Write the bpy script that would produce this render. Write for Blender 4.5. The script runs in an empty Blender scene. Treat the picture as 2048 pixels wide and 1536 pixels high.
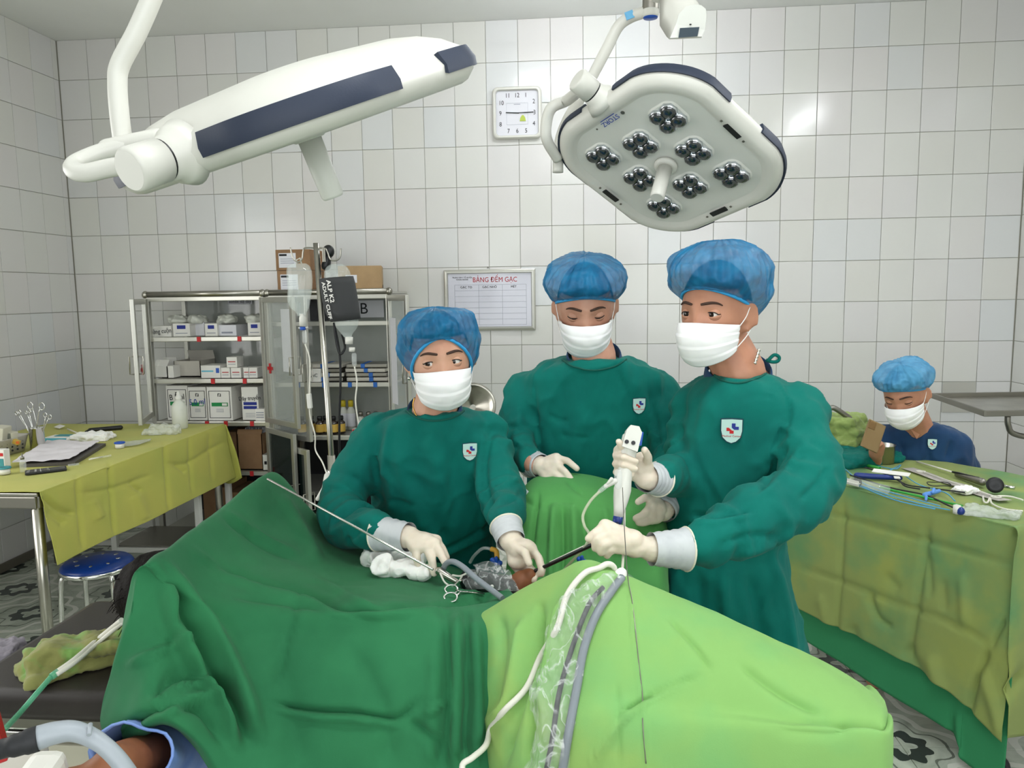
import bpy, bmesh, math, random
import numpy as np
from mathutils import Vector, Matrix, noise
random.seed(7)
SC = bpy.context.scene
COL = SC.collection
pi = math.pi
# ------------------------------------------------------------------ camera (26 mm phone lens, 2048x1536 frame)
F, CX, CY, CAMH = 1538.0, 1024.0, 768.0, 1.582
def _rot(y, p, r):
    cy, sy, cp, sp, cr, sr = math.cos(y), math.sin(y), math.cos(p), math.sin(p), math.cos(r), math.sin(r)
    Ry = np.array([[cy, 0, sy], [0, 1, 0], [-sy, 0, cy]])
    Rx = np.array([[1, 0, 0], [0, cp, -sp], [0, sp, cp]])
    Rz = np.array([[cr, -sr, 0], [sr, cr, 0], [0, 0, 1]])
    return Rz @ Rx @ Ry
RC = _rot(0.0910, 0.1176, -0.0146)
cam = bpy.data.cameras.new('camera')
cam.sensor_fit = 'HORIZONTAL'
cam.sensor_width = 36.0
cam.lens = F / 2048.0 * 36.0
cam.clip_start = 0.02
camo = bpy.data.objects.new('camera', cam)
COL.objects.link(camo)
camo.matrix_world = Matrix(((RC[0, 0], -RC[1, 0], -RC[2, 0], 0),
                            (RC[0, 2], -RC[1, 2], -RC[2, 2], 0),
                            (-RC[0, 1], RC[1, 1], RC[2, 1], CAMH), (0, 0, 0, 1)))
SC.camera = camo
def ray(px, py):
    d = RC.T @ np.array([(px - CX) / F, (py - CY) / F, 1.0])
    return Vector((d[0], d[2], -d[1]))
def P(px, py, Y):
    d = ray(px, py)
    v = d * (Y / d.y)
    v.z += CAMH
    return v
def PZ(px, py, z):
    d = ray(px, py)
    v = d * ((z - CAMH) / d.z)
    v.z += CAMH
    return v
def PX(px, py, x):
    d = ray(px, py)
    v = d * (x / d.x)
    v.z += CAMH
    return v
def proj(V):
    V = np.asarray(V, float).reshape(-1, 3)
    C = np.stack([V[:, 0], -(V[:, 2] - CAMH), V[:, 1]], 1) @ RC.T
    return np.stack([CX + F * C[:, 0] / C[:, 2], CY + F * C[:, 1] / C[:, 2]], 1)
# ------------------------------------------------------------------ room numbers (wall tiles 20 x 25 cm give the scale)
XL, XR, YB, YF, ZC = -3.384, 2.616, 4.928, -1.9, 3.25
# ------------------------------------------------------------------ world, exposure
world = bpy.data.worlds.new('daylight')
SC.world = world
world.use_nodes = True
bgn = world.node_tree.nodes['Background']
bgn.inputs[0].default_value = (0.86, 0.93, 1.0, 1)
bgn.inputs[1].default_value = 1.0
SC.view_settings.view_transform = 'Standard'
SC.view_settings.look = 'None'
SC.view_settings.exposure = -0.05
SC.view_settings.gamma = 1.0
SC.view_settings.use_curve_mapping = False
def area_light(name, loc, rot, sx, sy, power, col):
    l = bpy.data.lights.new(name, 'AREA')
    l.shape = 'RECTANGLE'
    l.size, l.size_y = sx, sy
    l.energy = power
    l.color = col
    o = bpy.data.objects.new(name, l)
    o.location = loc
    o.rotation_euler = rot
    COL.objects.link(o)
    return o
# daylight entering through the windows of the side wall and the wall behind the photographer
area_light('window_daylight_left', (XL + 0.03, 1.55, 1.72), (0, -pi / 2, 0), 1.45, 2.3, 38, (1.0, 0.985, 0.95))
area_light('window_daylight_front', (0.3, YF + 0.05, 1.75), (pi / 2, 0, 0), 4.0, 1.7, 74, (0.95, 0.98, 1.0))
# ------------------------------------------------------------------ helpers: objects
def lin(h):
    h = h.lstrip('#')
    c = [int(h[i:i + 2], 16) / 255 for i in (0, 2, 4)]
    return tuple(x / 12.92 if x <= 0.04045 else ((x + 0.055) / 1.055) ** 2.4 for x in c)
def tag(o, label=None, cat=None, group=None, kind=None):
    if label: o['label'] = label
    if cat: o['category'] = cat
    if group: o['group'] = group
    if kind: o['kind'] = kind
    return o
def empty(name, loc, label=None, cat=None, group=None, kind=None):
    o = bpy.data.objects.new(name, None)
    o.empty_display_size = 0.05
    o.location = loc
    COL.objects.link(o)
    return tag(o, label, cat, group, kind)
def put(o, parent):
    if parent is not None:
        o.parent = parent
        o.matrix_parent_inverse = wmat(parent).inverted()
    return o
def wmat(o):
    m = Matrix.LocRotScale(o.location, o.rotation_euler, o.scale)
    if o.parent is not None:
        return wmat(o.parent) @ o.matrix_parent_inverse @ m
    return m
def mesh_obj(name, V, Fc, mat, parent=None, smooth=False, mats=None, mi=None):
    me = bpy.data.meshes.new(name)
    me.from_pydata([tuple(v) for v in V], [], [tuple(f) for f in Fc])
    if smooth:
        me.polygons.foreach_set('use_smooth', [True] * len(me.polygons))
    for m in (mats or [mat]):
        me.materials.append(m)
    if mi is not None:
        me.polygons.foreach_set('material_index', mi)
    me.update()
    o = bpy.data.objects.new(name, me)
    COL.objects.link(o)
    return put(o, parent)
def auto_smooth(o, ang=35):
    me = o.data
    bm = bmesh.new(); bm.from_mesh(me)
    for f in bm.faces: f.smooth = True
    lim = math.radians(ang)
    for e in bm.edges:
        if len(e.link_faces) == 2 and e.calc_face_angle(0) > lim: e.smooth = False
    bm.to_mesh(me); bm.free()
    return o
class MB:
    """collects shapes that make up ONE part; world coordinates"""
    def __init__(s): s.v = []; s.f = []; s.sm = []; s.mi = []; s.cur = 0
    def add(s, V, Fc, smooth=False):
        b = len(s.v)
        s.v += [Vector(v) for v in V]
        s.f += [tuple(i + b for i in f) for f in Fc]
        s.sm += [smooth] * len(Fc)
        s.mi += [s.cur] * len(Fc)
        return s
    def box(s, c, size, M=None, bev=0.0):
        x, y, z = size[0] / 2, size[1] / 2, size[2] / 2
        c = Vector(c)
        if bev <= 0:
            V = [Vector((a * x, b * y, d * z)) for a in (-1, 1) for b in (-1, 1) for d in (-1, 1)]
            Fc = [(0, 1, 3, 2), (4, 6, 7, 5), (0, 4, 5, 1), (2, 3, 7, 6), (0, 2, 6, 4), (1, 5, 7, 3)]
        else:
            bm = bmesh.new(); bmesh.ops.create_cube(bm, size=1.0)
            for v in bm.verts: v.co = Vector((v.co.x * 2 * x, v.co.y * 2 * y, v.co.z * 2 * z))
            bmesh.ops.bevel(bm, geom=list(bm.edges), offset=min(bev, x * .95, y * .95, z * .95), segments=2, affect='EDGES', profile=0.6)
            bm.verts.index_update()
            V = [v.co.copy() for v in bm.verts]; Fc = [tuple(v.index for v in f.verts) for f in bm.faces]
            bm.free()
        if M is not None: V = [M @ v for v in V]
        return s.add([v + c for v in V], Fc)
    def boxm(s, M, size, bev=0.0):
        t = MB().box((0, 0, 0), size, None, bev)
        return s.add([M @ v for v in t.v], t.f)
    def tube(s, pts, r, n=10, cap=True, closed=False, flat=None):
        pts = [Vector(p) for p in pts]
        rs = r if isinstance(r, (list, tuple)) else [r] * len(pts)
        rings = []
        up = None
        m = len(pts)
        V = []
        for i in range(m):
            if closed: t = pts[(i + 1) % m] - pts[i - 1]
            else: t = pts[min(i + 1, m - 1)] - pts[max(i - 1, 0)]
            if t.length < 1e-9: t = Vector((0, 0, 1))
            t.normalize()
            if up is None:
                up = t.orthogonal().normalized()
            else:
                up = up - t * up.dot(t)
                up = up.normalized() if up.length > 1e-6 else t.orthogonal().normalized()
            w = t.cross(up)
            for k in range(n):
                a = 2 * pi * k / n
                V.append(pts[i] + (up * math.cos(a) + w * math.sin(a)) * rs[i])
        Fc = []
        for i in range(m if closed else m - 1):
            for k in range(n):
                a, b = i * n + k, i * n + (k + 1) % n
                c, d = ((i + 1) % m) * n + (k + 1) % n, ((i + 1) % m) * n + k
                Fc.append((a, b, c, d))
        s.add(V, Fc, True)
        if cap and not closed:
            b = len(s.v) - len(V)
            s.f += [tuple(b + k for k in reversed(range(n))), tuple(b + (m - 1) * n + k for k in range(n))]
            s.sm += [False, False]; s.mi += [s.cur] * 2
        return s
    def capsule(s, a, b, ra, rb, n=12, e=4):
        """tapered rod with round ends"""
        a, b = Vector(a), Vector(b)
        d = b - a
        L = d.length
        d = d / L if L > 1e-9 else Vector((0, 0, 1))
        pts, rs = [], []
        for i in range(e + 1):
            t = pi / 2 * i / e
            pts.append(a - d * ra * math.cos(t)); rs.append(max(ra * math.sin(t), 1e-4))
        for i in range(e + 1):
            t = pi / 2 * i / e
            pts.append(b + d * rb * math.sin(t)); rs.append(max(rb * math.cos(t), 1e-4))
        return s.tube(pts, rs, n)
    def chain(s, pts, rs, n=12):
        for i in range(len(pts) - 1): s.capsule(pts[i], pts[i + 1], rs[i], rs[i + 1], n)
        return s
    def lathe(s, prof, c, axis=(0, 0, 1), n=24, cap=True):
        c, ax = Vector(c), Vector(axis).normalized()
        u = ax.orthogonal().normalized(); w = ax.cross(u)
        V = []
        for (r, h) in prof:
            for k in range(n):
                a = 2 * pi * k / n
                V.append(c + ax * h + (u * math.cos(a) + w * math.sin(a)) * max(r, 1e-5))
        Fc = []
        for i in range(len(prof) - 1):
            for k in range(n):
                Fc.append((i * n + k, i * n + (k + 1) % n, (i + 1) * n + (k + 1) % n, (i + 1) * n + k))
        s.add(V, Fc, True)
        if cap:
            b = len(s.v) - len(V); m = len(prof)
            s.f += [tuple(b + k for k in reversed(range(n))), tuple(b + (m - 1) * n + k for k in range(n))]
            s.sm += [False, False]; s.mi += [s.cur] * 2
        return s
    def ell(s, c, r, M=None, n=16, m=10):
        V, Fc = [], []
        for j in range(m + 1):
            t = pi * j / m
            for k in range(n):
                a = 2 * pi * k / n
                v = Vector((r[0] * math.sin(t) * math.cos(a), r[1] * math.sin(t) * math.sin(a), r[2] * math.cos(t)))
                V.append((M @ v if M is not None else v) + Vector(c))
        for j in range(m):
            for k in range(n):
                Fc.append((j * n + k, (j + 1) * n + k, (j + 1) * n + (k + 1) % n, j * n + (k + 1) % n))
        return s.add(V, Fc, True)
    def loft(s, rings, cap=True, smooth=True):
        n = len(rings[0]); V = [Vector(p) for r in rings for p in r]; Fc = []
        for i in range(len(rings) - 1):
            for k in range(n):
                Fc.append((i * n + k, i * n + (k + 1) % n, (i + 1) * n + (k + 1) % n, (i + 1) * n + k))
        s.add(V, Fc, smooth)
        if cap:
            b = len(s.v) - len(V); m = len(rings)
            s.f += [tuple(b + k for k in reversed(range(n))), tuple(b + (m - 1) * n + k for k in range(n))]
            s.sm += [False, False]; s.mi += [s.cur] * 2
        return s
    def prism(s, pts, d):
        """flat outline pts extruded by vector d"""
        n = len(pts); d = Vector(d)
        V = [Vector(p) for p in pts] + [Vector(p) + d for p in pts]
        Fc = [tuple(reversed(range(n))), tuple(n + k for k in range(n))] + [(k, (k + 1) % n, n + (k + 1) % n, n + k) for k in range(n)]
        return s.add(V, Fc)
    def build(s, name, mat, parent=None, auto=None, fix=True):
        mats = mat if isinstance(mat, (list, tuple)) else [mat]
        o = mesh_obj(name, s.v, s.f, None, parent, mats=mats, mi=s.mi)
        o.data.polygons.foreach_set('use_smooth', s.sm)
        if fix:
            bm = bmesh.new(); bm.from_mesh(o.data)
            bmesh.ops.recalc_face_normals(bm, faces=bm.faces)
            bm.to_mesh(o.data); bm.free()
        if auto: auto_smooth(o, auto)
        return o
def copy_tree(o, parent=None):
    c = o.copy(); COL.objects.link(c)
    if parent is not None: c.parent = parent
    for ch in list(o.children): copy_tree(ch, c)
    return c
def frame(o, x, y=None, z=None):
    """matrix from origin and axes"""
    x = Vector(x).normalized()
    if z is not None:
        z = Vector(z); z = (z - x * z.dot(x)).normalized(); y = z.cross(x)
    else:
        y = Vector(y); y = (y - x * y.dot(x)).normalized(); z = x.cross(y)
    M = Matrix((x, y, z)).transposed().to_4x4()
    M.translation = Vector(o)
    return M
def crom(pts, k=6, closed=False):
    """smooth curve through points"""
    p = [Vector(q) for q in pts]
    n = len(p); out = []
    for i in range(n if closed else n - 1):
        if closed: a, b, c, d = p[i - 1], p[i], p[(i + 1) % n], p[(i + 2) % n]
        else: a, b, c, d = p[max(i - 1, 0)], p[i], p[i + 1], p[min(i + 2, n - 1)]
        for j in range(k):
            t = j / k
            out.append(0.5 * ((2 * b) + (c - a) * t + (2 * a - 5 * b + 4 * c - d) * t * t + (3 * b - a - 3 * c + d) * t ** 3))
    if not closed: out.append(p[-1])
    return out
def text(name, s, size, mat, parent, M, ext=0.0004, align='CENTER', sx=1.0, bold=0.0):
    cu = bpy.data.curves.new(name, 'FONT')
    cu.body = s; cu.size = size; cu.extrude = ext; cu.align_x = align; cu.align_y = 'CENTER'
    cu.offset = bold; cu.resolution_u = 3
    o = bpy.data.objects.new(name + '_tmp', cu); COL.objects.link(o)
    dg = bpy.context.evaluated_depsgraph_get()
    me = bpy.data.meshes.new_from_object(o.evaluated_get(dg))
    bpy.data.objects.remove(o)
    me.transform(M @ Matrix.Diagonal((sx, 1, 1, 1)))
    me.materials.clear(); me.materials.append(mat); me.name = name
    r = bpy.data.objects.new(name, me); COL.objects.link(r)
    return put(r, parent)
# ------------------------------------------------------------------ helpers: fused skins, cloth
def fuse(mb, voxel, smooth=3, keep=None):
    """one continuous closed skin around overlapping shapes -> vertex array, faces"""
    me = bpy.data.meshes.new('tmp'); me.from_pydata([tuple(v) for v in mb.v], [], mb.f)
    bm = bmesh.new(); bm.from_mesh(me); bmesh.ops.recalc_face_normals(bm, faces=bm.faces); bm.to_mesh(me); bm.free()
    o = bpy.data.objects.new('tmp', me); COL.objects.link(o)
    m = o.modifiers.new('r', 'REMESH'); m.mode = 'VOXEL'; m.voxel_size = voxel; m.adaptivity = 0
    dg = bpy.context.evaluated_depsgraph_get()
    em = bpy.data.meshes.new_from_object(o.evaluated_get(dg))
    bpy.data.objects.remove(o); bpy.data.meshes.remove(me)
    n = len(em.vertices); V = np.empty(n * 3); em.vertices.foreach_get('co', V); V = V.reshape(-1, 3)
    Fc = [tuple(p.vertices) for p in em.polygons]
    E = np.empty(len(em.edges) * 2, int); em.edges.foreach_get('vertices', E); E = E.reshape(-1, 2)
    bpy.data.meshes.remove(em)
    V = smooth_v(V, E, smooth)
    return V, Fc, E
def smooth_v(V, E, it, w=0.6):
    deg = np.zeros(len(V)); np.add.at(deg, E[:, 0], 1); np.add.at(deg, E[:, 1], 1)
    deg = np.maximum(deg, 1)
    for _ in range(it):
        S = np.zeros_like(V)
        for c in range(3):
            S[:, c] = np.bincount(E[:, 0], V[E[:, 1], c], len(V)) + np.bincount(E[:, 1], V[E[:, 0], c], len(V))
        V = V + w * (S / deg[:, None] - V)
    return V
def vnormals(V, Fc):
    Q = np.array([f[:4] if len(f) >= 4 else (f[0], f[1], f[2], f[2]) for f in Fc])
    n = np.cross(V[Q[:, 2]] - V[Q[:, 0]], V[Q[:, 3]] - V[Q[:, 1]])
    z = (np.abs(n).sum(1) < 1e-14)
    N = np.zeros_like(V)
    for k in range(4):
        for c in range(3): N[:, c] += np.bincount(Q[:, k], n[:, c], len(V))
    return N / np.maximum(np.linalg.norm(N, axis=1), 1e-12)[:, None]
def seg_dist(Pt, poly):
    """distance of 2-D points to a polyline and position along it"""
    best = np.full(len(Pt), 1e9); along = np.zeros(len(Pt)); tot = 0
    poly = np.array(poly, float)
    Ls = np.linalg.norm(poly[1:] - poly[:-1], axis=1); T = Ls.sum()
    for i in range(len(poly) - 1):
        a, b = poly[i], poly[i + 1]; d = b - a; L2 = (d * d).sum()
        t = np.clip(((Pt - a) @ d) / L2, 0, 1)
        q = a + t[:, None] * d
        r = np.linalg.norm(Pt - q, axis=1)
        m = r < best
        best[m] = r[m]; along[m] = (tot + t[m] * Ls[i]) / T
        tot += Ls[i]
    return best, along
def folds(V, N, lst, facing=True):
    """real creases and ridges: (polyline, width, height) laid where they run on the cloth"""
    V = V.copy()
    UV = proj(V)
    if facing:
        cv = np.array([0, 0, CAMH]) - V
        fm = np.clip(((cv * N).sum(1) / np.linalg.norm(cv, axis=1)) * 2.5 + 0.2, 0, 1)
    else: fm = np.ones(len(V))
    for it in lst:
        poly, w, h = it[:3]
        poly = [tuple(q) for q in poly]
        if len(poly) > 2: poly = [(q.x, q.y) for q in crom([Vector((a, b, 0)) for a, b in poly], 5)]
        d, al = seg_dist(UV, poly)
        g = np.exp(-(d / w) ** 2) * np.clip(np.minimum(al, 1 - al) * 6 + 0.25, 0, 1)
        V += N * (h * g * fm)[:, None]
    return V
def nz(V, sc, seed=0.0):
    """smooth noise per vertex, sc = frequency per axis"""
    o = Vector((seed * 7.3, seed * 3.1, seed * 5.7))
    return np.array([noise.noise(Vector((v[0] * sc[0], v[1] * sc[1], v[2] * sc[2])) + o) for v in V])
def crinkle(V, N, amp, sc, seed=0.0):
    a = nz(V, sc, seed)
    r = 1 - np.abs(a) * 2.2
    return V + N * (amp * r)[:, None]
def grid_mesh(G):
    """rows x cols x 3 -> V, F"""
    R, C = G.shape[:2]
    Fc = [(i * C + j, i * C + j + 1, (i + 1) * C + j + 1, (i + 1) * C + j) for i in range(R - 1) for j in range(C - 1)]
    return G.reshape(-1, 3), Fc
def dense(rows, k=8, l=8):
    """Catmull-Rom surface through a coarse grid of points"""
    A = [np.array(crom(r, k)) for r in rows]
    A = np.array(A)
    B = np.array([np.array(crom([Vector(p) for p in A[:, j]], l)) for j in range(A.shape[1])])
    return B.transpose(1, 0, 2)
def sheet(name, rows, mat, parent=None, k=8, l=8, fl=(), noises=(), thick=0.003, flip=False, pre=None):
    G = dense(rows, k, l)
    V, Fc = grid_mesh(G)
    if flip: Fc = [tuple(reversed(f)) for f in Fc]
    N = vnormals(V, Fc)
    for (a, sc, sd) in noises: V = V + N * (a * nz(V, sc, sd))[:, None]
    if noises: N = vnormals(V, Fc)
    if fl: V = folds(V, N, fl, False)
    if pre: V = pre(V)
    o = mesh_obj(name, V, Fc, mat, parent, True)
    if thick:
        m = o.modifiers.new('thickness', 'SOLIDIFY'); m.thickness = thick; m.offset = -1
    return o
# ------------------------------------------------------------------ materials (all procedural)
def mk(name, col, rough=0.5, metal=0.0, bump=None, var=None, alpha=1.0, trans=0.0, ior=1.45, sheen=0.0, sss=0.0, coat=0.0, emit=None, spec=0.5, wave=None, var2=None):
    m = bpy.data.materials.new(name); m.use_nodes = True
    nt = m.node_tree; N, L = nt.nodes, nt.links
    b = N['Principled BSDF']
    c = lin(col) if isinstance(col, str) else col
    b.inputs['Base Color'].default_value = (*c, 1)
    b.inputs['Roughness'].default_value = rough
    b.inputs['Metallic'].default_value = metal
    b.inputs['IOR'].default_value = ior
    b.inputs['Alpha'].default_value = alpha
    b.inputs['Transmission Weight'].default_value = trans
    b.inputs['Specular IOR Level'].default_value = spec
    if sheen:
        b.inputs['Sheen Weight'].default_value = sheen; b.inputs['Sheen Roughness'].default_value = 0.5
    if sss:
        b.inputs['Subsurface Weight'].default_value = sss; b.inputs['Subsurface Scale'].default_value = 0.01
        b.inputs['Subsurface Radius'].default_value = (1.0, 0.4, 0.2)
    if coat:
        b.inputs['Coat Weight'].default_value = coat; b.inputs['Coat Roughness'].default_value = 0.05
    if emit:
        b.inputs['Emission Color'].default_value = (*lin(emit[0]), 1); b.inputs['Emission Strength'].default_value = emit[1]
    geo = None
    if bump or var or wave:
        geo = N.new('ShaderNodeTexCoord')
    last = None
    for vv in (var, var2):
        if not vv: continue
        sc, col2, lo, hi = vv[:4]
        t = N.new('ShaderNodeTexNoise'); t.inputs['Scale'].default_value = sc; t.inputs['Detail'].default_value = 4
        L.new(geo.outputs['Object'], t.inputs['Vector'])
        r = N.new('ShaderNodeMapRange'); r.inputs[1].default_value = lo; r.inputs[2].default_value = hi
        L.new(t.outputs[0], r.inputs[0])
        x = N.new('ShaderNodeMix'); x.data_type = 'RGBA'
        if last is None: x.inputs[6].default_value = (*c, 1)
        else: L.new(last, x.inputs[6])
        x.inputs[7].default_value = (*lin(col2), 1)
        L.new(r.outputs[0], x.inputs[0]); L.new(x.outputs[2], b.inputs['Base Color'])
        last = x.outputs[2]
    if bump:
        sc, st = bump[:2]
        t = N.new('ShaderNodeTexNoise'); t.inputs['Scale'].default_value = sc; t.inputs['Detail'].default_value = 5
        L.new(geo.outputs['Object'], t.inputs['Vector'])
        u = N.new('ShaderNodeBump'); u.inputs['Strength'].default_value = st; u.inputs['Distance'].default_value = bump[2] if len(bump) > 2 else 0.002
        L.new(t.outputs[0], u.inputs['Height']); L.new(u.outputs[0], b.inputs['Normal'])
    return m
MT = {}
MT['grout'] = mk('grout', '#aeac9f', 0.9, bump=(60, 0.3))
MT['ceiling'] = mk('ceiling_paint', '#eff0ee', 0.85, var=(1.2, '#e9eae7', 0.4, 0.7))
MT['white_plastic'] = mk('white_plastic', '#d9d8d0', 0.38)
MT['lamp_white'] = mk('lamp_enamel', '#d2d1c9', 0.36, var=(3, '#cccbc3', 0.4, 0.7))
MT['lamp_under'] = mk('lamp_underside', '#d0d1ca', 0.45)
MT['rubber_blue'] = mk('navy_rubber', '#262f42', 0.55, bump=(300, 0.1))
MT['black'] = mk('black_plastic', '#161719', 0.4)
MT['black_soft'] = mk('black_rubber', '#222326', 0.6)
MT['steel'] = mk('stainless_steel', '#b5b2a8', 0.28, 1.0, var=(6, '#97948b', 0.4, 0.7))
MT['steel_dull'] = mk('dull_steel', '#8f8c84', 0.42, 1.0)
MT['chrome'] = mk('chrome', '#d8d8d4', 0.12, 1.0)
MT['alu'] = mk('aluminium', '#c4c3bb', 0.35, 0.75)
MT['glass'] = mk('cabinet_glass', '#dfe6e2', 0.03, alpha=0.16, spec=0.8)
MT['glass_dark'] = mk('dark_tinted_glass', '#16221f', 0.08, alpha=0.9, spec=0.7)
MT['lens'] = mk('lamp_lens', '#20252b', 0.06, spec=1.0, coat=1.0)
MT['lens_clear'] = mk('lens_rim', '#c9ced2', 0.05, 0.9)
MT['gown'] = mk('green_gown_cotton', '#006b60', 0.85, bump=(420, 0.12, 0.001), var=(7, '#005f57', 0.42, 0.7), sheen=0.03, spec=0.25)
MT['gown_dark'] = mk('seam_green', '#04574b', 0.85)
MT['navy'] = mk('navy_scrubs', '#0b3a62', 0.85, bump=(420, 0.12, 0.001), var=(9, '#0a3156', 0.4, 0.7), sheen=0.1)
MT['drape_dark'] = mk('dark_green_drape', '#2a7248', 0.85, bump=(500, 0.12, 0.001), var=(5, '#226540', 0.42, 0.72), sheen=0.05, spec=0.3)
MT['drape_mid'] = mk('mid_green_drape', '#559a52', 0.85, bump=(500, 0.12, 0.001), var=(4, '#478d4c', 0.42, 0.68), sheen=0.05, spec=0.3)
MT['drape_light'] = mk('light_green_drape', '#82b063', 0.85, bump=(500, 0.12, 0.001), var=(3.2, '#9ab05c', 0.46, 0.74), var2=(6, '#78af68', 0.5, 0.7), sheen=0.05, spec=0.3)
MT['cloth_yellow'] = mk('olive_yellow_cloth', '#b3b153', 0.85, bump=(450, 0.12, 0.001), var=(4, '#a9ad50', 0.42, 0.7), sheen=0.1)
MT['cloth_olive'] = mk('olive_green_cloth', '#869355', 0.85, bump=(450, 0.12, 0.001), var=(2.6, '#618c5c', 0.47, 0.64), var2=(5, '#909a52', 0.5, 0.75), sheen=0.05, spec=0.3)
MT['cloth_green2'] = mk('green_underskirt', '#2b8052', 0.85, bump=(450, 0.12, 0.001))
MT['towel_green'] = mk('yellow_green_towel', '#8fa35c', 0.9, bump=(350, 0.25, 0.0015), sheen=0.2)
MT['wrap_olive'] = mk('olive_head_wrap', '#8b8b50', 0.9, bump=(350, 0.2, 0.0015), var=(14, '#79a052', 0.55, 0.68), sheen=0.15)
MT['glove'] = mk('latex_glove', '#e3d6c4', 0.5, bump=(90, 0.2, 0.002), var=(30, '#dacbb8', 0.45, 0.7), sss=0.12)
MT['cuff'] = mk('glove_cuff', '#c6c9cb', 0.5, bump=(70, 0.25, 0.002), var=(25, '#b9bcc0', 0.45, 0.7))
MT['cuff_edge'] = mk('glove_roll', '#e6e0cc', 0.5)
MT['mask'] = mk('white_mask', '#f5f3f2', 0.8, bump=(260, 0.08, 0.001), sss=0.05)
MT['elastic'] = mk('white_elastic', '#f0efec', 0.7)
MT['cap'] = mk('blue_bouffant', '#127cae', 0.5, bump=(60, 0.5, 0.005), var=(26, '#0a6494', 0.38, 0.62), alpha=0.68)
MT['cap_pale'] = mk('pale_blue_bouffant', '#5aa9d6', 0.6, bump=(70, 0.35, 0.004), var=(22, '#3d8dbd', 0.4, 0.65), alpha=0.68)
MT['cap_band'] = mk('cap_elastic', '#2f9ad4', 0.6)
MT['hair'] = mk('black_hair', '#120e0b', 0.7, bump=(160, 0.6, 0.004), spec=0.15)
MT['brow'] = mk('eyebrow_hair', '#4a3a33', 0.9, spec=0.1)
MT['eye_white'] = mk('eye_white', '#d9d2ca', 0.15)
MT['iris'] = mk('dark_iris', '#1f130c', 0.08)
MT['lash'] = mk('lash_line', '#1b1411', 0.7)
MT['skin_w'] = mk('skin_light', '#c99a80', 0.5, bump=(220, 0.05, 0.001), var=(16, '#bf8b72', 0.42, 0.7), sss=0.12)
MT['skin_m'] = mk('skin_medium', '#c09079', 0.5, bump=(220, 0.05, 0.001), var=(16, '#b37f68', 0.42, 0.7), sss=0.12)
MT['skin_r'] = mk('skin_tan', '#b98469', 0.5, bump=(220, 0.05, 0.001), var=(16, '#ab765d', 0.42, 0.7), sss=0.12)
MT['skin_p'] = mk('skin_brown', '#8a5536', 0.55, bump=(120, 0.12, 0.001), var=(20, '#7a4a2e', 0.42, 0.7), sss=0.1)
MT['gold'] = mk('gold', '#c99a4a', 0.25, 1.0)
MT['silver'] = mk('silver', '#cfccc0', 0.2, 1.0)
MT['paper'] = mk('paper', '#dcdce2', 0.7)
MT['white'] = mk('white_card', '#e6e4de', 0.7)
MT['gauze'] = mk('white_gauze', '#f2f1ec', 0.9, bump=(180, 0.3, 0.002), sss=0.1)
MT['red_tape'] = mk('red_tape', '#c2262a', 0.55)
MT['blue_tape'] = mk('blue_tape', '#1d5fb0', 0.55)
MT['ink_red'] = mk('red_ink', '#b5272b', 0.7)
MT['ink'] = mk('black_ink', '#202124', 0.7)
MT['ink_blue'] = mk('blue_ink', '#23409a', 0.7)
MT['ink_grey'] = mk('grey_ink', '#8f93a0', 0.7)
MT['ink_green'] = mk('green_print', '#1d8a4a', 0.7)
MT['navy_print'] = mk('navy_print', '#27348b', 0.7)
MT['card'] = mk('brown_cardboard', '#937253', 0.85, var=(12, '#87684b', 0.4, 0.7))
MT['card_pale'] = mk('pale_cardboard', '#a98d68', 0.85, var=(12, '#9d8260', 0.4, 0.7))
MT['card_dark'] = mk('inside_cardboard', '#6e553f', 0.9)
MT['vinyl'] = mk('black_vinyl', '#26211f', 0.42, bump=(300, 0.15, 0.001), var=(4, '#2f2926', 0.45, 0.7))
MT['blue_vinyl'] = mk('blue_vinyl', '#0c3277', 0.28, bump=(120, 0.05, 0.001))
MT['white_paint'] = mk('white_painted_steel', '#cfcfca', 0.45)
MT['cream_paint'] = mk('worn_cream_paint', '#b9b5a2', 0.55, var=(18, '#4a443a', 0.62, 0.70))
MT['clear'] = mk('clear_plastic', '#eef2f0', 0.06, alpha=0.22, spec=0.8)
MT['film'] = mk('clear_film', '#f2f6f4', 0.06, alpha=0.20, spec=1.0, coat=0.6, bump=(70, 0.9, 0.006))
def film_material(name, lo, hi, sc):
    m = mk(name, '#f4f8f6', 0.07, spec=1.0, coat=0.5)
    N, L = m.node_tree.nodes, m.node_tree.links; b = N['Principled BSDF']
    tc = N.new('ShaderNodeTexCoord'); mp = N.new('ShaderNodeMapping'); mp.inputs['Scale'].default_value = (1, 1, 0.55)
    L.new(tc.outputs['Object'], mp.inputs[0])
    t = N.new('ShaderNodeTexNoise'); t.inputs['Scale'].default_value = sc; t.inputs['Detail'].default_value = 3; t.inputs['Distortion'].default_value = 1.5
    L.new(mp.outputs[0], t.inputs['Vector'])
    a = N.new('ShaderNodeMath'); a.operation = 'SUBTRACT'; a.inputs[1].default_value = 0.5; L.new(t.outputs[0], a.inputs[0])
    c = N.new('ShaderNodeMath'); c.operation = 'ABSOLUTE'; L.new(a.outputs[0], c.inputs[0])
    r = N.new('ShaderNodeMapRange'); r.inputs[1].default_value = 0.0; r.inputs[2].default_value = 0.05; r.inputs[3].default_value = hi; r.inputs[4].default_value = lo  # fold lines made more opaque, also painting in the film's white glints
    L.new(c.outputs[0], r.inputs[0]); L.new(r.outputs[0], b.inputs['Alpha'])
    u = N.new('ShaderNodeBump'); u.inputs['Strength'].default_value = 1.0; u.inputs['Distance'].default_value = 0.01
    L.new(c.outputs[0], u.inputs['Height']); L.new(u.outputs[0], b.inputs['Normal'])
    return m
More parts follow.
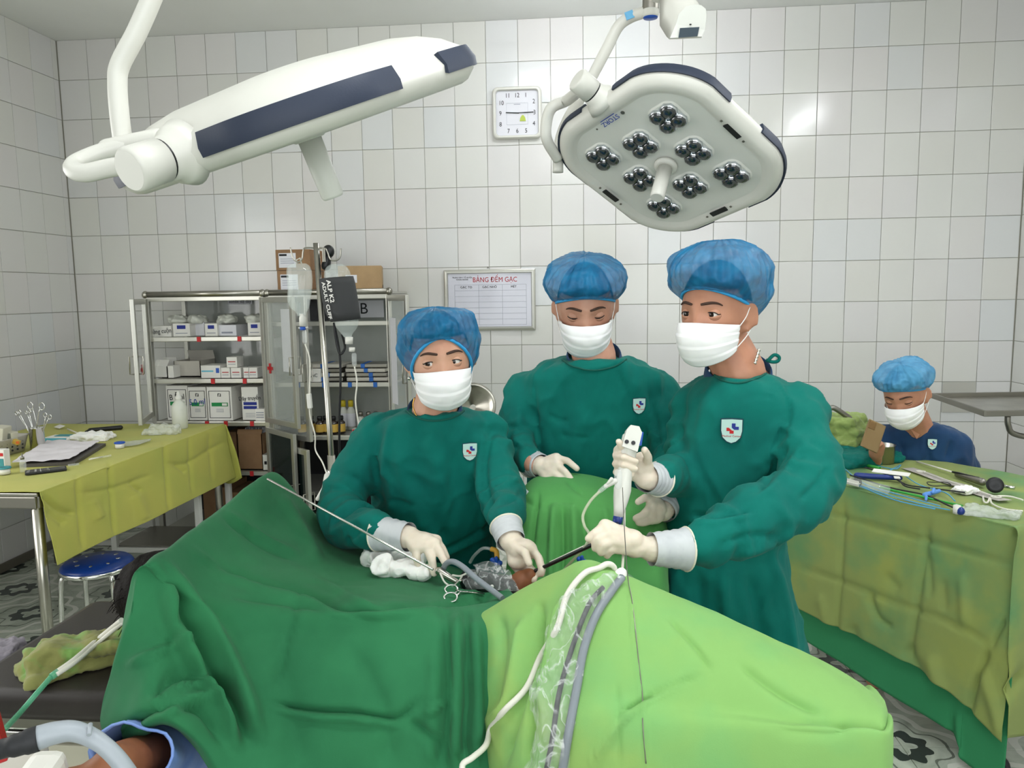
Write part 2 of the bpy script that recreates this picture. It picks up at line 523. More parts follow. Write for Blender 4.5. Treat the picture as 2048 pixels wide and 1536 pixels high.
MT['film'] = film_material('creased_glint_film', 0.12, 0.42, 20)
MT['film_dense'] = mk('bunched_film', '#e6ebe8', 0.14, alpha=0.36, spec=1.0, bump=(60, 0.7, 0.004))
MT['milky'] = mk('milky_plastic', '#e9ebe0', 0.35, alpha=0.72)
MT['fluid'] = mk('saline', '#dfe9e4', 0.02, alpha=0.27, spec=1.0)
MT['green_tube'] = mk('green_clear_tube', '#69c49b', 0.2, alpha=0.6)
MT['tube_white'] = mk('white_tube', '#dfdcd0', 0.4)
MT['cable_grey'] = mk('grey_cable', '#7f868c', 0.42)
MT['hose_grey'] = mk('grey_hose', '#9fa6ad', 0.4)
MT['blue_part'] = mk('blue_plastic', '#1a4fae', 0.35)
MT['blue_pale'] = mk('pale_blue_plastic', '#5a8fd6', 0.4)
MT['blue_line'] = mk('blue_catheter', '#4f9fca', 0.35)
MT['amber'] = mk('amber_connector', '#c9983a', 0.35)
MT['cuff_grey'] = mk('pressure_cuff_nylon', '#3b3c3d', 0.8, bump=(300, 0.25, 0.001))
MT['denim'] = mk('blue_shirt', '#7d97cf', 0.85, bump=(350, 0.2, 0.001), var=(10, '#5f80c4', 0.42, 0.7))
MT['denim_in'] = mk('blue_shirt_inside', '#33508c', 0.9)
MT['yellow_label'] = mk('yellow_label', '#c9a64b', 0.6)
MT['brown_glass'] = mk('brown_glass', '#2a1d16', 0.1, coat=0.5)
MT['yellow_cap'] = mk('yellow_cap', '#c9b52a', 0.4)
MT['cyan'] = mk('cyan_box', '#5fbcd6', 0.5)
MT['teal_lid'] = mk('teal_print', '#3f8d93', 0.6)
MT['beige'] = mk('beige_plastic', '#c9c6b4', 0.5)
MT['basket'] = mk('grey_basket', '#b8b4aa', 0.5)
MT['navy_tool'] = mk('navy_handle', '#16307a', 0.35)
MT['green_tip'] = mk('green_tubing', '#2f9a3a', 0.4)
MT['phone_gold'] = mk('phone_gold', '#8a7350', 0.2, 0.6)
MT['tube_lit'] = mk('lit_tube', '#ffffff', 0.4, emit=('#f8fbff', 62.0))
MT['red_paint'] = mk('red_paint', '#a51f22', 0.35)
MT['badge'] = mk('badge_cloth', '#bcdcd3', 0.8)
MT['badge_rim'] = mk('badge_rim', '#113f4a', 0.8)
def tile_material():
    m = bpy.data.materials.new('glazed_wall_tile'); m.use_nodes = True
    N, L = m.node_tree.nodes, m.node_tree.links; b = N['Principled BSDF']
    oi = N.new('ShaderNodeObjectInfo')
    r = N.new('ShaderNodeValToRGB')
    e = r.color_ramp.elements
    e[0].position, e[0].color = 0.0, (*lin('#d8d7d1'), 1)
    e[1].position, e[1].color = 1.0, (*lin('#d7d9d9'), 1)
    x = r.color_ramp.elements.new(0.35); x.color = (*lin('#dadad6'), 1)
    x = r.color_ramp.elements.new(0.7); x.color = (*lin('#dad7d5'), 1)
    L.new(oi.outputs['Random'], r.inputs[0]); L.new(r.outputs[0], b.inputs['Base Color'])
    b.inputs['Roughness'].default_value = 0.16
    tc = N.new('ShaderNodeTexCoord'); t = N.new('ShaderNodeTexNoise'); t.inputs['Scale'].default_value = 9
    va = N.new('ShaderNodeVectorMath'); va.operation = 'ADD'
    L.new(tc.outputs['Object'], va.inputs[0]); L.new(oi.outputs['Location'], va.inputs[1]); L.new(va.outputs[0], t.inputs['Vector'])
    u = N.new('ShaderNodeBump'); u.inputs['Strength'].default_value = 0.12; u.inputs['Distance'].default_value = 0.01
    L.new(t.outputs[0], u.inputs['Height']); L.new(u.outputs[0], b.inputs['Normal'])
    return m
MT['tile'] = tile_material()
def floor_material():
    """marbled grey-green tiles, dark medallion round every second corner, pale ribbon lines"""
    m = bpy.data.materials.new('floor_tile'); m.use_nodes = True
    N, L = m.node_tree.nodes, m.node_tree.links; b = N['Principled BSDF']
    b.inputs['Roughness'].default_value = 0.22
    g = N.new('ShaderNodeNewGeometry')
    def math_(op, a, bb=None, c=None):
        n = N.new('ShaderNodeMath'); n.operation = op
        for i, v in enumerate((a, bb, c)):
            if v is None: continue
            if isinstance(v, (int, float)): n.inputs[i].default_value = v
            else: L.new(v, n.inputs[i])
        return n.outputs[0]
    s = N.new('ShaderNodeSeparateXYZ'); L.new(g.outputs['Position'], s.inputs[0])
    nt = N.new('ShaderNodeTexNoise'); nt.inputs['Scale'].default_value = 9; nt.inputs['Detail'].default_value = 5
    L.new(g.outputs['Position'], nt.inputs['Vector'])
    n1 = nt.outputs[0]
    # coordinates turned by 45 degrees so that medallions form a square lattice of 0.424 m
    dx = math_('SUBTRACT', s.outputs[0], 1.103); dy = math_('SUBTRACT', s.outputs[1], 2.617)
    k = 0.5 / 0.3
    u = math_('MULTIPLY', math_('ADD', dx, dy), k); v = math_('MULTIPLY', math_('SUBTRACT', dx, dy), k)
    fu = math_('SUBTRACT', math_('FRACT', math_('ADD', u, 0.5)), 0.5); fv = math_('SUBTRACT', math_('FRACT', math_('ADD', v, 0.5)), 0.5)
    r = math_('SQRT', math_('ADD', math_('MULTIPLY', fu, fu), math_('MULTIPLY', fv, fv)))
    an = math_('ARCTAN2', fv, fu)
    lob = math_('MULTIPLY', math_('COSINE', math_('MULTIPLY', an, 8.0)), 0.025)
    rr = math_('ADD', math_('ADD', r, lob), math_('MULTIPLY', math_('SUBTRACT', n1, 0.5), 0.10))
    dark = math_('MULTIPLY', math_('LESS_THAN', rr, 0.21), math_('GREATER_THAN', math_('ADD', r, math_('MULTIPLY', math_('COSINE', math_('MULTIPLY', an, 4.0)), 0.03)), 0.085))
    ring1 = math_('LESS_THAN', math_('ABSOLUTE', math_('SUBTRACT', math_('ADD', r, math_('MULTIPLY', math_('COSINE', math_('MULTIPLY', an, 4.0)), 0.03)), 0.088)), 0.009)
    ring2 = math_('LESS_THAN', math_('ABSOLUTE', math_('SUBTRACT', math_('ADD', rr, math_('MULTIPLY', math_('COSINE', math_('MULTIPLY', an, 4.0)), 0.05)), 0.34)), 0.012)
    ring3 = math_('LESS_THAN', math_('ABSOLUTE', math_('SUBTRACT', math_('ADD', rr, math_('MULTIPLY', math_('COSINE', math_('MULTIPLY', an, 4.0)), 0.06)), 0.46)), 0.03)
    ramp = N.new('ShaderNodeValToRGB'); e = ramp.color_ramp.elements
    e[0].position, e[0].color = 0.32, (*lin('#939b8b'), 1); e[1].position, e[1].color = 0.68, (*lin('#cdd4c5'), 1)
    nt2 = N.new('ShaderNodeTexNoise'); nt2.inputs['Scale'].default_value = 5; nt2.inputs['Detail'].default_value = 8; nt2.inputs['Distortion'].default_value = 1.2
    L.new(g.outputs['Position'], nt2.inputs['Vector']); L.new(nt2.outputs[0], ramp.inputs[0])
    cur = ramp.outputs[0]
    for msk, col in ((ring3, '#dcded3'), (ring2, '#757c70'), (dark, '#39433e'), (ring1, '#b9c0b2')):
        x = N.new('ShaderNodeMix'); x.data_type = 'RGBA'
        L.new(msk, x.inputs[0]); L.new(cur, x.inputs[6]); x.inputs[7].default_value = (*lin(col), 1); cur = x.outputs[2]
    L.new(cur, b.inputs['Base Color'])
    return m
MT['floor'] = floor_material()
# ------------------------------------------------------------------ the room
def slab(name, c, size, mat, parent=None, kind='structure'):
    o = MB().box(c, size).build(name, mat, parent)
    if parent is None: tag(o, kind=kind)
    return o
floor = slab('floor', (0.0, 1.5, -0.03), (XR - XL + 0.4, 7.4, 0.05), MT['grout'])
tag(floor, 'grey-green marbled tile floor with dark medallions', None)
ceil_o = slab('ceiling', (-0.384, 1.5, ZC + 0.05), (XR - XL + 0.4, 7.2, 0.1), MT['ceiling'])
tag(ceil_o, 'plain pale grey painted ceiling')
wall_back = slab('wall_back', (-0.384, YB + 0.06, 1.62), (XR - XL + 0.3, 0.1, 3.3), MT['grout'])
tag(wall_back, 'far wall of white glazed tiles behind the surgeons')
WIN_L = (0.35, 2.75, 0.98, 2.46)       # left wall window: y0 y1 z0 z1
def holed(name, mk_box, a0, a1, z0, z1, lo, hi, label):
    mb = MB()
    for (p, q, r, s_) in ((lo, a0, 0, ZC), (a1, hi, 0, ZC), (a0, a1, 0, z0), (a0, a1, z1, ZC)):
        mk_box(mb, p, q, r, s_)
    o = mb.build(name, MT['grout'])
    return tag(o, label, kind='structure')
wall_left = holed('wall_left', lambda m, p, q, r, s_: m.box((XL - 0.06, (p + q) / 2, (r + s_) / 2), (0.1, q - p, s_ - r)),
                  WIN_L[0], WIN_L[1], WIN_L[2], WIN_L[3], YF, YB + 0.1, 'left wall of white glazed tiles beside the yellow table')
wall_right = slab('wall_right', (XR + 0.06, 1.5, 1.62), (0.1, 7.0, 3.3), MT['grout'])
tag(wall_right, 'right wall of white glazed tiles at the frame edge')
WIN_F = (-1.75, 2.35, 0.9, 2.6)
wall_front = holed('wall_front', lambda m, p, q, r, s_: m.box(((p + q) / 2, YF - 0.06, (r + s_) / 2), (q - p, 0.1, s_ - r)),
                   WIN_F[0], WIN_F[1], WIN_F[2], WIN_F[3], XL - 0.1, XR + 0.1, 'tiled wall with a wide window behind the photographer')
# windows: frames and panes
def window(name, axis, a0, a1, z0, z1, pos, label):
    def bx(mb, p, q, r, s_, d=0.05):
        if axis == 'y': mb.box((pos, (p + q) / 2, (r + s_) / 2), (d, q - p, s_ - r))
        else: mb.box(((p + q) / 2, pos, (r + s_) / 2), (q - p, d, s_ - r))
        return mb
    mb = MB()
    for z in (z0, z1 - 0.06): bx(mb, a0, a1, z, z + 0.06)
    n = 3
    for i in range(n + 1):
        a = a0 + (a1 - a0 - 0.06) * i / n
        bx(mb, a, a + 0.06, z0, z1)
    o = mb.build(name, MT['alu'])
    tag(o, label, kind='structure')
    for i in range(n):
        a = a0 + (a1 - a0) * i / n; b = a0 + (a1 - a0) * (i + 1) / n
        bx(MB(), a + 0.05, b - 0.01, z0 + 0.05, z1 - 0.05, 0.006).build('pane', MT['glass'], o)
window('window_1', 'y', WIN_L[0], WIN_L[1], WIN_L[2], WIN_L[3], XL - 0.05, 'aluminium window in the left wall')
window('window_2', 'x', WIN_F[0], WIN_F[1], WIN_F[2], WIN_F[3], YF - 0.05, 'wide aluminium window behind the photographer')
# glazed wall tiles, each one its own piece
def tile_mesh(w, h, t=0.006, bev=0.0022):
    t_ = MB().box((0, 0, 0), (w, t, h), None, bev)
    me = bpy.data.meshes.new('tile'); me.from_pydata([tuple(v) for v in t_.v], [], t_.f); me.materials.append(MT['tile']); me.update()
    return me
TM = tile_mesh(0.1976, 0.2476)
rt = random.Random(3)
def lay_tile(parent, loc, rz, me=TM):
    o = bpy.data.objects.new('tile', me); COL.objects.link(o)
    o.location = loc
    a = 0.0022
    o.rotation_euler = (rt.gauss(0, a), rt.gauss(0, a), rz + rt.gauss(0, a))
    o.parent = parent; o.matrix_parent_inverse = wmat(parent).inverted()
    return o
def rest_tiles(parent, lst):
    mb = MB()
    for loc, rz in lst:
        mb.box(loc, (0.1976, 0.006, 0.2476), Matrix.Rotation(rz, 4, 'Z'))
    if lst: tag(mb.build('tile_field', MT['tile'], parent), kind='stuff')
# back wall: 30 x 13; behind cabinets, people and drapes and below the tables the rest is one field
hid = []
for c in range(30):
    for r in range(13):
        loc = Vector((XL + 0.1 + 0.2 * c, YB + 0.006, ZC - 0.125 - 0.25 * r))
        covered = r >= 10 or (r == 9 and 3 <= c <= 25) or (r >= 7 and 4 <= c <= 10)
        if covered: hid.append((loc, 0.0))
        else: lay_tile(wall_back, loc, 0.0)
rest_tiles(wall_back, hid)
hid = []
for i in range(33):
    y = YB - 0.048 - 0.2 * i - 0.1 + 0.2 if i else YB - 0.024
    for r in range(13):
        z = ZC - 0.125 - 0.25 * r
        if i == 0:
            continue
        y = YB - 0.048 - 0.2 * (i - 0.5)
        if WIN_L[0] - 0.1 < y < WIN_L[1] + 0.1 and WIN_L[2] - 0.12 < z < WIN_L[3] + 0.12: continue
        if i <= 7: lay_tile(wall_left, (XL - 0.006, y, z), pi / 2)
        else: hid.append((Vector((XL - 0.006, y, z)), pi / 2))
rest_tiles(wall_left, hid)
TS = tile_mesh(0.046, 0.2476)
for r in range(13): lay_tile(wall_left, (XL - 0.006, YB - 0.024, ZC - 0.125 - 0.25 * r), pi / 2, TS)
hid = []
for i in range(33):
    for r in range(13):
        loc = Vector((XR + 0.006, YB - 0.1 - 0.2 * i, ZC - 0.125 - 0.25 * r))
        if i < 4: lay_tile(wall_right, loc, -pi / 2)
        else: hid.append((loc, -pi / 2))
rest_tiles(wall_right, hid)
hid = []
for c in range(30):
    for r in range(13):
        loc = Vector((XL + 0.1 + 0.2 * c, YF - 0.006, ZC - 0.125 - 0.25 * r))
        if WIN_F[0] - 0.1 < loc.x < WIN_F[1] + 0.1 and WIN_F[2] - 0.12 < loc.z < WIN_F[3] + 0.12: continue
        hid.append((loc, pi))
rest_tiles(wall_front, hid)
# a darker repair tile low on the far wall beside the seated man
o = MB().box((XL + 0.1 + 0.2 * 28, YB + 0.001, ZC - 0.125 - 0.25 * 9 + 0.03), (0.196, 0.006, 0.19), None, 0.002).build('tile', mk('grey_tile', '#b9b8b0', 0.25), wall_back)
# floor tiles 30 x 30
ft = MB().box((0, 0, 0), (0.297, 0.297, 0.008), None, 0.0012)
FM = bpy.data.meshes.new('floor_tile'); FM.from_pydata([tuple(v) for v in ft.v], [], ft.f); FM.materials.append(MT['floor']); FM.update()
hid = MB(); cnt = 0
for i in range(-15, 6):
    for j in range(-15, 8):
        x, y = 1.103 + 0.3 * (i + 0.5), 2.617 + 0.3 * (j + 0.5)
        if not (XL - 0.16 < x < XR + 0.16 and YF - 0.1 < y < YB + 0.16): continue
        near = (x < -1.2 and y > 2.2) or (x > 0.6 and y > 1.6)
        if near:
            o = bpy.data.objects.new('floor_tile', FM); COL.objects.link(o); o.location = (x, y, -0.004)
            o.parent = floor; o.matrix_parent_inverse = wmat(floor).inverted()
        else: hid.box((x, y, -0.004), (0.297, 0.297, 0.008))
tag(hid.build('floor_tile_field', MT['floor'], floor), kind='stuff')
o = MB().box((XL + 0.008, 1.5, 0.03), (0.012, 6.8, 0.05)).build('baseboard_left', mk('dark_skirting', '#6a655a', 0.6)); tag(o, 'dark narrow skirting along the left wall', kind='structure')
# tube lights on the ceiling (out of view above the frame); each lights the room
def tube_light(x, y, L, along, power, label):
    r = empty('tube_light', (x, y, ZC), label, 'ceiling light', 'tube lights on the ceiling')
    d = Vector((1, 0, 0)) if along == 'x' else Vector((0, 1, 0))
    sz = (L, 0.07, 0.05) if along == 'x' else (0.07, L, 0.05)
    MB().box((x, y, ZC - 0.022), sz, None, 0.006).build('housing', MT['white_paint'], r)
    for s_ in (-1, 1): MB().box(Vector((x, y, ZC - 0.09)) + d * s_ * (L / 2 - 0.012), (0.022, 0.022, 0.12), None, 0.004).build('lamp_holder', MT['white_paint'], r)
    MB().tube([Vector((x, y, ZC - 0.14)) - d * (L / 2 - 0.02), Vector((x, y, ZC - 0.14)) + d * (L / 2 - 0.02)], 0.014, 12).build('tube', MT['tube_lit'], r)
    l = bpy.data.lights.new('tube_glow', 'AREA'); l.shape = 'RECTANGLE'
    l.size, l.size_y = L, 0.09; l.energy = power; l.color = (0.96, 0.985, 1.0)
    lo = bpy.data.objects.new('tube_glow', l); COL.objects.link(lo); lo.location = (x, y, ZC - 0.165)
    if along == 'y': lo.rotation_euler = (0, 0, pi / 2)
    put(lo, r)
tube_light(0.12, 4.02, 1.2, 'x', 5, 'ceiling tube light above the wall clock')
tube_light(0.3, 0.9, 1.2, 'x', 15, 'ceiling tube light above the operating table')
tube_light(2.0, 2.4, 1.2, 'y', 12, 'ceiling tube light above the instrument table')
# ------------------------------------------------------------------ aluminium cabinets along the far wall
CF = 4.45                                  # cabinet front
def cab_frame(x0, x1, label, shelves, z_mid, mats=None):
    root = empty('medicine_cabinet', ((x0 + x1) / 2, CF + 0.22, 0), label, 'cabinet', 'aluminium cabinets by the far wall')
    mb = MB()
    for x in (x0 + 0.014, x1 - 0.014):
        for y in (CF + 0.014, YB - 0.03): mb.box((x, y, 0.79), (0.028, 0.028, 1.58), None, 0.003)
    for z in (0.1, z_mid, 1.575):
        for y in (CF + 0.014, YB - 0.03): mb.box(((x0 + x1) / 2, y, z), (x1 - x0, 0.026, 0.026), None, 0.003)
        for x in (x0 + 0.014, x1 - 0.014): mb.box((x, (CF + YB) / 2, z), (0.024, YB - CF - 0.03, 0.024), None, 0.003)
    mb.build('frame', MT['alu'], root)
    t = MB().tube([(x0 + 0.012, CF + 0.01, 1.605), (x1 - 0.012, CF + 0.01, 1.605)], 0.018, 12)
    t.ell((x0 + 0.008, CF + 0.01, 1.603), (0.022, 0.022, 0.024)); t.ell((x1 - 0.008, CF + 0.01, 1.603), (0.022, 0.022, 0.024))
    t.build('top_rail', MT['steel'], root)
    MB().box(((x0 + x1) / 2, (CF + YB) / 2, 1.596), (x1 - x0 - 0.01, YB - CF - 0.02, 0.012)).build('top_panel', MT['alu'], root)
    for z in shelves:
        s = MB().box(((x0 + x1) / 2, (CF + YB) / 2 + 0.005, z - 0.012), (x1 - x0 - 0.03, YB - CF - 0.05, 0.018)).build('shelf', MT['glass'] if z > 1.2 else MT['alu'], root)
        MB().box(((x0 + x1) / 2, CF + 0.012, z - 0.012), (x1 - x0 - 0.05, 0.02, 0.026), None, 0.003).build('shelf_rail', MT['alu'], s)
    MB().box(((x0 + x1) / 2, YB - 0.018, (1.575 + z_mid) / 2), (x1 - x0 - 0.03, 0.005, 1.55 - z_mid)).build('back_pane', mk('grey_back_glass', '#b9beb8', 0.05, alpha=0.5, spec=1.0, coat=0.5), root)
    MB().box(((x0 + x1) / 2, YB - 0.018, z_mid / 2 + 0.05), (x1 - x0 - 0.03, 0.005, z_mid - 0.1)).build('back_panel', MT['black_soft'], root)
    for x in (x0 + 0.012, x1 - 0.012):
        MB().box((x, (CF + YB) / 2, (1.575 + z_mid) / 2), (0.004, YB - CF - 0.06, 1.55 - z_mid)).build('side_pane', MT['glass'], root)
    return root
def door(root, hx, hy, ox, oy, z0, z1, pane, handle=True, extra=None):
    h, o = Vector((hx, hy, 0)), Vector((ox, oy, 0))
    d = (o - h); W = d.length; d.normalize()
    M = frame((hx, hy, 0), d, z=(0, 0, 1))
    mb = MB()
    for a in (0.016, W - 0.016): mb.boxm(M @ Matrix.Translation((a, 0, (z0 + z1) / 2)), (0.032, 0.022, z1 - z0), 0.003)
    for z in (z0 + 0.016, z1 - 0.016): mb.boxm(M @ Matrix.Translation((W / 2, 0, z)), (W - 0.03, 0.02, 0.032), 0.003)
    dr = mb.build('door', MT['alu'], root)
    MB().boxm(M @ Matrix.Translation((W / 2, 0, (z0 + z1) / 2)), (W - 0.05, 0.004, z1 - z0 - 0.05)).build('pane', pane, dr)
    if handle:
        zc = z0 + (z1 - z0) * 0.48
        for s in (-1, 1):
            p = [M @ Vector((W - 0.012, s * 0.008, zc - 0.05)), M @ Vector((W - 0.012, s * 0.035, zc - 0.05)), M @ Vector((W - 0.012, s * 0.035, zc + 0.05)), M @ Vector((W - 0.012, s * 0.008, zc + 0.05))]
            MB().tube(p, 0.004, 8).build('handle', MT['steel'], dr)
    return dr, M, W
def red_cross(M, x, z, s, parent):
    for sgn in (-1, 1):
        mb = MB().boxm(M @ Matrix.Translation((x, sgn * 0.0035, z)), (s, 0.001, s * 0.33)); mb.boxm(M @ Matrix.Translation((x, sgn * 0.0035, z)), (s * 0.33, 0.001, s))
        mb.build('red_cross', MT['red_tape'], parent)
LS = [1.345, 1.09, 0.83]
cabL = cab_frame(-2.63, -1.885, 'left aluminium cabinet with open glass doors full of white boxes', LS + [0.52, 0.15], 0.815)
cabR = cab_frame(-1.87, -1.115, 'right aluminium cabinet with open glass doors holding bottles, behind the drip stand', [1.43, 1.065, 0.745, 0.4, 0.15], 0.73)
d1, M1, W1 = door(cabL, -2.62, CF - 0.012, -2.495, 4.10, 0.865, 1.58, MT['glass']); red_cross(M1, W1 * 0.55, 1.17, 0.06, d1)
d2, M2, W2 = door(cabL, -1.895, CF - 0.012, -1.605, 4.20, 0.83, 1.58, MT['glass']); red_cross(M2, W2 * 0.2, 1.16, 0.06, d2)
MB().boxm(M2 @ Matrix.Translation((W2 * 0.72, 0.004, 1.33)), (0.10, 0.001, 0.36)).build('paper_sheet', MT['paper'], d2)
door(cabL, -1.895, CF - 0.012, -1.635, 4.20, 0.13, 0.80, MT['glass_dark'])
d3, M3, W3 = door(cabR, -1.862, CF - 0.03, -1.552, 4.25, 0.745, 1.58, MT['glass'])
d4, M4, W4 = door(cabR, -1.125, CF - 0.012, -0.945, 4.15, 0.745, 1.58, MT['glass'])
MB().boxm(M4 @ Matrix.Translation((W4 * 0.25, -0.004, 1.2)), (0.10, 0.001, 0.5)).build('paper_sheet', MT['paper'], d4)
door(cabR, -1.862, CF - 0.03, -1.545, 4.16, 0.13, 0.715, MT['glass_dark'])
# tape marks on the shelf edges
def tape(px, z, mat, parent, w=0.022):
    x = P(px, 700, CF).x
    MB().box((x, CF - 0.001, z - 0.012), (w, 0.006, 0.03)).build('tape_mark', mat, parent)
for px, z in ((399, 1.345), (480, 1.345), (422, 1.09), (486, 1.09), (405, 0.83), (443, 0.83), (496, 0.83), (490, 0.52)): tape(px, z, MT['red_tape'], cabL)
for px, z in ((593, 1.065), (645, 1.065), (697, 1.065), (748, 1.065), (701, 0.745)): tape(px, z, MT['blue_tape'], cabR)
def carton(name, label, cat, px0, px1, py0, z0, Y, dep, mat, z1=None, group=None, lid=None, yaw=0.0, flaps=None):
    """closed or open carton; front face spans px0..px1, top at py0"""
    a, b = P(px0, py0, Y), P(px1, py0, Y)
    h = (z1 if z1 is not None else (a.z + b.z) / 2) - z0
    w = b.x - a.x
    c = Vector(((a.x + b.x) / 2, Y + dep / 2, z0))
    R = Matrix.Translation(c) @ Matrix.Rotation(yaw, 4, 'Z')
    root = empty(name, c, label, cat, group)
    if flaps:
        t = 0.004; mb = MB()
        mb.boxm(R @ Matrix.Translation((0, 0, t / 2)), (w, dep, t))
        for s in (-1, 1):
            mb.boxm(R @ Matrix.Translation((s * (w - t) / 2, 0, h / 2)), (t, dep, h)); mb.boxm(R @ Matrix.Translation((0, s * (dep - t) / 2, h / 2)), (w, t, h))
        mb.build('box_body', mat, root)
        for (s, ang, ln) in flaps:
            M = R @ Matrix.Translation((0, s * (dep / 2), h)) @ Matrix.Rotation(s * ang, 4, 'X')
            MB().boxm(M @ Matrix.Translation((0, 0, ln / 2)), (w, 0.003, ln)).build('flap', mat, root)
    else:
        MB().boxm(R @ Matrix.Translation((0, 0, h / 2)), (w, dep, h), 0.002).build('box_body', mat, root)
        if lid: MB().boxm(R @ Matrix.Translation((0, 0, h - 0.004)), (w + 0.004, dep + 0.004, 0.012)).build('lid', lid, root)
    return root, R @ Matrix.Translation((0, -dep / 2 - 0.0012, 0)), w, h
def patch(M, x, z, w, h, mat, parent, name='print', dy=0.0):
    return MB().boxm(M @ Matrix.Translation((x, -dy, z)), (w, 0.0012, h)).build(name, mat, parent)
XZ = Matrix.Rotation(pi / 2, 4, 'X')      # text upright, reading along +x, facing -y
def word(M, s, x, z, size, mat, parent, sx=1.0, dy=0.0012, rot=0.0, name='lettering'):
    return text(name, s, size, mat, parent, M @ Matrix.Translation((x, -dy, z)) @ XZ @ Matrix.Rotation(rot, 4, 'Z'), 0.0003, sx=sx)
b, M, w, h = carton('glove_box', 'small white box with handwriting, leftmost on the top shelf', 'box', 301, 341, 652, 1.347, 4.52, 0.12, MT['white'])
word(M, 'Băng cuộn', 0, h * 0.5, 0.04, MT['ink'], b, 0.8, rot=0.08)
for (p0, p1, pt, lab, dep) in ((345, 379, 647, 'white box with navy label beside the handwritten box', 0.16), (409, 434, 647, 'white box with navy label in the middle of the top shelf', 0.2), (495, 521, 645, 'white box with navy label at the right end of the top shelf', 0.18)):
    b, M, w, h = carton('glove_box', lab, 'box', p0, p1, pt, 1.347, 4.53, dep, MT['white'], group='labelled boxes on the top shelf')
    patch(M, 0, h * 0.72, w * 0.5, h * 0.28, MT['navy_print'], b); patch(M, 0, h * 0.25, w * 0.7, 0.004, MT['ink_grey'], b)
b, M, w, h = carton('supply_box', 'grey open box of supplies behind the labelled boxes', 'box', 380, 408, 645, 1.347, 4.6, 0.14, MT['paper'])
b, M, w, h = carton('supply_box', 'long grey-white box on the top shelf, right of centre', 'box', 435, 472, 650, 1.347, 4.55, 0.2, MT['paper']); patch(M, 0, h * 0.3, w * 0.6, 0.01, MT['ink_grey'], b)
def bag(name, label, cat, c, r, mat, seed, amp=0.35, flat=1.0, vox=None, group=None):
    """crumpled soft thing: lumpy ellipsoid"""
    t = MB().ell((0, 0, 0), r, None, 40, 24)
    V = np.array([tuple(v) for v in t.v]); U = V / np.maximum(np.linalg.norm(V, axis=1), 1e-9)[:, None]
    f = 1 + amp * nz(U, (2.2, 2.2, 2.2), seed) + amp * 0.6 * (0.5 - np.abs(nz(U, (5, 5, 5), seed + 3)))
    V = V * f[:, None]
    V[:, 2] = np.maximum(V[:, 2], -r[2] * 0.75) + np.array(c)[2] + r[2] * 0.75
    V[:, 0] += c[0]; V[:, 1] += c[1]
    o = mesh_obj(name, V, t.f, mat, None, True)
    return tag(o, label, cat, group)
for i, (px, lab) in enumerate(((358, 'crumpled clear packets lying in the box at left of the top shelf'), (396, 'crumpled clear packets heaped on the grey open box'), (455, 'crumpled clear packets on the long grey-white box'), (509, 'crumpled clear packets on the right-end box'))):
    q = P(px, 650, 4.62); bag('plastic_packet', lab, 'packet', (q.x, 4.62, 1.347 + 0.075), (0.055, 0.06, 0.03), MT['milky'], i + 1, group='packets on the top shelf')
q = P(480, 603, YB - 0.03)
lb = MB().box((q.x, YB - 0.03, q.z), (0.165, 0.003, 0.036)).build('shelf_label', MT['paper']); tag(lb, 'white paper label reading Sonde dạ dày at top of left cabinet', 'label')
word(Matrix.Translation((q.x, YB - 0.032, q.z)), 'Sonde dạ dày', 0, 0, 0.028, MT['ink'], lb)
# second shelf
b, M, w, h = carton('open_carton', 'torn open white carton at left of the second shelf', 'box', 308, 334, 733, 1.092, 4.53, 0.13, MT['white'], flaps=((-1, 0.7, 0.05), (1, 0.3, 0.05)))
b, M, w, h = carton('open_carton', 'narrow crumpled carton beside the torn carton', 'box', 335, 346, 732, 1.092, 4.52, 0.09, MT['white'])
b, M, w, h = carton('grey_box', 'grey open box in the middle of the second shelf', 'box', 347, 400, 722, 1.092, 4.6, 0.2, MT['basket'], flaps=((1, 0.4, 0.06),))
b, M, w, h = carton('cyan_box', 'white box printed with a blue handle on the second shelf', 'box', 401, 440, 731, 1.092, 4.5, 0.14, MT['white']); patch(M, -0.02, h * 0.55, w * 0.6, 0.008, MT['cyan'], b); patch(M, w * 0.36, h * 0.6, 0.02, 0.03, MT['blue_part'], b)
for (p0, p1, pt, z0, lab) in ((441, 459, 731, 1.092, 'small white carton, left one of the bottom pair'), (461, 481, 731, 1.092, 'small white carton, right one of the bottom pair'), (452, 473, 707, 1.157, 'small white carton on top of the pair'), (486, 498, 733, 1.092, 'small white carton standing apart by the right post'), (496, 514, 733, 1.092, 'small white carton nearest the right post')):
    b, M, w, h = carton('small_carton', lab + ' on the second shelf', 'box', p0, p1, pt, z0, 4.5, 0.09, MT['white'], z1=z0 + 0.063, group='small cartons on the second shelf')
    patch(M, 0, h * 0.55, w * 0.7, h * 0.08, MT['ink_red'], b); patch(M, 0, h * 0.3, w * 0.7, h * 0.05, MT['ink_grey'], b)
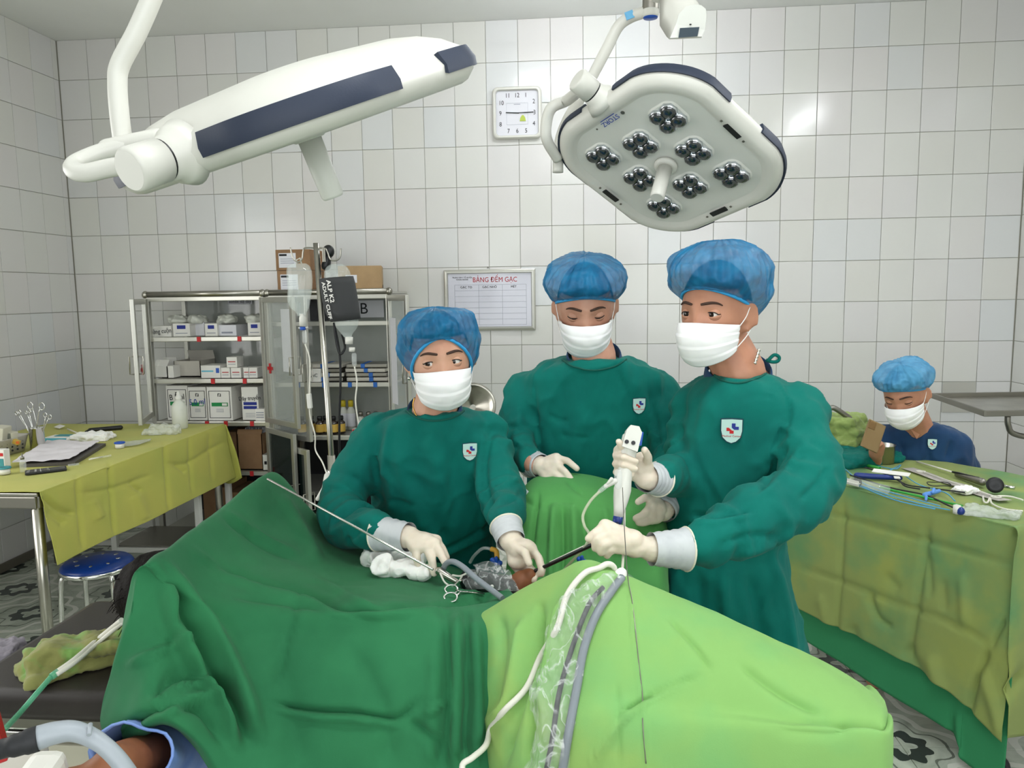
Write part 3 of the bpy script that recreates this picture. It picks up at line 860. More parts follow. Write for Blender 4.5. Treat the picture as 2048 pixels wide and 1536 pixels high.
# third shelf: large white cartons
for (p0, p1, pt, Y, dep, lab, hand, band) in ((331, 374, 771, 4.5, 0.3, 'large white carton marked by hand, leftmost on the third shelf', 'B Eml', MT['ink_green']), (375, 411, 774, 4.49, 0.3, 'narrow white carton with green band beside the marked one', '5.0 ml', MT['ink_green']), (413, 462, 774, 4.48, 0.3, 'large white carton with plain green band in the shelf middle', None, MT['ink_green']), (482, 515, 774, 4.5, 0.3, 'white carton with navy stripes and handwriting on the third shelf', 'Dây truyền', MT['navy_print'])):
    b, M, w, h = carton('supply_carton', lab, 'box', p0, p1, pt, 0.832, Y, dep, MT['white'], group='large cartons on the third shelf')
    t = 0.003
    if band == MT['ink_green']:
        for s in (-1, 1): patch(M, s * w * 0.42, h * 0.48, t, h * 0.8, MT['ink'], b, 'outline')
        for z in (0.08, 0.88): patch(M, 0, h * z, w * 0.84, t, MT['ink'], b, 'outline')
        patch(M, 0, h * 0.48, w * 0.66, h * 0.11, band, b); patch(M, w * 0.2, h * 0.48, w * 0.2, h * 0.07, MT['white'], b, dy=0.001)
        mb = MB(); 
        for (x, z, ww, hh) in ((-0.008, 0, 0.004, 0.018), (0.008, 0, 0.004, 0.018), (-0.003, 0.008, 0.012, 0.004), (0.004, -0.006, 0.010, 0.004)): mb.boxm(M @ Matrix.Translation((x, 0, h * 0.76 + z)), (ww, 0.0012, hh))
        mb.build('emblem', MT['ink'], b)
        for z in (0.34, 0.30, 0.26): patch(M, 0, h * z, w * 0.3, 0.002, MT['ink_grey'], b)
    else:
        for z in (0.5, 0.38): patch(M, 0, h * z, w * 0.8, h * 0.09, band, b)
        for z in (0.2, 0.15, 0.1): patch(M, 0, h * z, w * 0.6, 0.002, MT['ink_grey'], b)
    if hand: word(M, hand, 0, h * (0.66 if hand != '5.0 ml' else 0.55), 0.05 if hand != 'Dây truyền' else 0.036, MT['ink'] if hand != '5.0 ml' else MT['ink_blue'], b, 0.85, dy=0.0022, rot=0.06)
b, M, w, h = carton('small_carton', 'little white carton in front of the navy striped carton', 'box', 510, 529, 818, 0.832, 4.47, 0.06, MT['white'])
for z in (0.3, 0.5, 0.7): patch(M, 0, h * z, w * 0.8, 0.005, MT['ink_grey'], b)
# lower shelf
b, M, w, h = carton('cardboard_box', 'brown cardboard box full of paper sleeves on the lower shelf', 'box', 474, 523, 868, 0.522, 4.5, 0.3, MT['card'], flaps=((-1, 0.5, 0.03),))
for i in range(9):
    x = -w * 0.35 + i * w * 0.09
    MB().boxm(M @ Matrix.Translation((x, 0.12 + 0.01 * (i % 3), h * 0.92)) @ Matrix.Rotation(0.3 * math.sin(i * 2.1), 4, 'Y'), (0.003, 0.1, 0.09)).build('paper_sleeve', MT['paper'], b)
carton('cardboard_box', 'brown cardboard box at the back of the lower shelf', 'box', 452, 472, 864, 0.522, 4.6, 0.25, MT['card'])
b, M, w, h = carton('small_carton', 'small open white carton at right end of the lower shelf', 'box', 524, 537, 910, 0.522, 4.47, 0.09, MT['white'], flaps=((1, 0.2, 0.06),)); patch(M, 0, h * 0.5, 0.016, 0.02, MT['ink'], b)
carton('cardboard_box', 'brown cardboard box on the cabinet bottom under the yellow table', 'box', 405, 452, 975, 0.152, 4.5, 0.3, MT['card'])
carton('cardboard_box', 'brown cardboard box on the floor of the cabinet beside the drape', 'box', 455, 500, 985, 0.152, 4.5, 0.3, MT['card'])
# cartons on top of the right cabinet
for (p0, p1, z0, z1, lab, yw) in ((553, 622, 1.603, 1.735, 'brown carton with white label, lower one of the stack', 0.03), (553, 622, 1.737, 1.86, 'brown carton with white label, upper one of the stack', -0.02)):
    b, M, w, h = carton('cardboard_box', lab + ' on the cabinet', 'box', p0, p1, 540, z0, 4.52, 0.26, MT['card'], z1=z1, yaw=yw)
    patch(M, -w * 0.16, h * 0.48, w * 0.5, h * 0.7, MT['paper'], b, 'label'); patch(M, -w * 0.28, h * 0.74, w * 0.22, 0.012, MT['ink'], b, dy=0.001)
    for z in (0.55, 0.45, 0.35): patch(M, -w * 0.16, h * z, w * 0.4, 0.003, MT['ink_grey'], b, dy=0.001)
b, M, w, h = carton('cardboard_box', 'pale cardboard box alone on the right end of the cabinet', 'box', 668, 752, 535, 1.603, 4.52, 0.25, MT['card_pale'], z1=1.757, yaw=0.22)
patch(M, -w * 0.2, h * 0.5, w * 0.26, h * 0.3, MT['paper'], b, 'label')
MR = M @ Matrix.Translation((w / 2 + 0.0016, 0.125, 0)) @ Matrix.Rotation(pi / 2, 4, 'Z')
patch(MR, 0.0, h * 0.2, 0.06, 0.02, MT['ink'], b)
# sign letter B behind the drip
q = P(728, 618, YB - 0.05)
s_ = MB().box((q.x - 0.05, YB - 0.05, q.z), (0.36, 0.004, 0.11)).build('cabinet_sign', MT['paper']); tag(s_, 'pale card with a black letter B inside the right cabinet', 'sign')
word(Matrix.Translation((q.x, YB - 0.053, q.z)), 'B', 0, 0, 0.1, MT['ink'], s_)
for i, (p0, p1) in enumerate(((618, 634), (636, 652))):
    b, M, w, h = carton('binder', 'black binder standing %s on the upper shelf' % ('left of another' if i == 0 else 'right of another'), 'binder', p0, p1, 596, 1.432, 4.55, 0.2, MT['black_soft'], z1=1.56)
# stacked instrument trays with blue tape straps
for k in range(4):
    x0 = -1.78 + 0.0 * k
    for c in range(2):
        xx = -1.56 + c * 0.27; zz = 1.068 + 0.027 * k
        t = empty('sterile_pack', (xx, 4.6, zz), 'flat grey sterile pack, %s in the %s pile of the right cabinet' % (('lowest', 'second', 'third', 'topmost')[k], ('left', 'right')[c]), 'pack', 'sterile packs on the middle shelf')
        MB().box((xx, 4.6, zz + 0.012), (0.25, 0.2, 0.022), Matrix.Rotation(0.06 * math.sin(k * 2 + c), 4, 'Z'), 0.005).build('wrap', MT['basket'] if (k + c) % 2 else MT['steel_dull'], t)
        MB().box((xx + 0.03 * math.sin(k + c), 4.6, zz + 0.012), (0.024, 0.205, 0.0245), Matrix.Rotation(0.06 * math.sin(k * 2 + c), 4, 'Z')).build('tape_strap', MT['blue_tape'], t)
b, M, w, h = carton('pen_box', 'white box with black writing at left of the middle shelf', 'box', 594, 640, 738, 1.067, 4.48, 0.08, MT['white']); word(M, 'PEAC', 0.02, h * 0.5, 0.03, MT['ink'], b)
# medicine bottles
def bottle(px, Y, z, lab, capm, body, labm, r=0.026, hh=0.10, grp='medicine bottles on the lower glass shelf'):
    x = P(px, 850, Y).x
    t = empty('medicine_bottle', (x, Y, z), lab, 'bottle', grp)
    MB().lathe([(r, 0), (r, hh * 0.68), (r * 0.5, hh * 0.82), (r * 0.45, hh * 0.9)], (x, Y, z + 0.001), n=16).build('glass', body, t)
    MB().lathe([(r * 1.02, hh * 0.12), (r * 1.02, hh * 0.6)], (x, Y, z + 0.001), n=16, cap=False).build('label', labm, t)
    MB().lathe([(r * 0.62, hh * 0.84), (r * 0.62, hh * 1.04), (r * 0.5, hh * 1.08)], (x, Y, z + 0.001), n=14).build('cap', capm, t)
for i, px in enumerate((604, 622, 640, 652, 667, 682)):
    bottle(px, 4.5 + 0.02 * (i % 2), 0.747, 'brown medicine bottle with yellow label, %s from the left on the lower glass shelf' % ('first', 'second', 'third', 'fourth', 'fifth', 'sixth')[i], MT['black'], MT['brown_glass'], MT['yellow_label'])
for i, px in enumerate((688, 703)):
    bottle(px, 4.66, 0.747, 'tall bottle with yellow cap, %s one behind the brown bottles' % ('left', 'right')[i], MT['yellow_cap'], MT['milky'], MT['paper'], 0.026, 0.17)
for i, px in enumerate((722, 738, 752)):
    bottle(px, 4.6, 0.747, 'clear vial with grey cap, %s of three at right of the glass shelf' % ('left', 'middle', 'right')[i], MT['steel_dull'], MT['milky'], MT['paper'], 0.024, 0.11)
for i, (p0, p1) in enumerate(((704, 718), (719, 731))):
    b, M, w, h = carton('pill_box', 'tiny red and white pill box, %s of two on the shelf edge' % ('left', 'right')[i], 'box', p0, p1, 858 - 6 * i, 0.747, 4.47, 0.05, MT['white']); patch(M, -w * 0.25, h * 0.5, w * 0.4, h * 0.9, MT['red_tape'], b)
# ------------------------------------------------------------------ things on the far wall
ck = empty('wall_clock', (-0.392, YB, 2.69), 'square white wall clock showing quarter past nine', 'clock')
def rrect(w, h, r, n=6):
    out = []
    for (sx, sy, a0) in ((1, 1, 0), (-1, 1, pi / 2), (-1, -1, pi), (1, -1, 3 * pi / 2)):
        for k in range(n + 1):
            a = a0 + pi / 2 * k / n
            out.append((sx * (w / 2 - r) + r * math.cos(a), sy * (h / 2 - r) + r * math.sin(a)))
    return out
cx, cz = -0.392, 2.69
def ring_frame(w, h, r, d, rim, parent, mat, name, cx, cz, y=YB):
    rings = []
    for (dw, dy) in ((0, 0), (0, d * 0.7), (rim * 0.35, d), (rim * 0.8, d), (rim, d * 0.55)):
        rings.append([(cx + a, y - dy, cz + b) for a, b in rrect(w - 2 * dw, h - 2 * dw, max(r - dw * 0.6, 0.002))])
    o = MB().loft(rings, cap=False).build(name, mat, parent); auto_smooth(o, 50); return o
ring_frame(0.305, 0.312, 0.035, 0.034, 0.022, ck, MT['white_plastic'], 'rim', cx, cz)
MB().prism([(cx + a, YB - 0.012, cz + b) for a, b in rrect(0.268, 0.275, 0.02)], (0, 0.008, 0)).build('dial', MT['paper'], ck)
CM = Matrix.Translation((cx, YB - 0.0125, cz))
for n_, (x, z) in {'12': (0.0, .105), '1': (.055, .105), '2': (.104, .066), '3': (.108, 0.0), '4': (.104, -.066), '5': (.055, -.108), '6': (0, -.108), '7': (-.055, -.108), '8': (-.104, -.066), '9': (-.104, 0), '10': (-.098, .062), '11': (-.058, .105)}.items():
    word(CM, n_, x, z, 0.038, MT['ink'], ck, 0.85, name='numeral')
def hand_(a, L, w, name, dy):
    M = CM @ Matrix.Translation((0, -dy, 0)) @ Matrix.Rotation(a, 4, 'Y')
    MB().boxm(M @ Matrix.Translation((0, 0, L / 2 - 0.012)), (w, 0.001, L), 0).build(name, MT['ink'], ck)
hand_(-pi / 2 + 0.06, 0.082, 0.006, 'hour_hand', 0.003); hand_(pi / 2 - 0.03, 0.115, 0.004, 'minute_hand', 0.005); hand_(pi / 2 + 0.03, 0.115, 0.0015, 'second_hand', 0.007)
for s in (-1, 1): MB().boxm(CM @ Matrix.Translation((s * 0.066, -0.001, -0.004)), (0.0008, 0.0006, 0.128)).build('dial_line', MT['ink_grey'], ck)
for s in (-1, 1): MB().boxm(CM @ Matrix.Translation((0, -0.001, -0.004 + s * 0.064)), (0.132, 0.0006, 0.0008)).build('dial_line', MT['ink_grey'], ck)
MB().prism([CM @ Vector((x, -0.004, z)) for x, z in ((0.016, -0.05), (0.054, -0.05), (0.05, -0.03), (0.04, -0.014), (0.03, -0.014), (0.02, -0.03))], (0, 0.002, 0)).build('price_sticker', mk('lime_sticker', '#a9b84c', 0.6), ck)
MB().boxm(CM @ Matrix.Translation((0.0, -0.001, 0.052)), (0.04, 0.0006, 0.003)).build('maker_mark', MT['ink_grey'], ck)
# count board
bx0, bx1, bz0, bz1 = -0.877, -0.291, 1.345, 1.735
bd = empty('count_board', ((bx0 + bx1) / 2, YB, 1.54), 'framed whiteboard titled in red with an empty table, beside the surgeons', 'board')
mb = MB()
w_, h_ = bx1 - bx0, bz1 - bz0; bcx, bcz = (bx0 + bx1) / 2, (bz0 + bz1) / 2
ring_frame(w_, h_, 0.004, 0.02, 0.026, bd, MT['alu'], 'frame', bcx, bcz)
MB().box((bcx, YB - 0.006, bcz), (w_ - 0.05, 0.006, h_ - 0.05)).build('board_sheet', mk('board_laminate', '#d3d3de', 0.12), bd)
BM = Matrix.Translation((bcx, YB - 0.0092, bcz))
word(BM, 'BẢNG ĐẾM GẠC', 0.035, 0.128, 0.044, MT['ink_red'], bd, 0.86)
word(BM, 'TRUNG TÂM Y TẾ HUYỆN', -0.175, 0.145, 0.012, MT['ink'], bd, 0.9); word(BM, 'KHOA NGOẠI', -0.175, 0.132, 0.012, MT['ink'], bd)
for s, x in (('GẠC TO', -0.15), ('GẠC NHỎ', 0.0), ('MÉT', 0.155)): word(BM, s, x, 0.083, 0.02, MT['ink'], bd)
for x in (-0.225, -0.07, 0.082, 0.235): patch(BM, x, -0.03, 0.0015, 0.255, MT['ink_grey'], bd, 'rule')
for k in range(8): patch(BM, 0.005, 0.098 - 0.0365 * k, 0.46, 0.0015, MT['ink_grey'], bd, 'rule')
sc_ = MB().lathe([(0.006, 0), (0.004, 0.006)], (bcx - 0.01, YB - 0.001, bz1 + 0.012), (0, -1, 0), 10).build('wall_screw', MT['steel_dull']); tag(sc_, 'small dark screw head in the wall just above the count board', 'screw')
# ------------------------------------------------------------------ yellow-covered table at left
tx0, tx1, ty0, ty1, tz = -3.2, -2.105, 2.735, 4.275, 0.838
tb = empty('steel_table', ((tx0 + tx1) / 2, (ty0 + ty1) / 2, 0), 'steel table under the olive-yellow cloth', 'table')
MB().box(((tx0 + tx1) / 2, (ty0 + ty1) / 2, tz - 0.008), (tx1 - tx0, ty1 - ty0, 0.014), None, 0.003).build('table_top', MT['steel'], tb)
mb = MB()
for y in (ty0 + 0.015, ty1 - 0.015): mb.box(((tx0 + tx1) / 2, y, tz - 0.04), (tx1 - tx0 - 0.02, 0.028, 0.05), None, 0.006)
for x in (tx0 + 0.015, tx1 - 0.015): mb.box((x, (ty0 + ty1) / 2, tz - 0.04), (0.028, ty1 - ty0 - 0.02, 0.05), None, 0.006)
mb.build('apron', MT['steel_dull'], tb)
for x in (tx0 + 0.03, tx1 - 0.024):
    for y in (ty0 + 0.024, ty1 - 0.03):
        MB().tube([(x, y, 0.0), (x, y, tz - 0.02)], 0.021, 14).build('leg', MT['steel'], tb)
# cloth: top + hanging right side, back-right corner
def yz(px, py, x): return PX(px, py, x)
hem = [P(93, 1133, 2.72).z, 0.55, 0.535, 0.53, 0.525, 0.52]
xs = tx1 + 0.012
rows = []
ys = [ty0 + 0.0, ty0 + 0.3, ty0 + 0.62, ty0 + 0.93, ty0 + 1.24, ty1 + 0.012]
for i, y in enumerate(ys):
    yy = y
    rows.append([Vector((tx0 - 0.0, yy, tz + 0.004)), Vector((tx0 + 0.4, yy, tz + 0.0035)), Vector((tx1 - 0.25, yy, tz + 0.0035)), Vector((tx1 - 0.02, yy, tz + 0.004)), Vector((xs + 0.004, yy, tz - 0.008)), Vector((xs + 0.016, yy, tz - 0.12)), Vector((xs + 0.03, yy - 0.0, (hem[i] + tz) / 2 - 0.04)), Vector((xs + 0.045, yy + (0.0 if i < 5 else 0.02), hem[i]))])
vf = [([(153, 955), (165, 1095)], 5, 0.006), ([(218, 925), (229, 1070)], 4, 0.007), ([(328, 888), (338, 1020)], 4, 0.006), ([(378, 875), (384, 985)], 4, 0.005), ([(418, 868), (424, 960)], 4, 0.004),
      ([(85, 990), (120, 1020), (150, 1027)], 6, 0.009), ([(95, 1020), (130, 1050)], 9, 0.006), ([(160, 986), (220, 978), (300, 950)], 4, 0.005), ([(330, 925), (370, 928), (410, 905), (445, 885)], 4, 0.005), ([(260, 965), (275, 978), (285, 980)], 5, 0.006), ([(180, 1000), (200, 1040)], 12, -0.006), ([(270, 990), (290, 1040)], 12, -0.007), ([(350, 930), (372, 945)], 5, 0.006)]
vf = [(q[0], q[1], q[2] * 1.9) for q in vf]
yc = sheet('table_cloth', rows, MT['cloth_yellow'], None, 16, 44, vf, ((0.0022, (4, 4, 4), 1), (0.0014, (13, 9, 9), 2)), 0.002, flip=True)
tag(yc, 'olive-yellow cloth spread over the left table and hanging down its side', 'cloth')
# back-right corner of the cloth falling in a point
q0 = Vector((xs + 0.01, ty1 + 0.012, tz))
rows = [[q0 + Vector((-0.22, 0.012, 0)), q0 + Vector((-0.1, 0.012, 0)), q0 + Vector((0, 0.006, 0))],
        [q0 + Vector((-0.2, 0.03, -0.15)), q0 + Vector((-0.07, 0.02, -0.16)), q0 + Vector((0.05, 0.012, -0.17))],
        [q0 + Vector((-0.16, 0.035, -0.3)), q0 + Vector((-0.02, 0.03, -0.36)), q0 + Vector((0.075, 0.015, -0.32))]]
sheet('corner_fall', rows, MT['cloth_yellow'], yc, 6, 6, (), ((0.004, (10, 10, 4), 5),), 0.002)
# blue stool
st = empty('round_stool', (-2.105, 3.06, 0), 'round stool with blue vinyl seat and chrome legs under the yellow table', 'stool')
MB().lathe([(0.0, 0.425), (0.142, 0.425), (0.146, 0.433), (0.142, 0.442), (0.13, 0.452), (0.06, 0.456), (0.0, 0.457)], (-2.105, 3.06, 0), n=40, cap=False).build('seat', MT['blue_vinyl'], st)
MB().lathe([(0.143, 0.415), (0.149, 0.418), (0.149, 0.432), (0.143, 0.435)], (-2.105, 3.06, 0), n=40, cap=False).build('rim', MT['chrome'], st)
for k in range(8):
    a = 2 * pi * k / 8 + 0.3
    c = Vector((-2.105 + 0.085 * math.cos(a), 3.06 + 0.085 * math.sin(a), 0.4555))
    MB().ell(c, (0.011, 0.007, 0.0022), Matrix.Rotation(a, 4, 'Z'), 10, 6).build('vent_hole', MT['chrome'], st)
for k in range(4):
    a = 2 * pi * k / 4 + 0.95
    d = Vector((math.cos(a), math.sin(a), 0)); c = Vector((-2.105, 3.06, 0))
    MB().tube(crom([c + d * 0.06 + Vector((0, 0, 0.412)), c + d * 0.125 + Vector((0, 0, 0.41)), c + d * 0.15 + Vector((0, 0, 0.37)), c + d * 0.165 + Vector((0, 0, 0.0))], 6), 0.0105, 10).build('leg', MT['chrome'], st)
# white trolley standing under the yellow table near the cabinets
tr = empty('white_trolley', (-2.45, 4.2, 0), 'white steel trolley frame with castors below the far end of the yellow table', 'trolley')
for (x, y) in ((-2.62, 4.35), (-2.12, 4.35), (-2.62, 3.98), (-2.12, 3.98)):
    MB().box((x, y, 0.36), (0.032, 0.032, 0.56), None, 0.004).build('leg', MT['white_paint'], tr)
    MB().tube([(x, y, 0.045), (x, y, 0.1)], 0.011, 8).build('castor_stem', MT['black_soft'], tr)
    MB().lathe([(0.024, -0.011), (0.026, 0), (0.024, 0.011)], (x, y, 0.0262), (1, 0, 0), 14).build('castor', MT['black_soft'], tr)
for y in (4.35, 3.98): MB().box((-2.37, y, 0.18), (0.5, 0.026, 0.03), None, 0.004).build('rail', MT['white_paint'], tr)
for x in (-2.62, -2.12):
    for z in (0.18, 0.63): MB().box((x, 4.165, z), (0.026, 0.37, 0.03), None, 0.004).build('rail', MT['white_paint'], tr)
MB().box((-2.37, 4.165, 0.2), (0.5, 0.36, 0.006)).build('shelf', MT['steel_dull'], tr)
fb = MB().box((-2.86, 4.56, 0.018), (0.75, 0.03, 0.03), None, 0.004).build('floor_rail', MT['white_paint']); tag(fb, 'white metal rail lying on the floor along the cabinet foot', 'rail')
# ------------------------------------------------------------------ surgical lamps
def outline(n_corner=10, w=0.568, r=0.15, inset=0.0):
    out = []
    for (x, y) in rrect(w - 2 * inset, w - 2 * inset, max(r - inset * 0.7, 0.02), n_corner):
        k = 1 + 0.045 * math.cos(4 * math.atan2(y, x))      # sides bulge a little
        c, s = math.cos(pi / 4), math.sin(pi / 4)
        out.append(((x * c - y * s) * k, (x * s + y * c) * k))
    return out
def dense_outline(inset, m=120):
    o = outline(10, inset=inset); pts = [Vector((x, y, 0)) for x, y in o]
    L = [(pts[(i + 1) % len(pts)] - pts[i]).length for i in range(len(pts))]; T = sum(L)
    out = []; i = 0; acc = 0
    for k in range(m):
        t = T * k / m
        while acc + L[i] < t: acc += L[i]; i += 1
        q = pts[i].lerp(pts[(i + 1) % len(pts)], (t - acc) / L[i]); out.append((q.x, q.y))
    a0 = min(range(m), key=lambda j: (abs(math.atan2(out[j][1], out[j][0]))))
    return out[a0:] + out[:a0]
def surgical_lamp(C, a, b, label, mount, detail=True, loc0=None):
    a = Vector(a).normalized(); b = Vector(b); b = (b - a * b.dot(a)).normalized(); n = a.cross(b)
    C = Vector(C)
    L = lambda x, y, z=0.0: C + a * x + b * y + n * z
    root = empty('surgical_lamp', C, label, 'surgical lamp', 'ceiling surgical lamps')
    MF = Matrix((a, b, n)).transposed().to_4x4(); MF.translation = C
    prof = [(0.115, -0.098), (0.075, -0.088), (0.04, -0.072), (0.014, -0.052), (0.0, -0.028), (0.004, -0.010), (0.018, 0.004), (0.030, 0.008), (0.044, 0.004), (0.056, -0.004)]
    outs = {d: dense_outline(d) for d, z in prof}
    rings = [[L(x, y, z) for x, y in outs[d]] for d, z in prof]
    top = MB().loft(rings, cap=True); o = top.build('housing', MT['lamp_white'], root); auto_smooth(o, 60)
    hump = [(0.30, 0.17, -0.094), (0.28, 0.15, -0.112), (0.2, 0.1, -0.122)]
    face = MB().prism([L(x, y, -0.008) for x, y in dense_outline(0.05)], n * 0.005); face.build('light_face', MT['lamp_under'], root)
    # rubber bumpers round the four corners
    m = len(rings[0])
    for q in range(4):
        idx = [int((q * m / 4 + k)) % m for k in range(-11, 12)]
        bo = dense_outline(0.0)
        R_ = []
        for j in idx:
            x, y = bo[j]; l_ = math.hypot(x, y); ux, uy = x / l_, y / l_
            R_.append([L(x + ux * 0.0035, y + uy * 0.0035, -0.014), L(x + ux * 0.005, y + uy * 0.005, -0.028), L(x - ux * 0.004, y - uy * 0.004, -0.050), L(x - ux * 0.018, y - uy * 0.018, -0.046), L(x - ux * 0.01, y - uy * 0.01, -0.02)])
        auto_smooth(MB().loft(R_, cap=True).build('bumper', MT['rubber_blue'], root), 50)
    u = 0.185
    if detail:
        pods = [(1, 0), (-1, 0), (0, 1), (0, -1), (.4, .39), (-.4, .39), (-.4, -.39), (.4, -.39)]
        for (px, py) in pods:
            cx_, cy_ = px * u, py * u
            cell = []
            for (dw, z) in ((0, -0.0035), (0.004, 0.002), (0.012, 0.0025)):
                cell.append([L(cx_ + (x - y) * 0.7071 * 1.0, cy_ + (x + y) * 0.7071, z) for x, y in rrect(0.098 - 2 * dw, 0.098 - 2 * dw, 0.03)])
            ce = MB().loft(cell).build('lens_cell', MT['lamp_under'], root); auto_smooth(ce, 40)
            for (dx, dy) in ((1, 0), (-1, 0), (0, 1), (0, -1)):
                q = L(cx_ + dx * 0.0275, cy_ + dy * 0.0275, 0.002)
                le = MB().lathe([(0.0245, 0.0), (0.025, 0.003), (0.019, 0.012), (0.011, 0.0165), (0.0, 0.0165)], q, n, 8, cap=False).build('lens', MT['lens'], ce)
                MB().lathe([(0.0262, -0.001), (0.0268, 0.003), (0.0228, 0.0075)], q, n, 8, cap=False).build('lens_rim', MT['lens_clear'], le)
        for (x, y, ang) in ((.92, .92, -pi / 4), (-.9, -.9, -pi / 4), (.9, -.9, pi / 4)):
            M = MF @ Matrix.Translation((x * u, y * u, 0.0055)) @ Matrix.Rotation(ang, 4, 'Z')
            k = MB().boxm(M, (0.058, 0.017, 0.004), 0.001).build('control_display', MT['black'], root)
            for s in (-1, 1): MB().boxm(M @ Matrix.Translation((s * 0.045, 0.0, 0.001)), (0.006, 0.006, 0.003), 0.001).build('button', MT['steel_dull'], k)
        M = MF @ Matrix.Translation((-0.85 * u, 0.85 * u, 0.0078)) @ Matrix.Rotation(pi + pi / 4, 4, 'Z')
        text('lettering', 'STORZ', 0.021, MT['ink_blue'], root, M @ Matrix.Translation((0, 0.0, 0)), 0.0003)
        MB().boxm(M @ Matrix.Translation((0, -0.012, 0)), (0.055, 0.002, 0.001)).build('underline', MT['ink_blue'], root)
        for dx, r_ in ((-0.05, 0.006), (0.055, 0.003)): MB().lathe([(r_, 0), (r_, 0.0012)], (M @ Vector((dx, 0, 0))), n, 12).build('symbol_dot', MT['steel_dull'], root)
    hb = MB().lathe([(0.034, 0), (0.034, 0.008), (0.026, 0.013)], L(0, 0, 0), n, 24)
    hb.lathe([(0.0215, 0.01), (0.0205, 0.115), (0.018, 0.12)], L(0, 0, 0), n, 24); hb.build('handle', MT['lamp_white'] if detail else MT['lamp_under'], root)
    # knuckle on the middle of the upper-left side
    md = (a * mount[0] + b * mount[1]).normalized()
    e = C + md * 0.272 - n * 0.03
    kn = MB().lathe([(0.05, -0.012), (0.042, 0.008), (0.034, 0.018), (0.032, 0.03), (0.030, 0.031), (0.030, 0.034), (0.0325, 0.035), (0.0325, 0.085), (0.028, 0.090)], e, md, 28)
    kn.build('knuckle', MT['lamp_white'], root)
    MB().lathe([(0.0308, 0.0305), (0.0308, 0.0345)], e, md, 28, cap=False).build('seam', MT['black'], root)
    return root, e, md, n, L
# right lamp: face tilted towards the photographer
aR = Vector((0.964, -0.188, -0.187)); bR = Vector((-0.062, -0.844, 0.532))
CR = Vector((0.244, 2.301, 1.941))
rl, eR, mdR, nR, LR = surgical_lamp(CR, aR, bR, 'surgical lamp facing the camera with eight clusters of lenses', (-1, 1))
yR = 2.36
arm = MB().tube(crom([P(1298, 22, yR - 0.02), P(1262, 34, yR), P(1236, 54, yR), P(1212, 100, yR), P(1170, 180, yR + 0.03), P(1135, 240, yR + 0.06), P(1118, 290, yR + 0.07), P(1116, 345, yR + 0.07)], 6), 0.0165, 14)
arm.build('support_arm', MT['lamp_white'], rl)
MB().tube(crom([eR + mdR * 0.06, P(1135, 200, yR - 0.02), P(1104, 215, yR - 0.02), P(1093, 245, yR - 0.01), P(1094, 280, yR), P(1116, 318, yR + 0.05)], 6), 0.0165, 14).build('yoke', MT['lamp_white'], rl)
MB().boxm(frame(P(1259, 30, yR - 0.017), P(1262, 34, yR) - P(1280, 27, yR), y=(0, -1, 0)), (0.024, 0.002, 0.022)).build('blue_sticker', MT['blue_line'], rl)
sx = P(1301, 20, yR - 0.02)
MB().lathe([(0.0, 0), (0.021, 0.0), (0.0235, 0.006), (0.0235, ZC - sx.z - 0.02)], (sx.x, sx.y, sx.z - 0.02), n=20, cap=False).build('stem', MT['lamp_white'], rl)
MB().lathe([(0.0, -0.002), (0.0205, -0.001), (0.0215, 0.004)], (sx.x, sx.y, sx.z - 0.0215), n=20, cap=False).build('stem_cap', MT['blue_part'], rl)
MB().lathe([(0.0238, 0.02), (0.0238, 0.07)], (sx.x, sx.y, sx.z - 0.02), n=20, cap=False).build('type_plate', MT['steel_dull'], rl)
MB().lathe([(0.0, -0.05), (0.07, -0.05), (0.09, -0.02), (0.09, 0)], (sx.x, sx.y, ZC), n=28, cap=False).build('ceiling_mount', MT['lamp_white'], rl)
# spring-arm end with dark window, hanging next to the stem
ca = empty('spring_arm', P(1370, -40, 2.1), 'white wedge-shaped spring arm end with a dark window beside the lamp stem', 'lamp arm')
yA = 2.05
f0 = [P(1340, 76, yA), P(1404, 73, yA), P(1410, 60, yA), P(1413, 30, yA - 0.005), P(1412, 18, yA - 0.01), P(1402, 10, yA - 0.012), P(1388, 9, yA - 0.012), P(1372, 13, yA - 0.01), P(1358, 28, yA - 0.005), P(1352, 48, yA)]
MB().prism([f0[i] for i in (0, 9, 8, 7, 6, 5, 4, 3, 2, 1)], (0, 0.012, 0.001)).build('end_plate', MT['lamp_under'], ca)
back = [q + Vector((-0.045, 0.10, 0.06)) for q in f0]
top = [P(1412, -60, yA), P(1350, -60, yA)]
ring0 = [q + Vector((0, 0.012, 0)) for q in f0]
ring1 = [q + Vector((-0.005, 0.03, 0.012)) for q in f0]
up = [Vector((q.x * 0.35 + (f0[0].x - 0.02) * 0.65 - 0.005, q.y + 0.10, max(q.z, f0[0].z) + 0.16 + 0.2 * (q.z - f0[0].z))) for q in f0]
MB().loft([ring0, ring1, [q + Vector((-0.02, 0.06, 0.05)) for q in f0], up]).build('arm_shell', MT['lamp_white'], ca)
w0 = [P(1360, 56, yA - 0.006), P(1399, 54, yA - 0.006), P(1395, 72, yA - 0.006), P(1357, 75, yA - 0.006)]
MB().prism(w0, (0, 0.004, 0)).build('dark_window', mk('dark_window', '#37434c', 0.12), ca)
MB().ell(P(1381, 49, yA - 0.006), (0.003, 0.002, 0.002)).build('screw', MT['black'], ca)
q = up[0]
MB().tube([q + Vector((0.01, -0.01, -0.03)), Vector((q.x + 0.03, q.y + 0.05, ZC))], 0.035, 16).build('arm_post', MT['lamp_white'], ca)
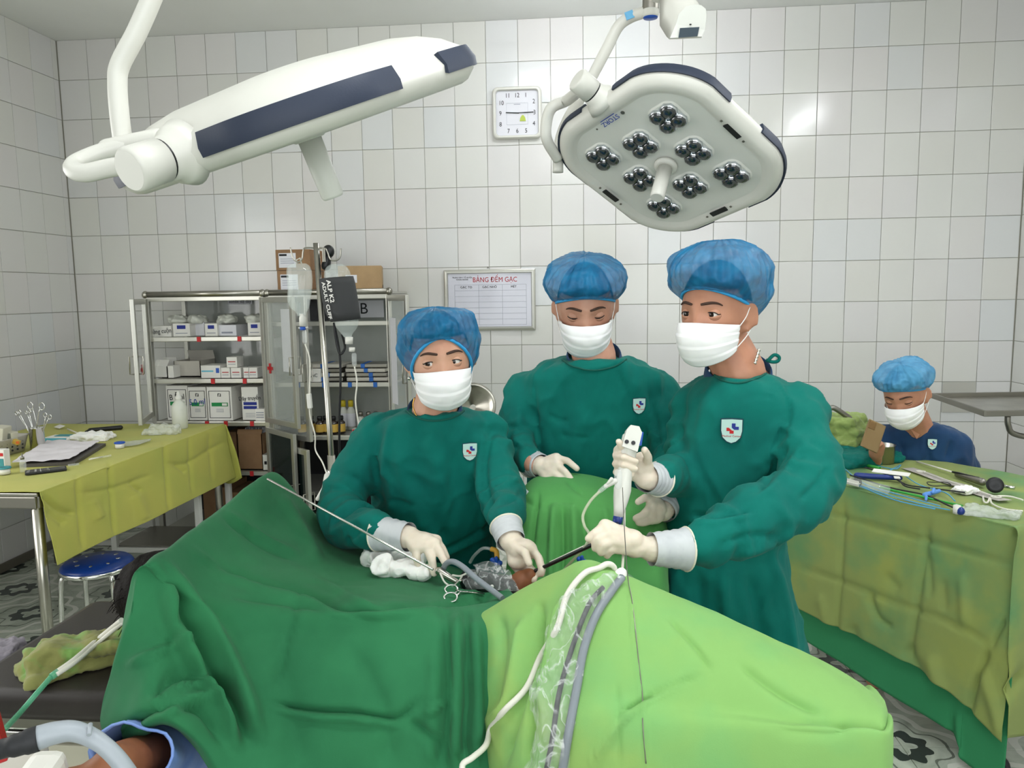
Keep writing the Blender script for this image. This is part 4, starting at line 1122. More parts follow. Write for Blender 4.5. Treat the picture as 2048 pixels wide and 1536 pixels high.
# left lamp: seen edge-on, right end high
aL = Vector((0.9, 0.265, 0.346)); bL = Vector((0.351, -0.911, -0.185))
CL = Vector((-0.485, 1.373, 1.871))
ll, eL, mdL, nL, LL = surgical_lamp(CL, aL, bL, 'surgical lamp seen edge-on at upper left with its handle hanging down', (-1, 1), False)
yT = 1.17
MB().tube(crom([P(330, -90, yT), P(310, -20, yT), P(275, 62, yT), P(240, 130, yT), P(235, 170, yT), P(239, 230, yT), P(246, 285, yT)], 6), 0.0145, 14).build('support_tube', MT['lamp_white'], ll)
q = P(330, -90, yT)
MB().tube([q, Vector((q.x + 0.06, q.y + 0.02, ZC - 0.05))], 0.0145, 14).build('upper_tube', MT['lamp_white'], ll)
MB().lathe([(0.0, -0.05), (0.06, -0.05), (0.075, -0.02), (0.075, 0)], (q.x + 0.06, q.y + 0.02, ZC), n=28, cap=False).build('ceiling_mount', MT['lamp_white'], ll)

MB().capsule(P(216, 297, 1.16), P(316, 276, 1.16), 0.0145, 0.0145).build('pivot', MT['lamp_white'], ll)
MB().tube(crom([P(262, 290, 1.16), P(200, 306, 1.15), P(154, 326, 1.13), P(147, 340, 1.11), P(172, 346, 1.10), P(230, 334, 1.10), eL + mdL * 0.055], 6), 0.0135, 14).build('yoke', MT['lamp_white'], ll)
# ------------------------------------------------------------------ instrument table at right
TB = Vector((1.335, 2.40, 0)); td = Vector((-0.57, 0.82, 0)).normalized(); tw = Vector((0.82, 0.57, 0)).normalized()
TL, TW, TZ = 1.22, 0.70, 0.845
def T(l, w, z=0.0): return TB + td * l + tw * w + Vector((0, 0, TZ + z))
it = empty('instrument_table', TB + td * TL / 2 + tw * TW / 2, 'steel instrument table under the olive-green cloth', 'table')
TMx = frame(T(TL / 2, TW / 2), -td, y=tw)
MB().boxm(TMx @ Matrix.Translation((0, 0, -0.02)), (TL - 0.02, TW - 0.02, 0.03), 0.004).build('table_top', MT['steel'], it)
for l in (0.05, TL - 0.05):
    for w in (0.05, TW - 0.05):
        q = T(l, w)
        MB().tube([(q.x, q.y, 0.07), (q.x, q.y, TZ - 0.03)], 0.016, 12).build('leg', MT['steel'], it)
        MB().lathe([(0.03, -0.012), (0.035, 0), (0.03, 0.012)], (q.x, q.y, 0.0355), tw, 16).build('castor', MT['black_soft'], it)
mb = MB()
mb.tube([Vector((*T(0.05, 0.05).xy, 0.2)), Vector((*T(TL - 0.05, 0.05).xy, 0.2))], 0.011, 10)
mb.build('lower_rail', MT['chrome'], it)
# cloth: near side hangs to about knee height, right end hangs too
def zb(px, py, q):
    """height where the hem passes below table point q (found from the photograph's hem line)"""
    lo, hi = 0.0, 0.9
    for _ in range(30):
        m = (lo + hi) / 2
        if proj([(q.x, q.y, m)])[0][1] > py: lo = m
        else: hi = m
    return (lo + hi) / 2
hem = [(0.0, 0.17), (0.06, 0.20), (0.2, 0.265), (0.4, 0.30), (0.6, 0.31), (0.8, 0.32), (1.0, 0.33), (TL, 0.34)]
rows = []
for (l, zh) in hem:
    o_ = -0.02
    rows.append([T(l, TW + 0.01, -0.30), T(l, TW + 0.015, -0.1), T(l, TW, 0.002), T(l, TW * 0.66, 0.004), T(l, TW * 0.33, 0.004), T(l, 0.02, 0.004), T(l, -0.008, -0.012), T(l, -0.018, -0.15), T(l, -0.028, (zh - TZ) * 0.5), T(l, -0.035, (zh - TZ) * 0.78), T(l, -0.042, zh - TZ)])
vf = [([(1688, 1000), (1682, 1130), (1670, 1290)], 6, 0.009), ([(1640, 1018), (1690, 1038), (1760, 1055), (1850, 1080), (1950, 1110), (2025, 1130)], 5, 0.008), ([(1855, 1045), (1848, 1110), (1832, 1220), (1815, 1330)], 8, 0.010), ([(1600, 1135), (1690, 1165), (1790, 1205), (1900, 1245), (1985, 1290)], 5, 0.008),
      ([(1735, 1185), (1755, 1235), (1785, 1255)], 7, 0.013), ([(1857, 1110), (1862, 1190)], 6, 0.008), ([(1925, 1150), (1930, 1250)], 10, -0.008), ([(1885, 1160), (1890, 1220)], 9, 0.006), ([(1985, 1290), (2010, 1240)], 6, 0.010), ([(1975, 1300), (1945, 1390), (1940, 1430)], 9, 0.014), ([(1960, 1330), (1990, 1420), (2000, 1470)], 12, -0.010), ([(1810, 1290), (1850, 1370)], 12, 0.012), ([(1700, 1250), (1720, 1310)], 12, 0.01), ([(1860, 1310), (1880, 1390)], 14, -0.012), ([(1770, 1150), (1800, 1180)], 9, 0.006), ([(1640, 1190), (1660, 1270)], 10, -0.008)]
vf = [(q[0], q[1], q[2] * 1.5) for q in vf]
oc = sheet('table_cloth', rows, MT['cloth_olive'], None, 12, 26, vf, ((0.006, (5, 5, 2), 3), (0.002, (13, 13, 10), 4)), 0.002)
tag(oc, 'olive-green cloth over the instrument table with creases and a darker green stain', 'cloth')
# right end flap of the cloth
rows = []
for (w, zh) in ((-0.04, 0.19), (0.12, 0.16), (0.3, 0.2), (0.5, 0.22), (TW, 0.25)):
    rows.append([T(0.02, w, 0.006), T(-0.004, w, -0.01), T(-0.006, w, -0.2), T(-0.010, w, (zh - TZ) * 0.7), T(-0.014, w, zh - TZ)])
sheet('end_flap', rows, MT['cloth_olive'], oc, 10, 12, [([(2040, 1080), (2015, 1350)], 8, 0.012), ([(2005, 1400), (2048, 1345)], 10, 0.02)], ((0.006, (6, 6, 2), 6),), 0.002, flip=True)
# dark green undersheet hanging lower, in front of the legs
rows = []
for (l, z0, zh) in ((-0.0, 0.3, 0.01), (0.13, 0.34, 0.03), (0.17, 0.36, 0.10), (0.4, 0.40, 0.13), (0.65, 0.42, 0.17), (0.9, 0.42, 0.2), (TL, 0.42, 0.22)):
    rows.append([T(l, 0.0, z0 + 0.25 - TZ), T(l, -0.005, (z0 + zh) / 2 + 0.05 - TZ), T(l, -0.012, zh - TZ)])
us = sheet('under_sheet', rows, MT['cloth_green2'], None, 10, 14, [([(1900, 1425), (1905, 1536)], 7, 0.012), ([(1915, 1430), (1922, 1536)], 5, -0.008)], ((0.008, (7, 7, 2), 8),), 0.002)
tag(us, 'dark green sheet hanging lower beneath the olive cloth of the instrument table', 'cloth')
# steel tray table in the right corner
tt = empty('tray_stand', (2.12, 3.85, 0), 'steel tray stand with a shallow rim in the right corner behind the seated man', 'stand')
tz = 1.05
c4 = [PZ(1865, 787, tz), PZ(1970, 822, tz)]
A0, A1 = c4; e1 = (A1 - A0); e2 = Vector((0.62, 0.06, 0)); 
pts = [A0, A1, A1 + e2, A0 + e2]
MB().prism([p + Vector((0, 0, -0.022)) for p in pts], (0, 0, 0.004)).build('tray', MT['steel'], tt)
for i in range(4):
    p, q = pts[i], pts[(i + 1) % 4]
    M = frame((p + q) / 2, q - p, z=(0, 0, 1))
    MB().boxm(M @ Matrix.Translation((0, 0, -0.011)), ((q - p).length + 0.012, 0.012, 0.026), 0.003).build('rim', MT['steel_dull'], tt)
m_ = A1 + e2 * 0.33
MB().tube(crom([m_ + Vector((-0.09, 0.02, -0.03)), m_ + Vector((-0.085, 0.02, -0.07)), m_ + Vector((-0.05, 0.03, -0.11)), m_ + Vector((0.1, 0.06, -0.14)), m_ + Vector((0.25, 0.1, -0.15))], 6), 0.012, 10).build('arm', MT['steel_dull'], tt)
bp = m_ + Vector((0.25, 0.1, 0))
MB().tube([(bp.x, bp.y, 0.03), (bp.x, bp.y, tz - 0.13)], 0.016, 12).build('post', MT['steel'], tt)
MB().box((bp.x, bp.y, 0.02), (0.05, 0.4, 0.03), None, 0.005).build('foot', MT['steel'], tt); MB().box((bp.x - 0.12, bp.y, 0.02), (0.3, 0.05, 0.028), None, 0.005).build('foot', MT['steel'], tt)
# chair back rail behind the towel
cr_ = empty('chair_rail', P(1700, 830, 3.62).xy.to_3d(), 'bent steel tube of a trolley handle beside the folded towel', 'trolley')
MB().tube(crom([P(1652, 905, 3.5), P(1652, 830, 3.5), P(1660, 817, 3.5), P(1672, 818, 3.5), P(1706, 842, 3.5), P(1713, 855, 3.5), P(1718, 885, 3.5)], 6), 0.012, 10).build('handle_tube', MT['steel_dull'], cr_)
MB().tube([P(1652, 845, 3.5), P(1666, 858, 3.5)], 0.008, 8).build('cross_bar', MT['steel_dull'], cr_)
for px in (1652, 1718):
    q = P(px, 895, 3.5); MB().tube([(q.x, q.y, 0.0), q], 0.012, 10).build('leg', MT['steel_dull'], cr_)
# ------------------------------------------------------------------ things on the instrument table
tzs = TZ + 0.008
def tp(px, py, dz=0.0): return PZ(px, py, tzs + dz)
bw = empty('steel_bowl', tp(1760, 925), 'round stainless steel bowl at the back of the instrument table', 'bowl')
q = tp(1760, 925)
MB().lathe([(0.0, 0.002), (0.05, 0.002), (0.054, 0.006), (0.056, 0.075), (0.059, 0.078), (0.054, 0.077), (0.05, 0.01), (0.0, 0.008)], q, n=32, cap=False).build('bowl_wall', MT['steel'], bw)
def rod(name, label, cat, pts, r, mat, n=8, group=None, parent=None):
    o = MB().tube(crom(pts, 6) if len(pts) > 2 else pts, r, n).build(name, mat, parent)
    return tag(o, label, cat, group) if parent is None else o
# folded towel heap
def heap(name, label, cat, c, sz, mat, seed, yaw=0.0, layers=3, amp=0.012):
    """soft folded cloth: stacked rumpled pads fused into one skin"""
    mb = MB(); rr = random.Random(seed)
    for k in range(layers):
        s = 1 - 0.13 * k
        M = Matrix.Translation(Vector(c) + Vector((rr.uniform(-.012, .012), rr.uniform(-.012, .012), sz[2] * (k + 0.5) / layers))) @ Matrix.Rotation(yaw + rr.uniform(-.25, .25), 4, 'Z')
        mb.boxm(M, (sz[0] * s, sz[1] * s, sz[2] / layers * 1.25), sz[2] / layers * 0.5)
    V, Fc, E = fuse(mb, max(sz) / 55, 4)
    N = vnormals(V, Fc)
    f = 9 / max(sz) * 0.35
    V = V + N * (amp * nz(V, (f * 2.2, f * 2.2, f * 3), seed))[:, None] + N * (amp * 0.5 * (0.4 - np.abs(nz(V, (f * 5, f * 5, f * 5), seed + 2))))[:, None]
    V[:, 2] = np.maximum(V[:, 2], c[2] + 0.001)
    return tag(mesh_obj(name, V, Fc, mat, None, True), label, cat)
q = tp(1696, 905)
heap('folded_towel', 'yellow-green towel folded in a heap at the left end of the instrument table', 'towel', (q.x, q.y + 0.05, TZ + 0.035), (0.26, 0.20, 0.13), MT['towel_green'], 5, 0.7, 3, 0.016)
q = tp(1722, 925)
heap('green_drape', 'dark teal-green folded drape under the towel on the instrument table', 'drape', (q.x - 0.01, q.y + 0.06, TZ + 0.005), (0.34, 0.26, 0.045), MT['gown'], 9, 0.7, 2, 0.014)
# steri pouch strip (long translucent pouch)
p0, p1 = tp(1815, 938), tp(2010, 1005)
d = (p1 - p0).normalized(); s = Vector((0, 0, 1)).cross(d)
po = empty('sterile_pouch', (p0 + p1) / 2, 'long narrow translucent pouch lying across the instrument table', 'pouch')
rows = [[p0.lerp(p1, t) + s * w + Vector((0, 0, 0.004 + 0.003 * math.sin(t * 14))) for w in (-0.026, 0.0, 0.026)] for t in (0, .2, .4, .6, .8, 1)]
sheet('pouch_film', rows, mk('pouch', '#c9c3bd', 0.3, alpha=0.75), po, 4, 6, (), (), 0.001)
MB().tube([p0.lerp(p1, 0.16) + Vector((0, 0, 0.009)), p0.lerp(p1, 0.92) + Vector((0, 0, 0.009))], 0.002, 6).build('inner_line', MT['tube_white'], po)
for t in (0.16, 0.92): MB().tube([p0.lerp(p1, t) + Vector((0.016 * math.cos(a), 0.011 * math.sin(a), 0.009)) for a in [2 * pi * k / 14 for k in range(14)]], 0.0022, 6, closed=True).build('ring', MT['tube_white'], po)
# endoscope with eyepiece
sc = empty('cystoscope', tp(1980, 965), 'rigid metal scope with a black eyepiece and long shaft on the instrument table', 'scope')
rod('shaft', None, None, [tp(1833, 923, 0.012), tp(1925, 950, 0.012)], 0.0035, MT['tube_white'], parent=sc)
MB().capsule(tp(1915, 949, 0.014), tp(1965, 964, 0.02), 0.011, 0.014).build('scope_body', MT['steel_dull'], sc)
MB().lathe([(0.014, -0.02), (0.024, -0.004), (0.028, 0.0), (0.026, 0.003), (0.012, 0.002), (0.0, 0.0)], tp(1990, 970, 0.03), (-0.35, -0.85, 0.25), 24, cap=False).build('eyepiece', MT['black'], sc)
MB().tube([tp(2005, 972, 0.02), tp(2030, 976, 0.02)], 0.006, 8).build('tap', MT['chrome'], sc); MB().tube([tp(2021, 974, 0.02), tp(2022, 974, 0.045)], 0.003, 8).build('tap_lever', MT['chrome'], sc)
rod('guide_rod', None, None, [tp(1905, 944, 0.02), tp(1958, 956, 0.03)], 0.004, MT['black'], parent=sc)
# navy-handled instrument
nh = empty('laser_handle', tp(1750, 953), 'navy plastic handle with a white label tag among the blue catheters', 'instrument')
MB().capsule(tp(1714, 951, 0.014), tp(1800, 956, 0.012), 0.012, 0.009).build('grip', MT['navy_tool'], nh)
MB().boxm(frame(tp(1794, 955, 0.022), tp(1800, 956) - tp(1714, 951), z=(0, 0, 1)), (0.02, 0.026, 0.004)).build('label', MT['white'], nh)
cd = MB().boxm(frame(tp(1782, 945, 0.03), tp(1815, 949) - tp(1752, 941), z=(0, -0.3, 1)), (0.13, 0.03, 0.002)).build('paper_tag', MT['white']); tag(cd, 'blank white paper strip lying over the navy handle', 'paper')
for i, pts in enumerate(([(1668, 938), (1700, 960), (1760, 985), (1850, 1010), (1900, 1020)], [(1690, 938), (1730, 968), (1800, 990), (1880, 1012)], [(1668, 946), (1720, 972), (1790, 1000), (1870, 1018)], [(1756, 932), (1790, 938), (1802, 930)], [(1778, 942), (1800, 930)], [(1808, 950), (1840, 970), (1890, 985), (1910, 1002)])):
    rod('blue_catheter', 'thin blue catheter, strand %s on the instrument table' % ('nearest the camera', 'in the middle', 'running to the white hub', 'bent behind the bowl', 'short and straight behind the paper strip', 'passing the blue clip')[i], 'catheter', [tp(a, b, 0.004 + 0.002 * i) for a, b in pts], 0.0022, MT['blue_line'], 6, 'blue catheters')
for i, pts in enumerate(([(1700, 950), (1780, 975), (1850, 990), (1895, 1010), (1912, 1018)], [(1795, 960), (1815, 970), (1850, 975), (1930, 985)], [(1730, 935), (1790, 955), (1810, 972), (1840, 978)])):
    rod('black_cable', 'thin black cable, %s on the instrument table' % ('running to the white hub', 'curving to the pouch', 'crossing the navy handle')[i], 'cable', [tp(a, b, 0.012 + 0.002 * i) for a, b in pts], 0.003, MT['black_soft'], 6, 'black cables')
c_ = tp(1878, 968, 0.008); tag(MB().tube([c_ + Vector((0.04 * math.cos(a), 0.035 * math.sin(a), 0.002 * math.sin(3 * a))) for a in [2 * pi * k / 24 for k in range(24)]], 0.0018, 6, closed=True).build('cable_loop', MT['black_soft']), 'thin dark wire coiled in a loop beside the pouch', 'wire')
rod('green_tube', 'short green tube by the steel bowl', 'tube', [tp(1722, 928, 0.01), tp(1760, 936, 0.01)], 0.006, MT['green_tip'])
rod('green_cable', 'dark green cable under the white hub', 'tube', [tp(1760, 975, 0.008), tp(1850, 995, 0.008), tp(1925, 1012, 0.008)], 0.004, MT['green_tip'])
hb = empty('white_hub', tp(1908, 1018), 'white plastic hub with navy cap at the near edge of the instrument table', 'hub')
MB().lathe([(0.014, 0), (0.017, 0.01), (0.014, 0.022)], tp(1906, 1018, 0.016), (0.8, -0.4, 0), 10).build('hub_body', MT['white_plastic'], hb); MB().ell(tp(1921, 1022, 0.014), (0.013, 0.013, 0.013)).build('cap', MT['navy_tool'], hb)
bc = empty('blue_clip', tp(1862, 988), 'pale blue plastic clip holding the catheters together', 'clip')
MB().capsule(tp(1850, 990, 0.012), tp(1878, 982, 0.016), 0.009, 0.007).capsule(tp(1853, 988, 0.012), tp(1852, 1000, 0.006), 0.008, 0.004).build('clip_body', MT['blue_pale'], bc); MB().capsule(tp(1866, 985, 0.02), tp(1868, 978, 0.03), 0.006, 0.005).build('tab', MT['blue_pale'], bc)
sy = empty('syringe', tp(1690, 965), 'large clear syringe with black stopper at the near edge of the instrument table', 'syringe')
a_, b_ = tp(1702, 962, 0.016), tp(1775, 980, 0.016); dd = (b_ - a_).normalized()
MB().tube([a_, b_], 0.0155, 20).build('barrel', MT['clear'], sy)
MB().tube([tp(1710, 964, 0.016), tp(1719, 966, 0.016)], 0.0145, 18).build('stopper', MT['black'], sy)
MB().boxm(frame(tp(1672, 957, 0.016), dd, z=(0, 0, 1)), (0.2, 0.02, 0.003)).boxm(frame(tp(1672, 957, 0.016), dd, z=(0, 0, 1)), (0.2, 0.003, 0.02)).build('plunger', MT['white_plastic'], sy)
tw_ = heap('torn_swab', 'torn piece of white gauze beside the blue clip', 'gauze', tuple(tp(1932, 985)), (0.085, 0.06, 0.02), MT['gauze'], 12, 0.5, 2, 0.006)
rod('white_tube', 'thin white tube coiled at right end of the instrument table', 'tube', [tp(1966, 992, 0.01), tp(1968, 1003, 0.012), tp(1975, 1005, 0.01), tp(1980, 996, 0.012), tp(1985, 1008, 0.01), tp(2010, 1018, 0.008), tp(2046, 1022, 0.008)], 0.003, MT['tube_white'])
rod('white_line', 'pale line lying along the far right of the table', 'tube', [tp(1996, 992, 0.01), tp(2020, 993, 0.01), tp(2046, 1000, 0.01)], 0.003, MT['tube_white'])
fl = heap('plastic_wrapper', 'crumpled clear plastic wrapper at the near right of the table', 'wrapper', tuple(tp(1975, 1030)), (0.17, 0.08, 0.02), MT['film_dense'], 14, -0.5, 2, 0.01)
# ------------------------------------------------------------------ things on the yellow table
yz_ = tz_y = 0.845
def yp(px, py, dz=0.0): return PZ(px, py, yz_ + dz)
cu = empty('steel_beaker', yp(77, 898), 'steel beaker holding surgical forceps on the yellow table', 'beaker')
q = yp(76, 899)
MB().lathe([(0.0, 0.001), (0.031, 0.001), (0.033, 0.004), (0.034, 0.108), (0.037, 0.111), (0.034, 0.11), (0.031, 0.008), (0.0, 0.006)], q, n=28, cap=False).build('beaker_wall', MT['chrome'], cu)
def forceps(tipx, tipy, label, sp, k, r=0.013):
    root = empty('forceps', q + Vector((0, 0, 0.02)), label, 'forceps', 'forceps in the beaker')
    t = P(tipx, tipy, q.y); dv = (t - (q + Vector((0, 0, 0.015)))).normalized(); sd = dv.cross(Vector((0, 1, 0))).normalized()
    for s in (-1, 1):
        mb = MB().tube([q + Vector((0, 0, 0.015)) + sd * s * 0.001, q + Vector((0, 0, 0.015)) + dv * (t - q).length * 0.55 + sd * s * 0.002, t - dv * 0.03 + sd * s * sp * 0.7, t - dv * 0.012 + sd * s * sp], 0.0022, 6)
        c = t + sd * s * sp * 1.6
        mb.tube([c + sd * r * math.cos(a) + dv * r * 1.25 * math.sin(a) for a in [2 * pi * j / 14 for j in range(14)]], 0.0022, 6, closed=True)
        mb.build('shank', MT['chrome'], root)
forceps(72, 812, 'tallest ring-handled forceps in the steel beaker', 0.019, 1, 0.0145)
forceps(36, 825, 'forceps leaning left in the steel beaker', 0.006, 2, 0.007)
forceps(95, 832, 'forceps leaning right in the steel beaker', 0.008, 3, 0.009)
forceps(56, 824, 'short forceps at the back of the steel beaker', 0.006, 4, 0.006)
# pulse-oximeter basket with gadgets at the left edge
bk = empty('wire_basket', yp(15, 915), 'grey plastic basket with a printed side panel at the left edge', 'basket')
qb = yp(-26, 915)
rows_ = []
for (s_, z) in ((0.85, 0.0), (1.0, 0.075), (1.04, 0.08), (0.98, 0.078), (0.82, 0.006)):
    rows_.append([Vector((qb.x + (x * s_), qb.y + 0.07 + y * s_, yz_ + 0.002 + z)) for x, y in rrect(0.17, 0.24, 0.03)])
MB().loft(rows_, cap=True).build('basket_wall', MT['basket'], bk)
for i in range(5):
    for j in range(3):
        MB().ell((qb.x + 0.078, qb.y + 0.0 + i * 0.034, yz_ + 0.02 + j * 0.018), (0.004, 0.006, 0.005), None, 8, 6).build('hole', MT['black_soft'], bk)
for i, (px, py, c, sz, lab) in enumerate(((2, 868, MT['beige'], (0.05, 0.10, 0.09), 'beige boxy monitor clip standing in the basket'), (20, 872, MT['beige'], (0.05, 0.045, 0.06), 'grey-screened square gadget in the basket'), (-12, 850, MT['steel_dull'], (0.03, 0.06, 0.08), 'dark screened device leaning in the basket corner'))):
    v = P(px, py, qb.y + 0.07 + 0.04 * i - 0.03)
    g = empty('gadget', (v.x, v.y, yz_ + 0.01), lab, 'device')
    MB().box((v.x, v.y, yz_ + 0.012 + 0.04 + sz[2] / 2), sz, Matrix.Rotation(0.3 - 0.3 * i, 4, 'Z') @ Matrix.Rotation(0.15, 4, 'Y'), 0.006).build('case', c, g)
    MB().box((v.x + 0.004, v.y - sz[1] / 2 - 0.001, yz_ + 0.012 + 0.045 + sz[2] / 2), (sz[0] * 0.7, 0.004, sz[2] * 0.6), None, 0.001).build('screen', mk('dull_screen', '#7c7f74', 0.3), g)
mp = empty('medicine_packet', yp(32, 878), 'small orange and yellow packet in the basket', 'packet')
MB().box(P(33, 884, qb.y + 0.06), (0.03, 0.02, 0.022), Matrix.Rotation(0.4, 4, 'Y'), 0.003).build('packet_body', MT['yellow_label'], mp); MB().box(P(35, 885, qb.y + 0.048), (0.014, 0.003, 0.012)).build('orange_mark', mk('orange_mark', '#d2682a', 0.5), mp)
tbx = empty('toothpaste_box', yp(10, 930), 'upright white, red and blue printed carton at the very left edge', 'box')
v = yp(6, 938)
MB().box((v.x, v.y, yz_ + 0.045), (0.05, 0.035, 0.088), None, 0.002).build('carton', MT['white'], tbx)
MB().box((v.x + 0.006, v.y - 0.0185, yz_ + 0.03), (0.03, 0.0012, 0.04)).build('blue_print', MT['teal_lid'], tbx); MB().box((v.x + 0.006, v.y - 0.0185, yz_ + 0.068), (0.03, 0.0012, 0.014)).build('red_print', MT['red_tape'], tbx)
# open record book under a crumpled white paper
bk2 = empty('tray_with_paper', yp(120, 915), 'dark flat tray covered by a crumpled white paper sheet', 'tray')
c0, c1, c2, c3 = yp(22, 936), yp(150, 930), yp(212, 892), yp(95, 890)
MB().prism([c0.lerp(c1, 0.2), c1, c2, c3], (0, 0, 0.014)).build('tray_base', mk('dark_tray', '#4c4845', 0.5), bk2)
rows = [[c0.lerp(c1, u) .lerp(c3.lerp(c2, u), v) + Vector((0, 0, 0.026)) for u in (0.0, .3, .6, 0.9)] for v in (0.02, .35, .7, 1.0)]
sheet('paper_sheet', rows, mk('crumpled_paper', '#e1dce0', 0.8), bk2, 8, 8, (), ((0.007, (16, 16, 1), 3), (0.003, (40, 40, 1), 5)), 0.001)
ph = empty('mobile_phone', yp(92, 942), 'black mobile phone lying near the table corner with light reflected in its glass', 'phone')
pc0, pc1 = yp(48, 948), yp(135, 938)
Mph = frame(yp(92, 941, 0.006), pc1 - pc0, z=(0, 0, 1))
MB().boxm(Mph, (0.155, 0.075, 0.009), 0.004).build('phone_body', MT['black'], ph); MB().boxm(Mph @ Matrix.Translation((0, 0, 0.0048)), (0.145, 0.068, 0.0008)).build('screen', mk('phone_glass', '#0d0d10', 0.04), ph)
vl = empty('small_vial', yp(48, 938), 'small clear glass vial standing by the phone', 'vial')
MB().lathe([(0.0, 0.001), (0.013, 0.001), (0.013, 0.045), (0.007, 0.055), (0.007, 0.065), (0.0, 0.065)], yp(47, 944), n=18, cap=False).build('glass', MT['clear'], vl); MB().lathe([(0.008, 0.056), (0.008, 0.066), (0.003, 0.068), (0.002, 0.082)], yp(47, 944), n=14).build('cap', MT['steel_dull'], vl)
for i, (px, py, lab) in enumerate(((240, 896, 'roll of white tape with blue edge in the middle of the yellow table'), (10, 948, 'roll of white tape with blue edge at the left table corner'))):
    tr_ = empty('tape_roll', yp(px, py), lab, 'tape roll', 'surgical tape rolls')
    MB().lathe([(0.021, 0.001), (0.021, 0.024)], yp(px, py), n=24).build('tape_body', MT['white'], tr_)
    MB().lathe([(0.025, 0.024), (0.026, 0.027), (0.024, 0.031), (0.011, 0.031), (0.011, 0.026)], yp(px, py), n=24, cap=False).build('spool_rim', MT['blue_part'] if i == 0 else MT['teal_lid'], tr_)
pn = empty('black_cautery', yp(207, 858), 'thick black pen-shaped handle lying at the back of the yellow table', 'instrument')
MB().capsule(yp(180, 860, 0.012), yp(241, 855, 0.012), 0.011, 0.013).build('grip', MT['black'], pn); MB().capsule(yp(171, 863, 0.010), yp(181, 860, 0.012), 0.004, 0.009).build('nib', MT['black_soft'], pn)
rod('white_probe', 'thin white-tipped probe beside the black handle', 'probe', [yp(135, 858, 0.01), yp(160, 868, 0.008)], 0.004, MT['tube_white'])
tgp = MB().boxm(frame(yp(119, 853, 0.012), yp(132, 856) - yp(106, 850), z=(0, -0.4, 1)), (0.075, 0.034, 0.003), 0.001).build('white_tag', MT['white']); tag(tgp, 'white blank card tag at the back of the yellow table', 'tag')
gb = empty('glove_carton', yp(120, 880), 'flat open cyan and white carton spilling white gloves', 'box')
Mg = frame(yp(122, 882), yp(150, 880) - yp(104, 880), z=(0, 0, 1))
MB().boxm(Mg @ Matrix.Translation((0, 0, 0.014)), (0.12, 0.085, 0.026), 0.003).build('carton', MT['white'], gb); MB().boxm(Mg @ Matrix.Translation((0, -0.043, 0.014)), (0.118, 0.001, 0.018)).build('cyan_side', MT['cyan'], gb); MB().boxm(Mg @ Matrix.Translation((0.02, 0.01, 0.029)), (0.09, 0.05, 0.002)).build('teal_lid', MT['teal_lid'], gb)
heap('white_wrap', 'heap of crumpled white packaging in the middle of the yellow table', 'wrapper', tuple(yp(185, 880)), (0.20, 0.13, 0.035), MT['gauze'], 21, 0.1, 2, 0.012)
rod('clear_syringe', 'thin clear syringe lying near the cloth edge', 'syringe', [yp(180, 918, 0.008), yp(222, 911, 0.008)], 0.005, MT['clear'])
rod('syringe_plunger', 'white plunger rod lying along the clear syringe', 'plunger', [yp(178, 919, 0.013), yp(205, 914, 0.012)], 0.003, MT['tube_white'])
rod('small_ampoule', 'small clear ampoule between the phone and the paper tray', 'ampoule', [yp(136, 931, 0.007), yp(158, 928, 0.007)], 0.006, MT['clear'])
fb_ = empty('flat_bag', yp(270, 884), 'flattened clear bag with blue edge beside the tape roll', 'bag')
rows = [[yp(248, 893, 0.006), yp(275, 889, 0.01), yp(300, 882, 0.006)], [yp(240, 884, 0.006), yp(270, 881, 0.013), yp(303, 877, 0.006)]]
sheet('bag_film', rows, MT['film_dense'], fb_, 6, 6, (), ((0.003, (30, 30, 2), 3),), 0.001)
# bottle and empty bottle lying by it
sb = empty('saline_bottle', yp(360, 853), 'upright milky plastic saline bottle with pointed tip on the yellow table', 'bottle')
q = yp(361, 857)
MB().lathe([(0.0, 0.001), (0.038, 0.001), (0.041, 0.006), (0.042, 0.115), (0.036, 0.14), (0.02, 0.16), (0.016, 0.163), (0.016, 0.172)], q, n=28, cap=False).build('bottle_body', MT['milky'], sb)
MB().lathe([(0.0, 0.004), (0.039, 0.004), (0.039, 0.06), (0.0, 0.06)], q, n=28, cap=False).build('liquid', MT['fluid'], sb)
MB().lathe([(0.018, 0.17), (0.018, 0.184), (0.011, 0.188), (0.010, 0.2), (0.006, 0.212), (0.0, 0.216)], q, n=20, cap=False).build('tip_cap', MT['white_plastic'], sb)
eb = heap('crumpled_bottle', 'crushed clear plastic bottle lying in front of the saline bottle', 'bottle', tuple(yp(330, 868)), (0.20, 0.06, 0.05), MT['film_dense'], 31, 0.15, 2, 0.012)
# ------------------------------------------------------------------ operating table
PZT = 0.78
bed = empty('operating_table', (-0.4, 1.65, 0), 'operating table with a black padded top and worn cream frame', 'operating table')
pad = MB().box((-0.66, 1.645, PZT - 0.034), (1.31, 0.485, 0.066), None, 0.022)
auto_smooth(pad.build('pad', MT['vinyl'], bed), 60)
for y in (1.40, 1.89): MB().tube([(-1.30, y - 0.012 if y < 1.6 else y + 0.012, PZT - 0.082), (-0.02, y - 0.012 if y < 1.6 else y + 0.012, PZT - 0.082)], 0.008, 10).build('side_rail', MT['chrome'], bed)
MB().box((-0.66, 1.645, PZT - 0.082), (1.28, 0.44, 0.022)).build('pad_board', MT['steel_dull'], bed)
for y in (1.43, 1.86): MB().box((-0.66, y, PZT - 0.15), (1.24, 0.035, 0.06), None, 0.004).build('frame_beam', MT['cream_paint'], bed)
for x in (-1.15, -0.15): MB().box((x, 1.645, PZT - 0.15), (0.05, 0.42, 0.055), None, 0.004).build('cross_beam', MT['cream_paint'], bed)
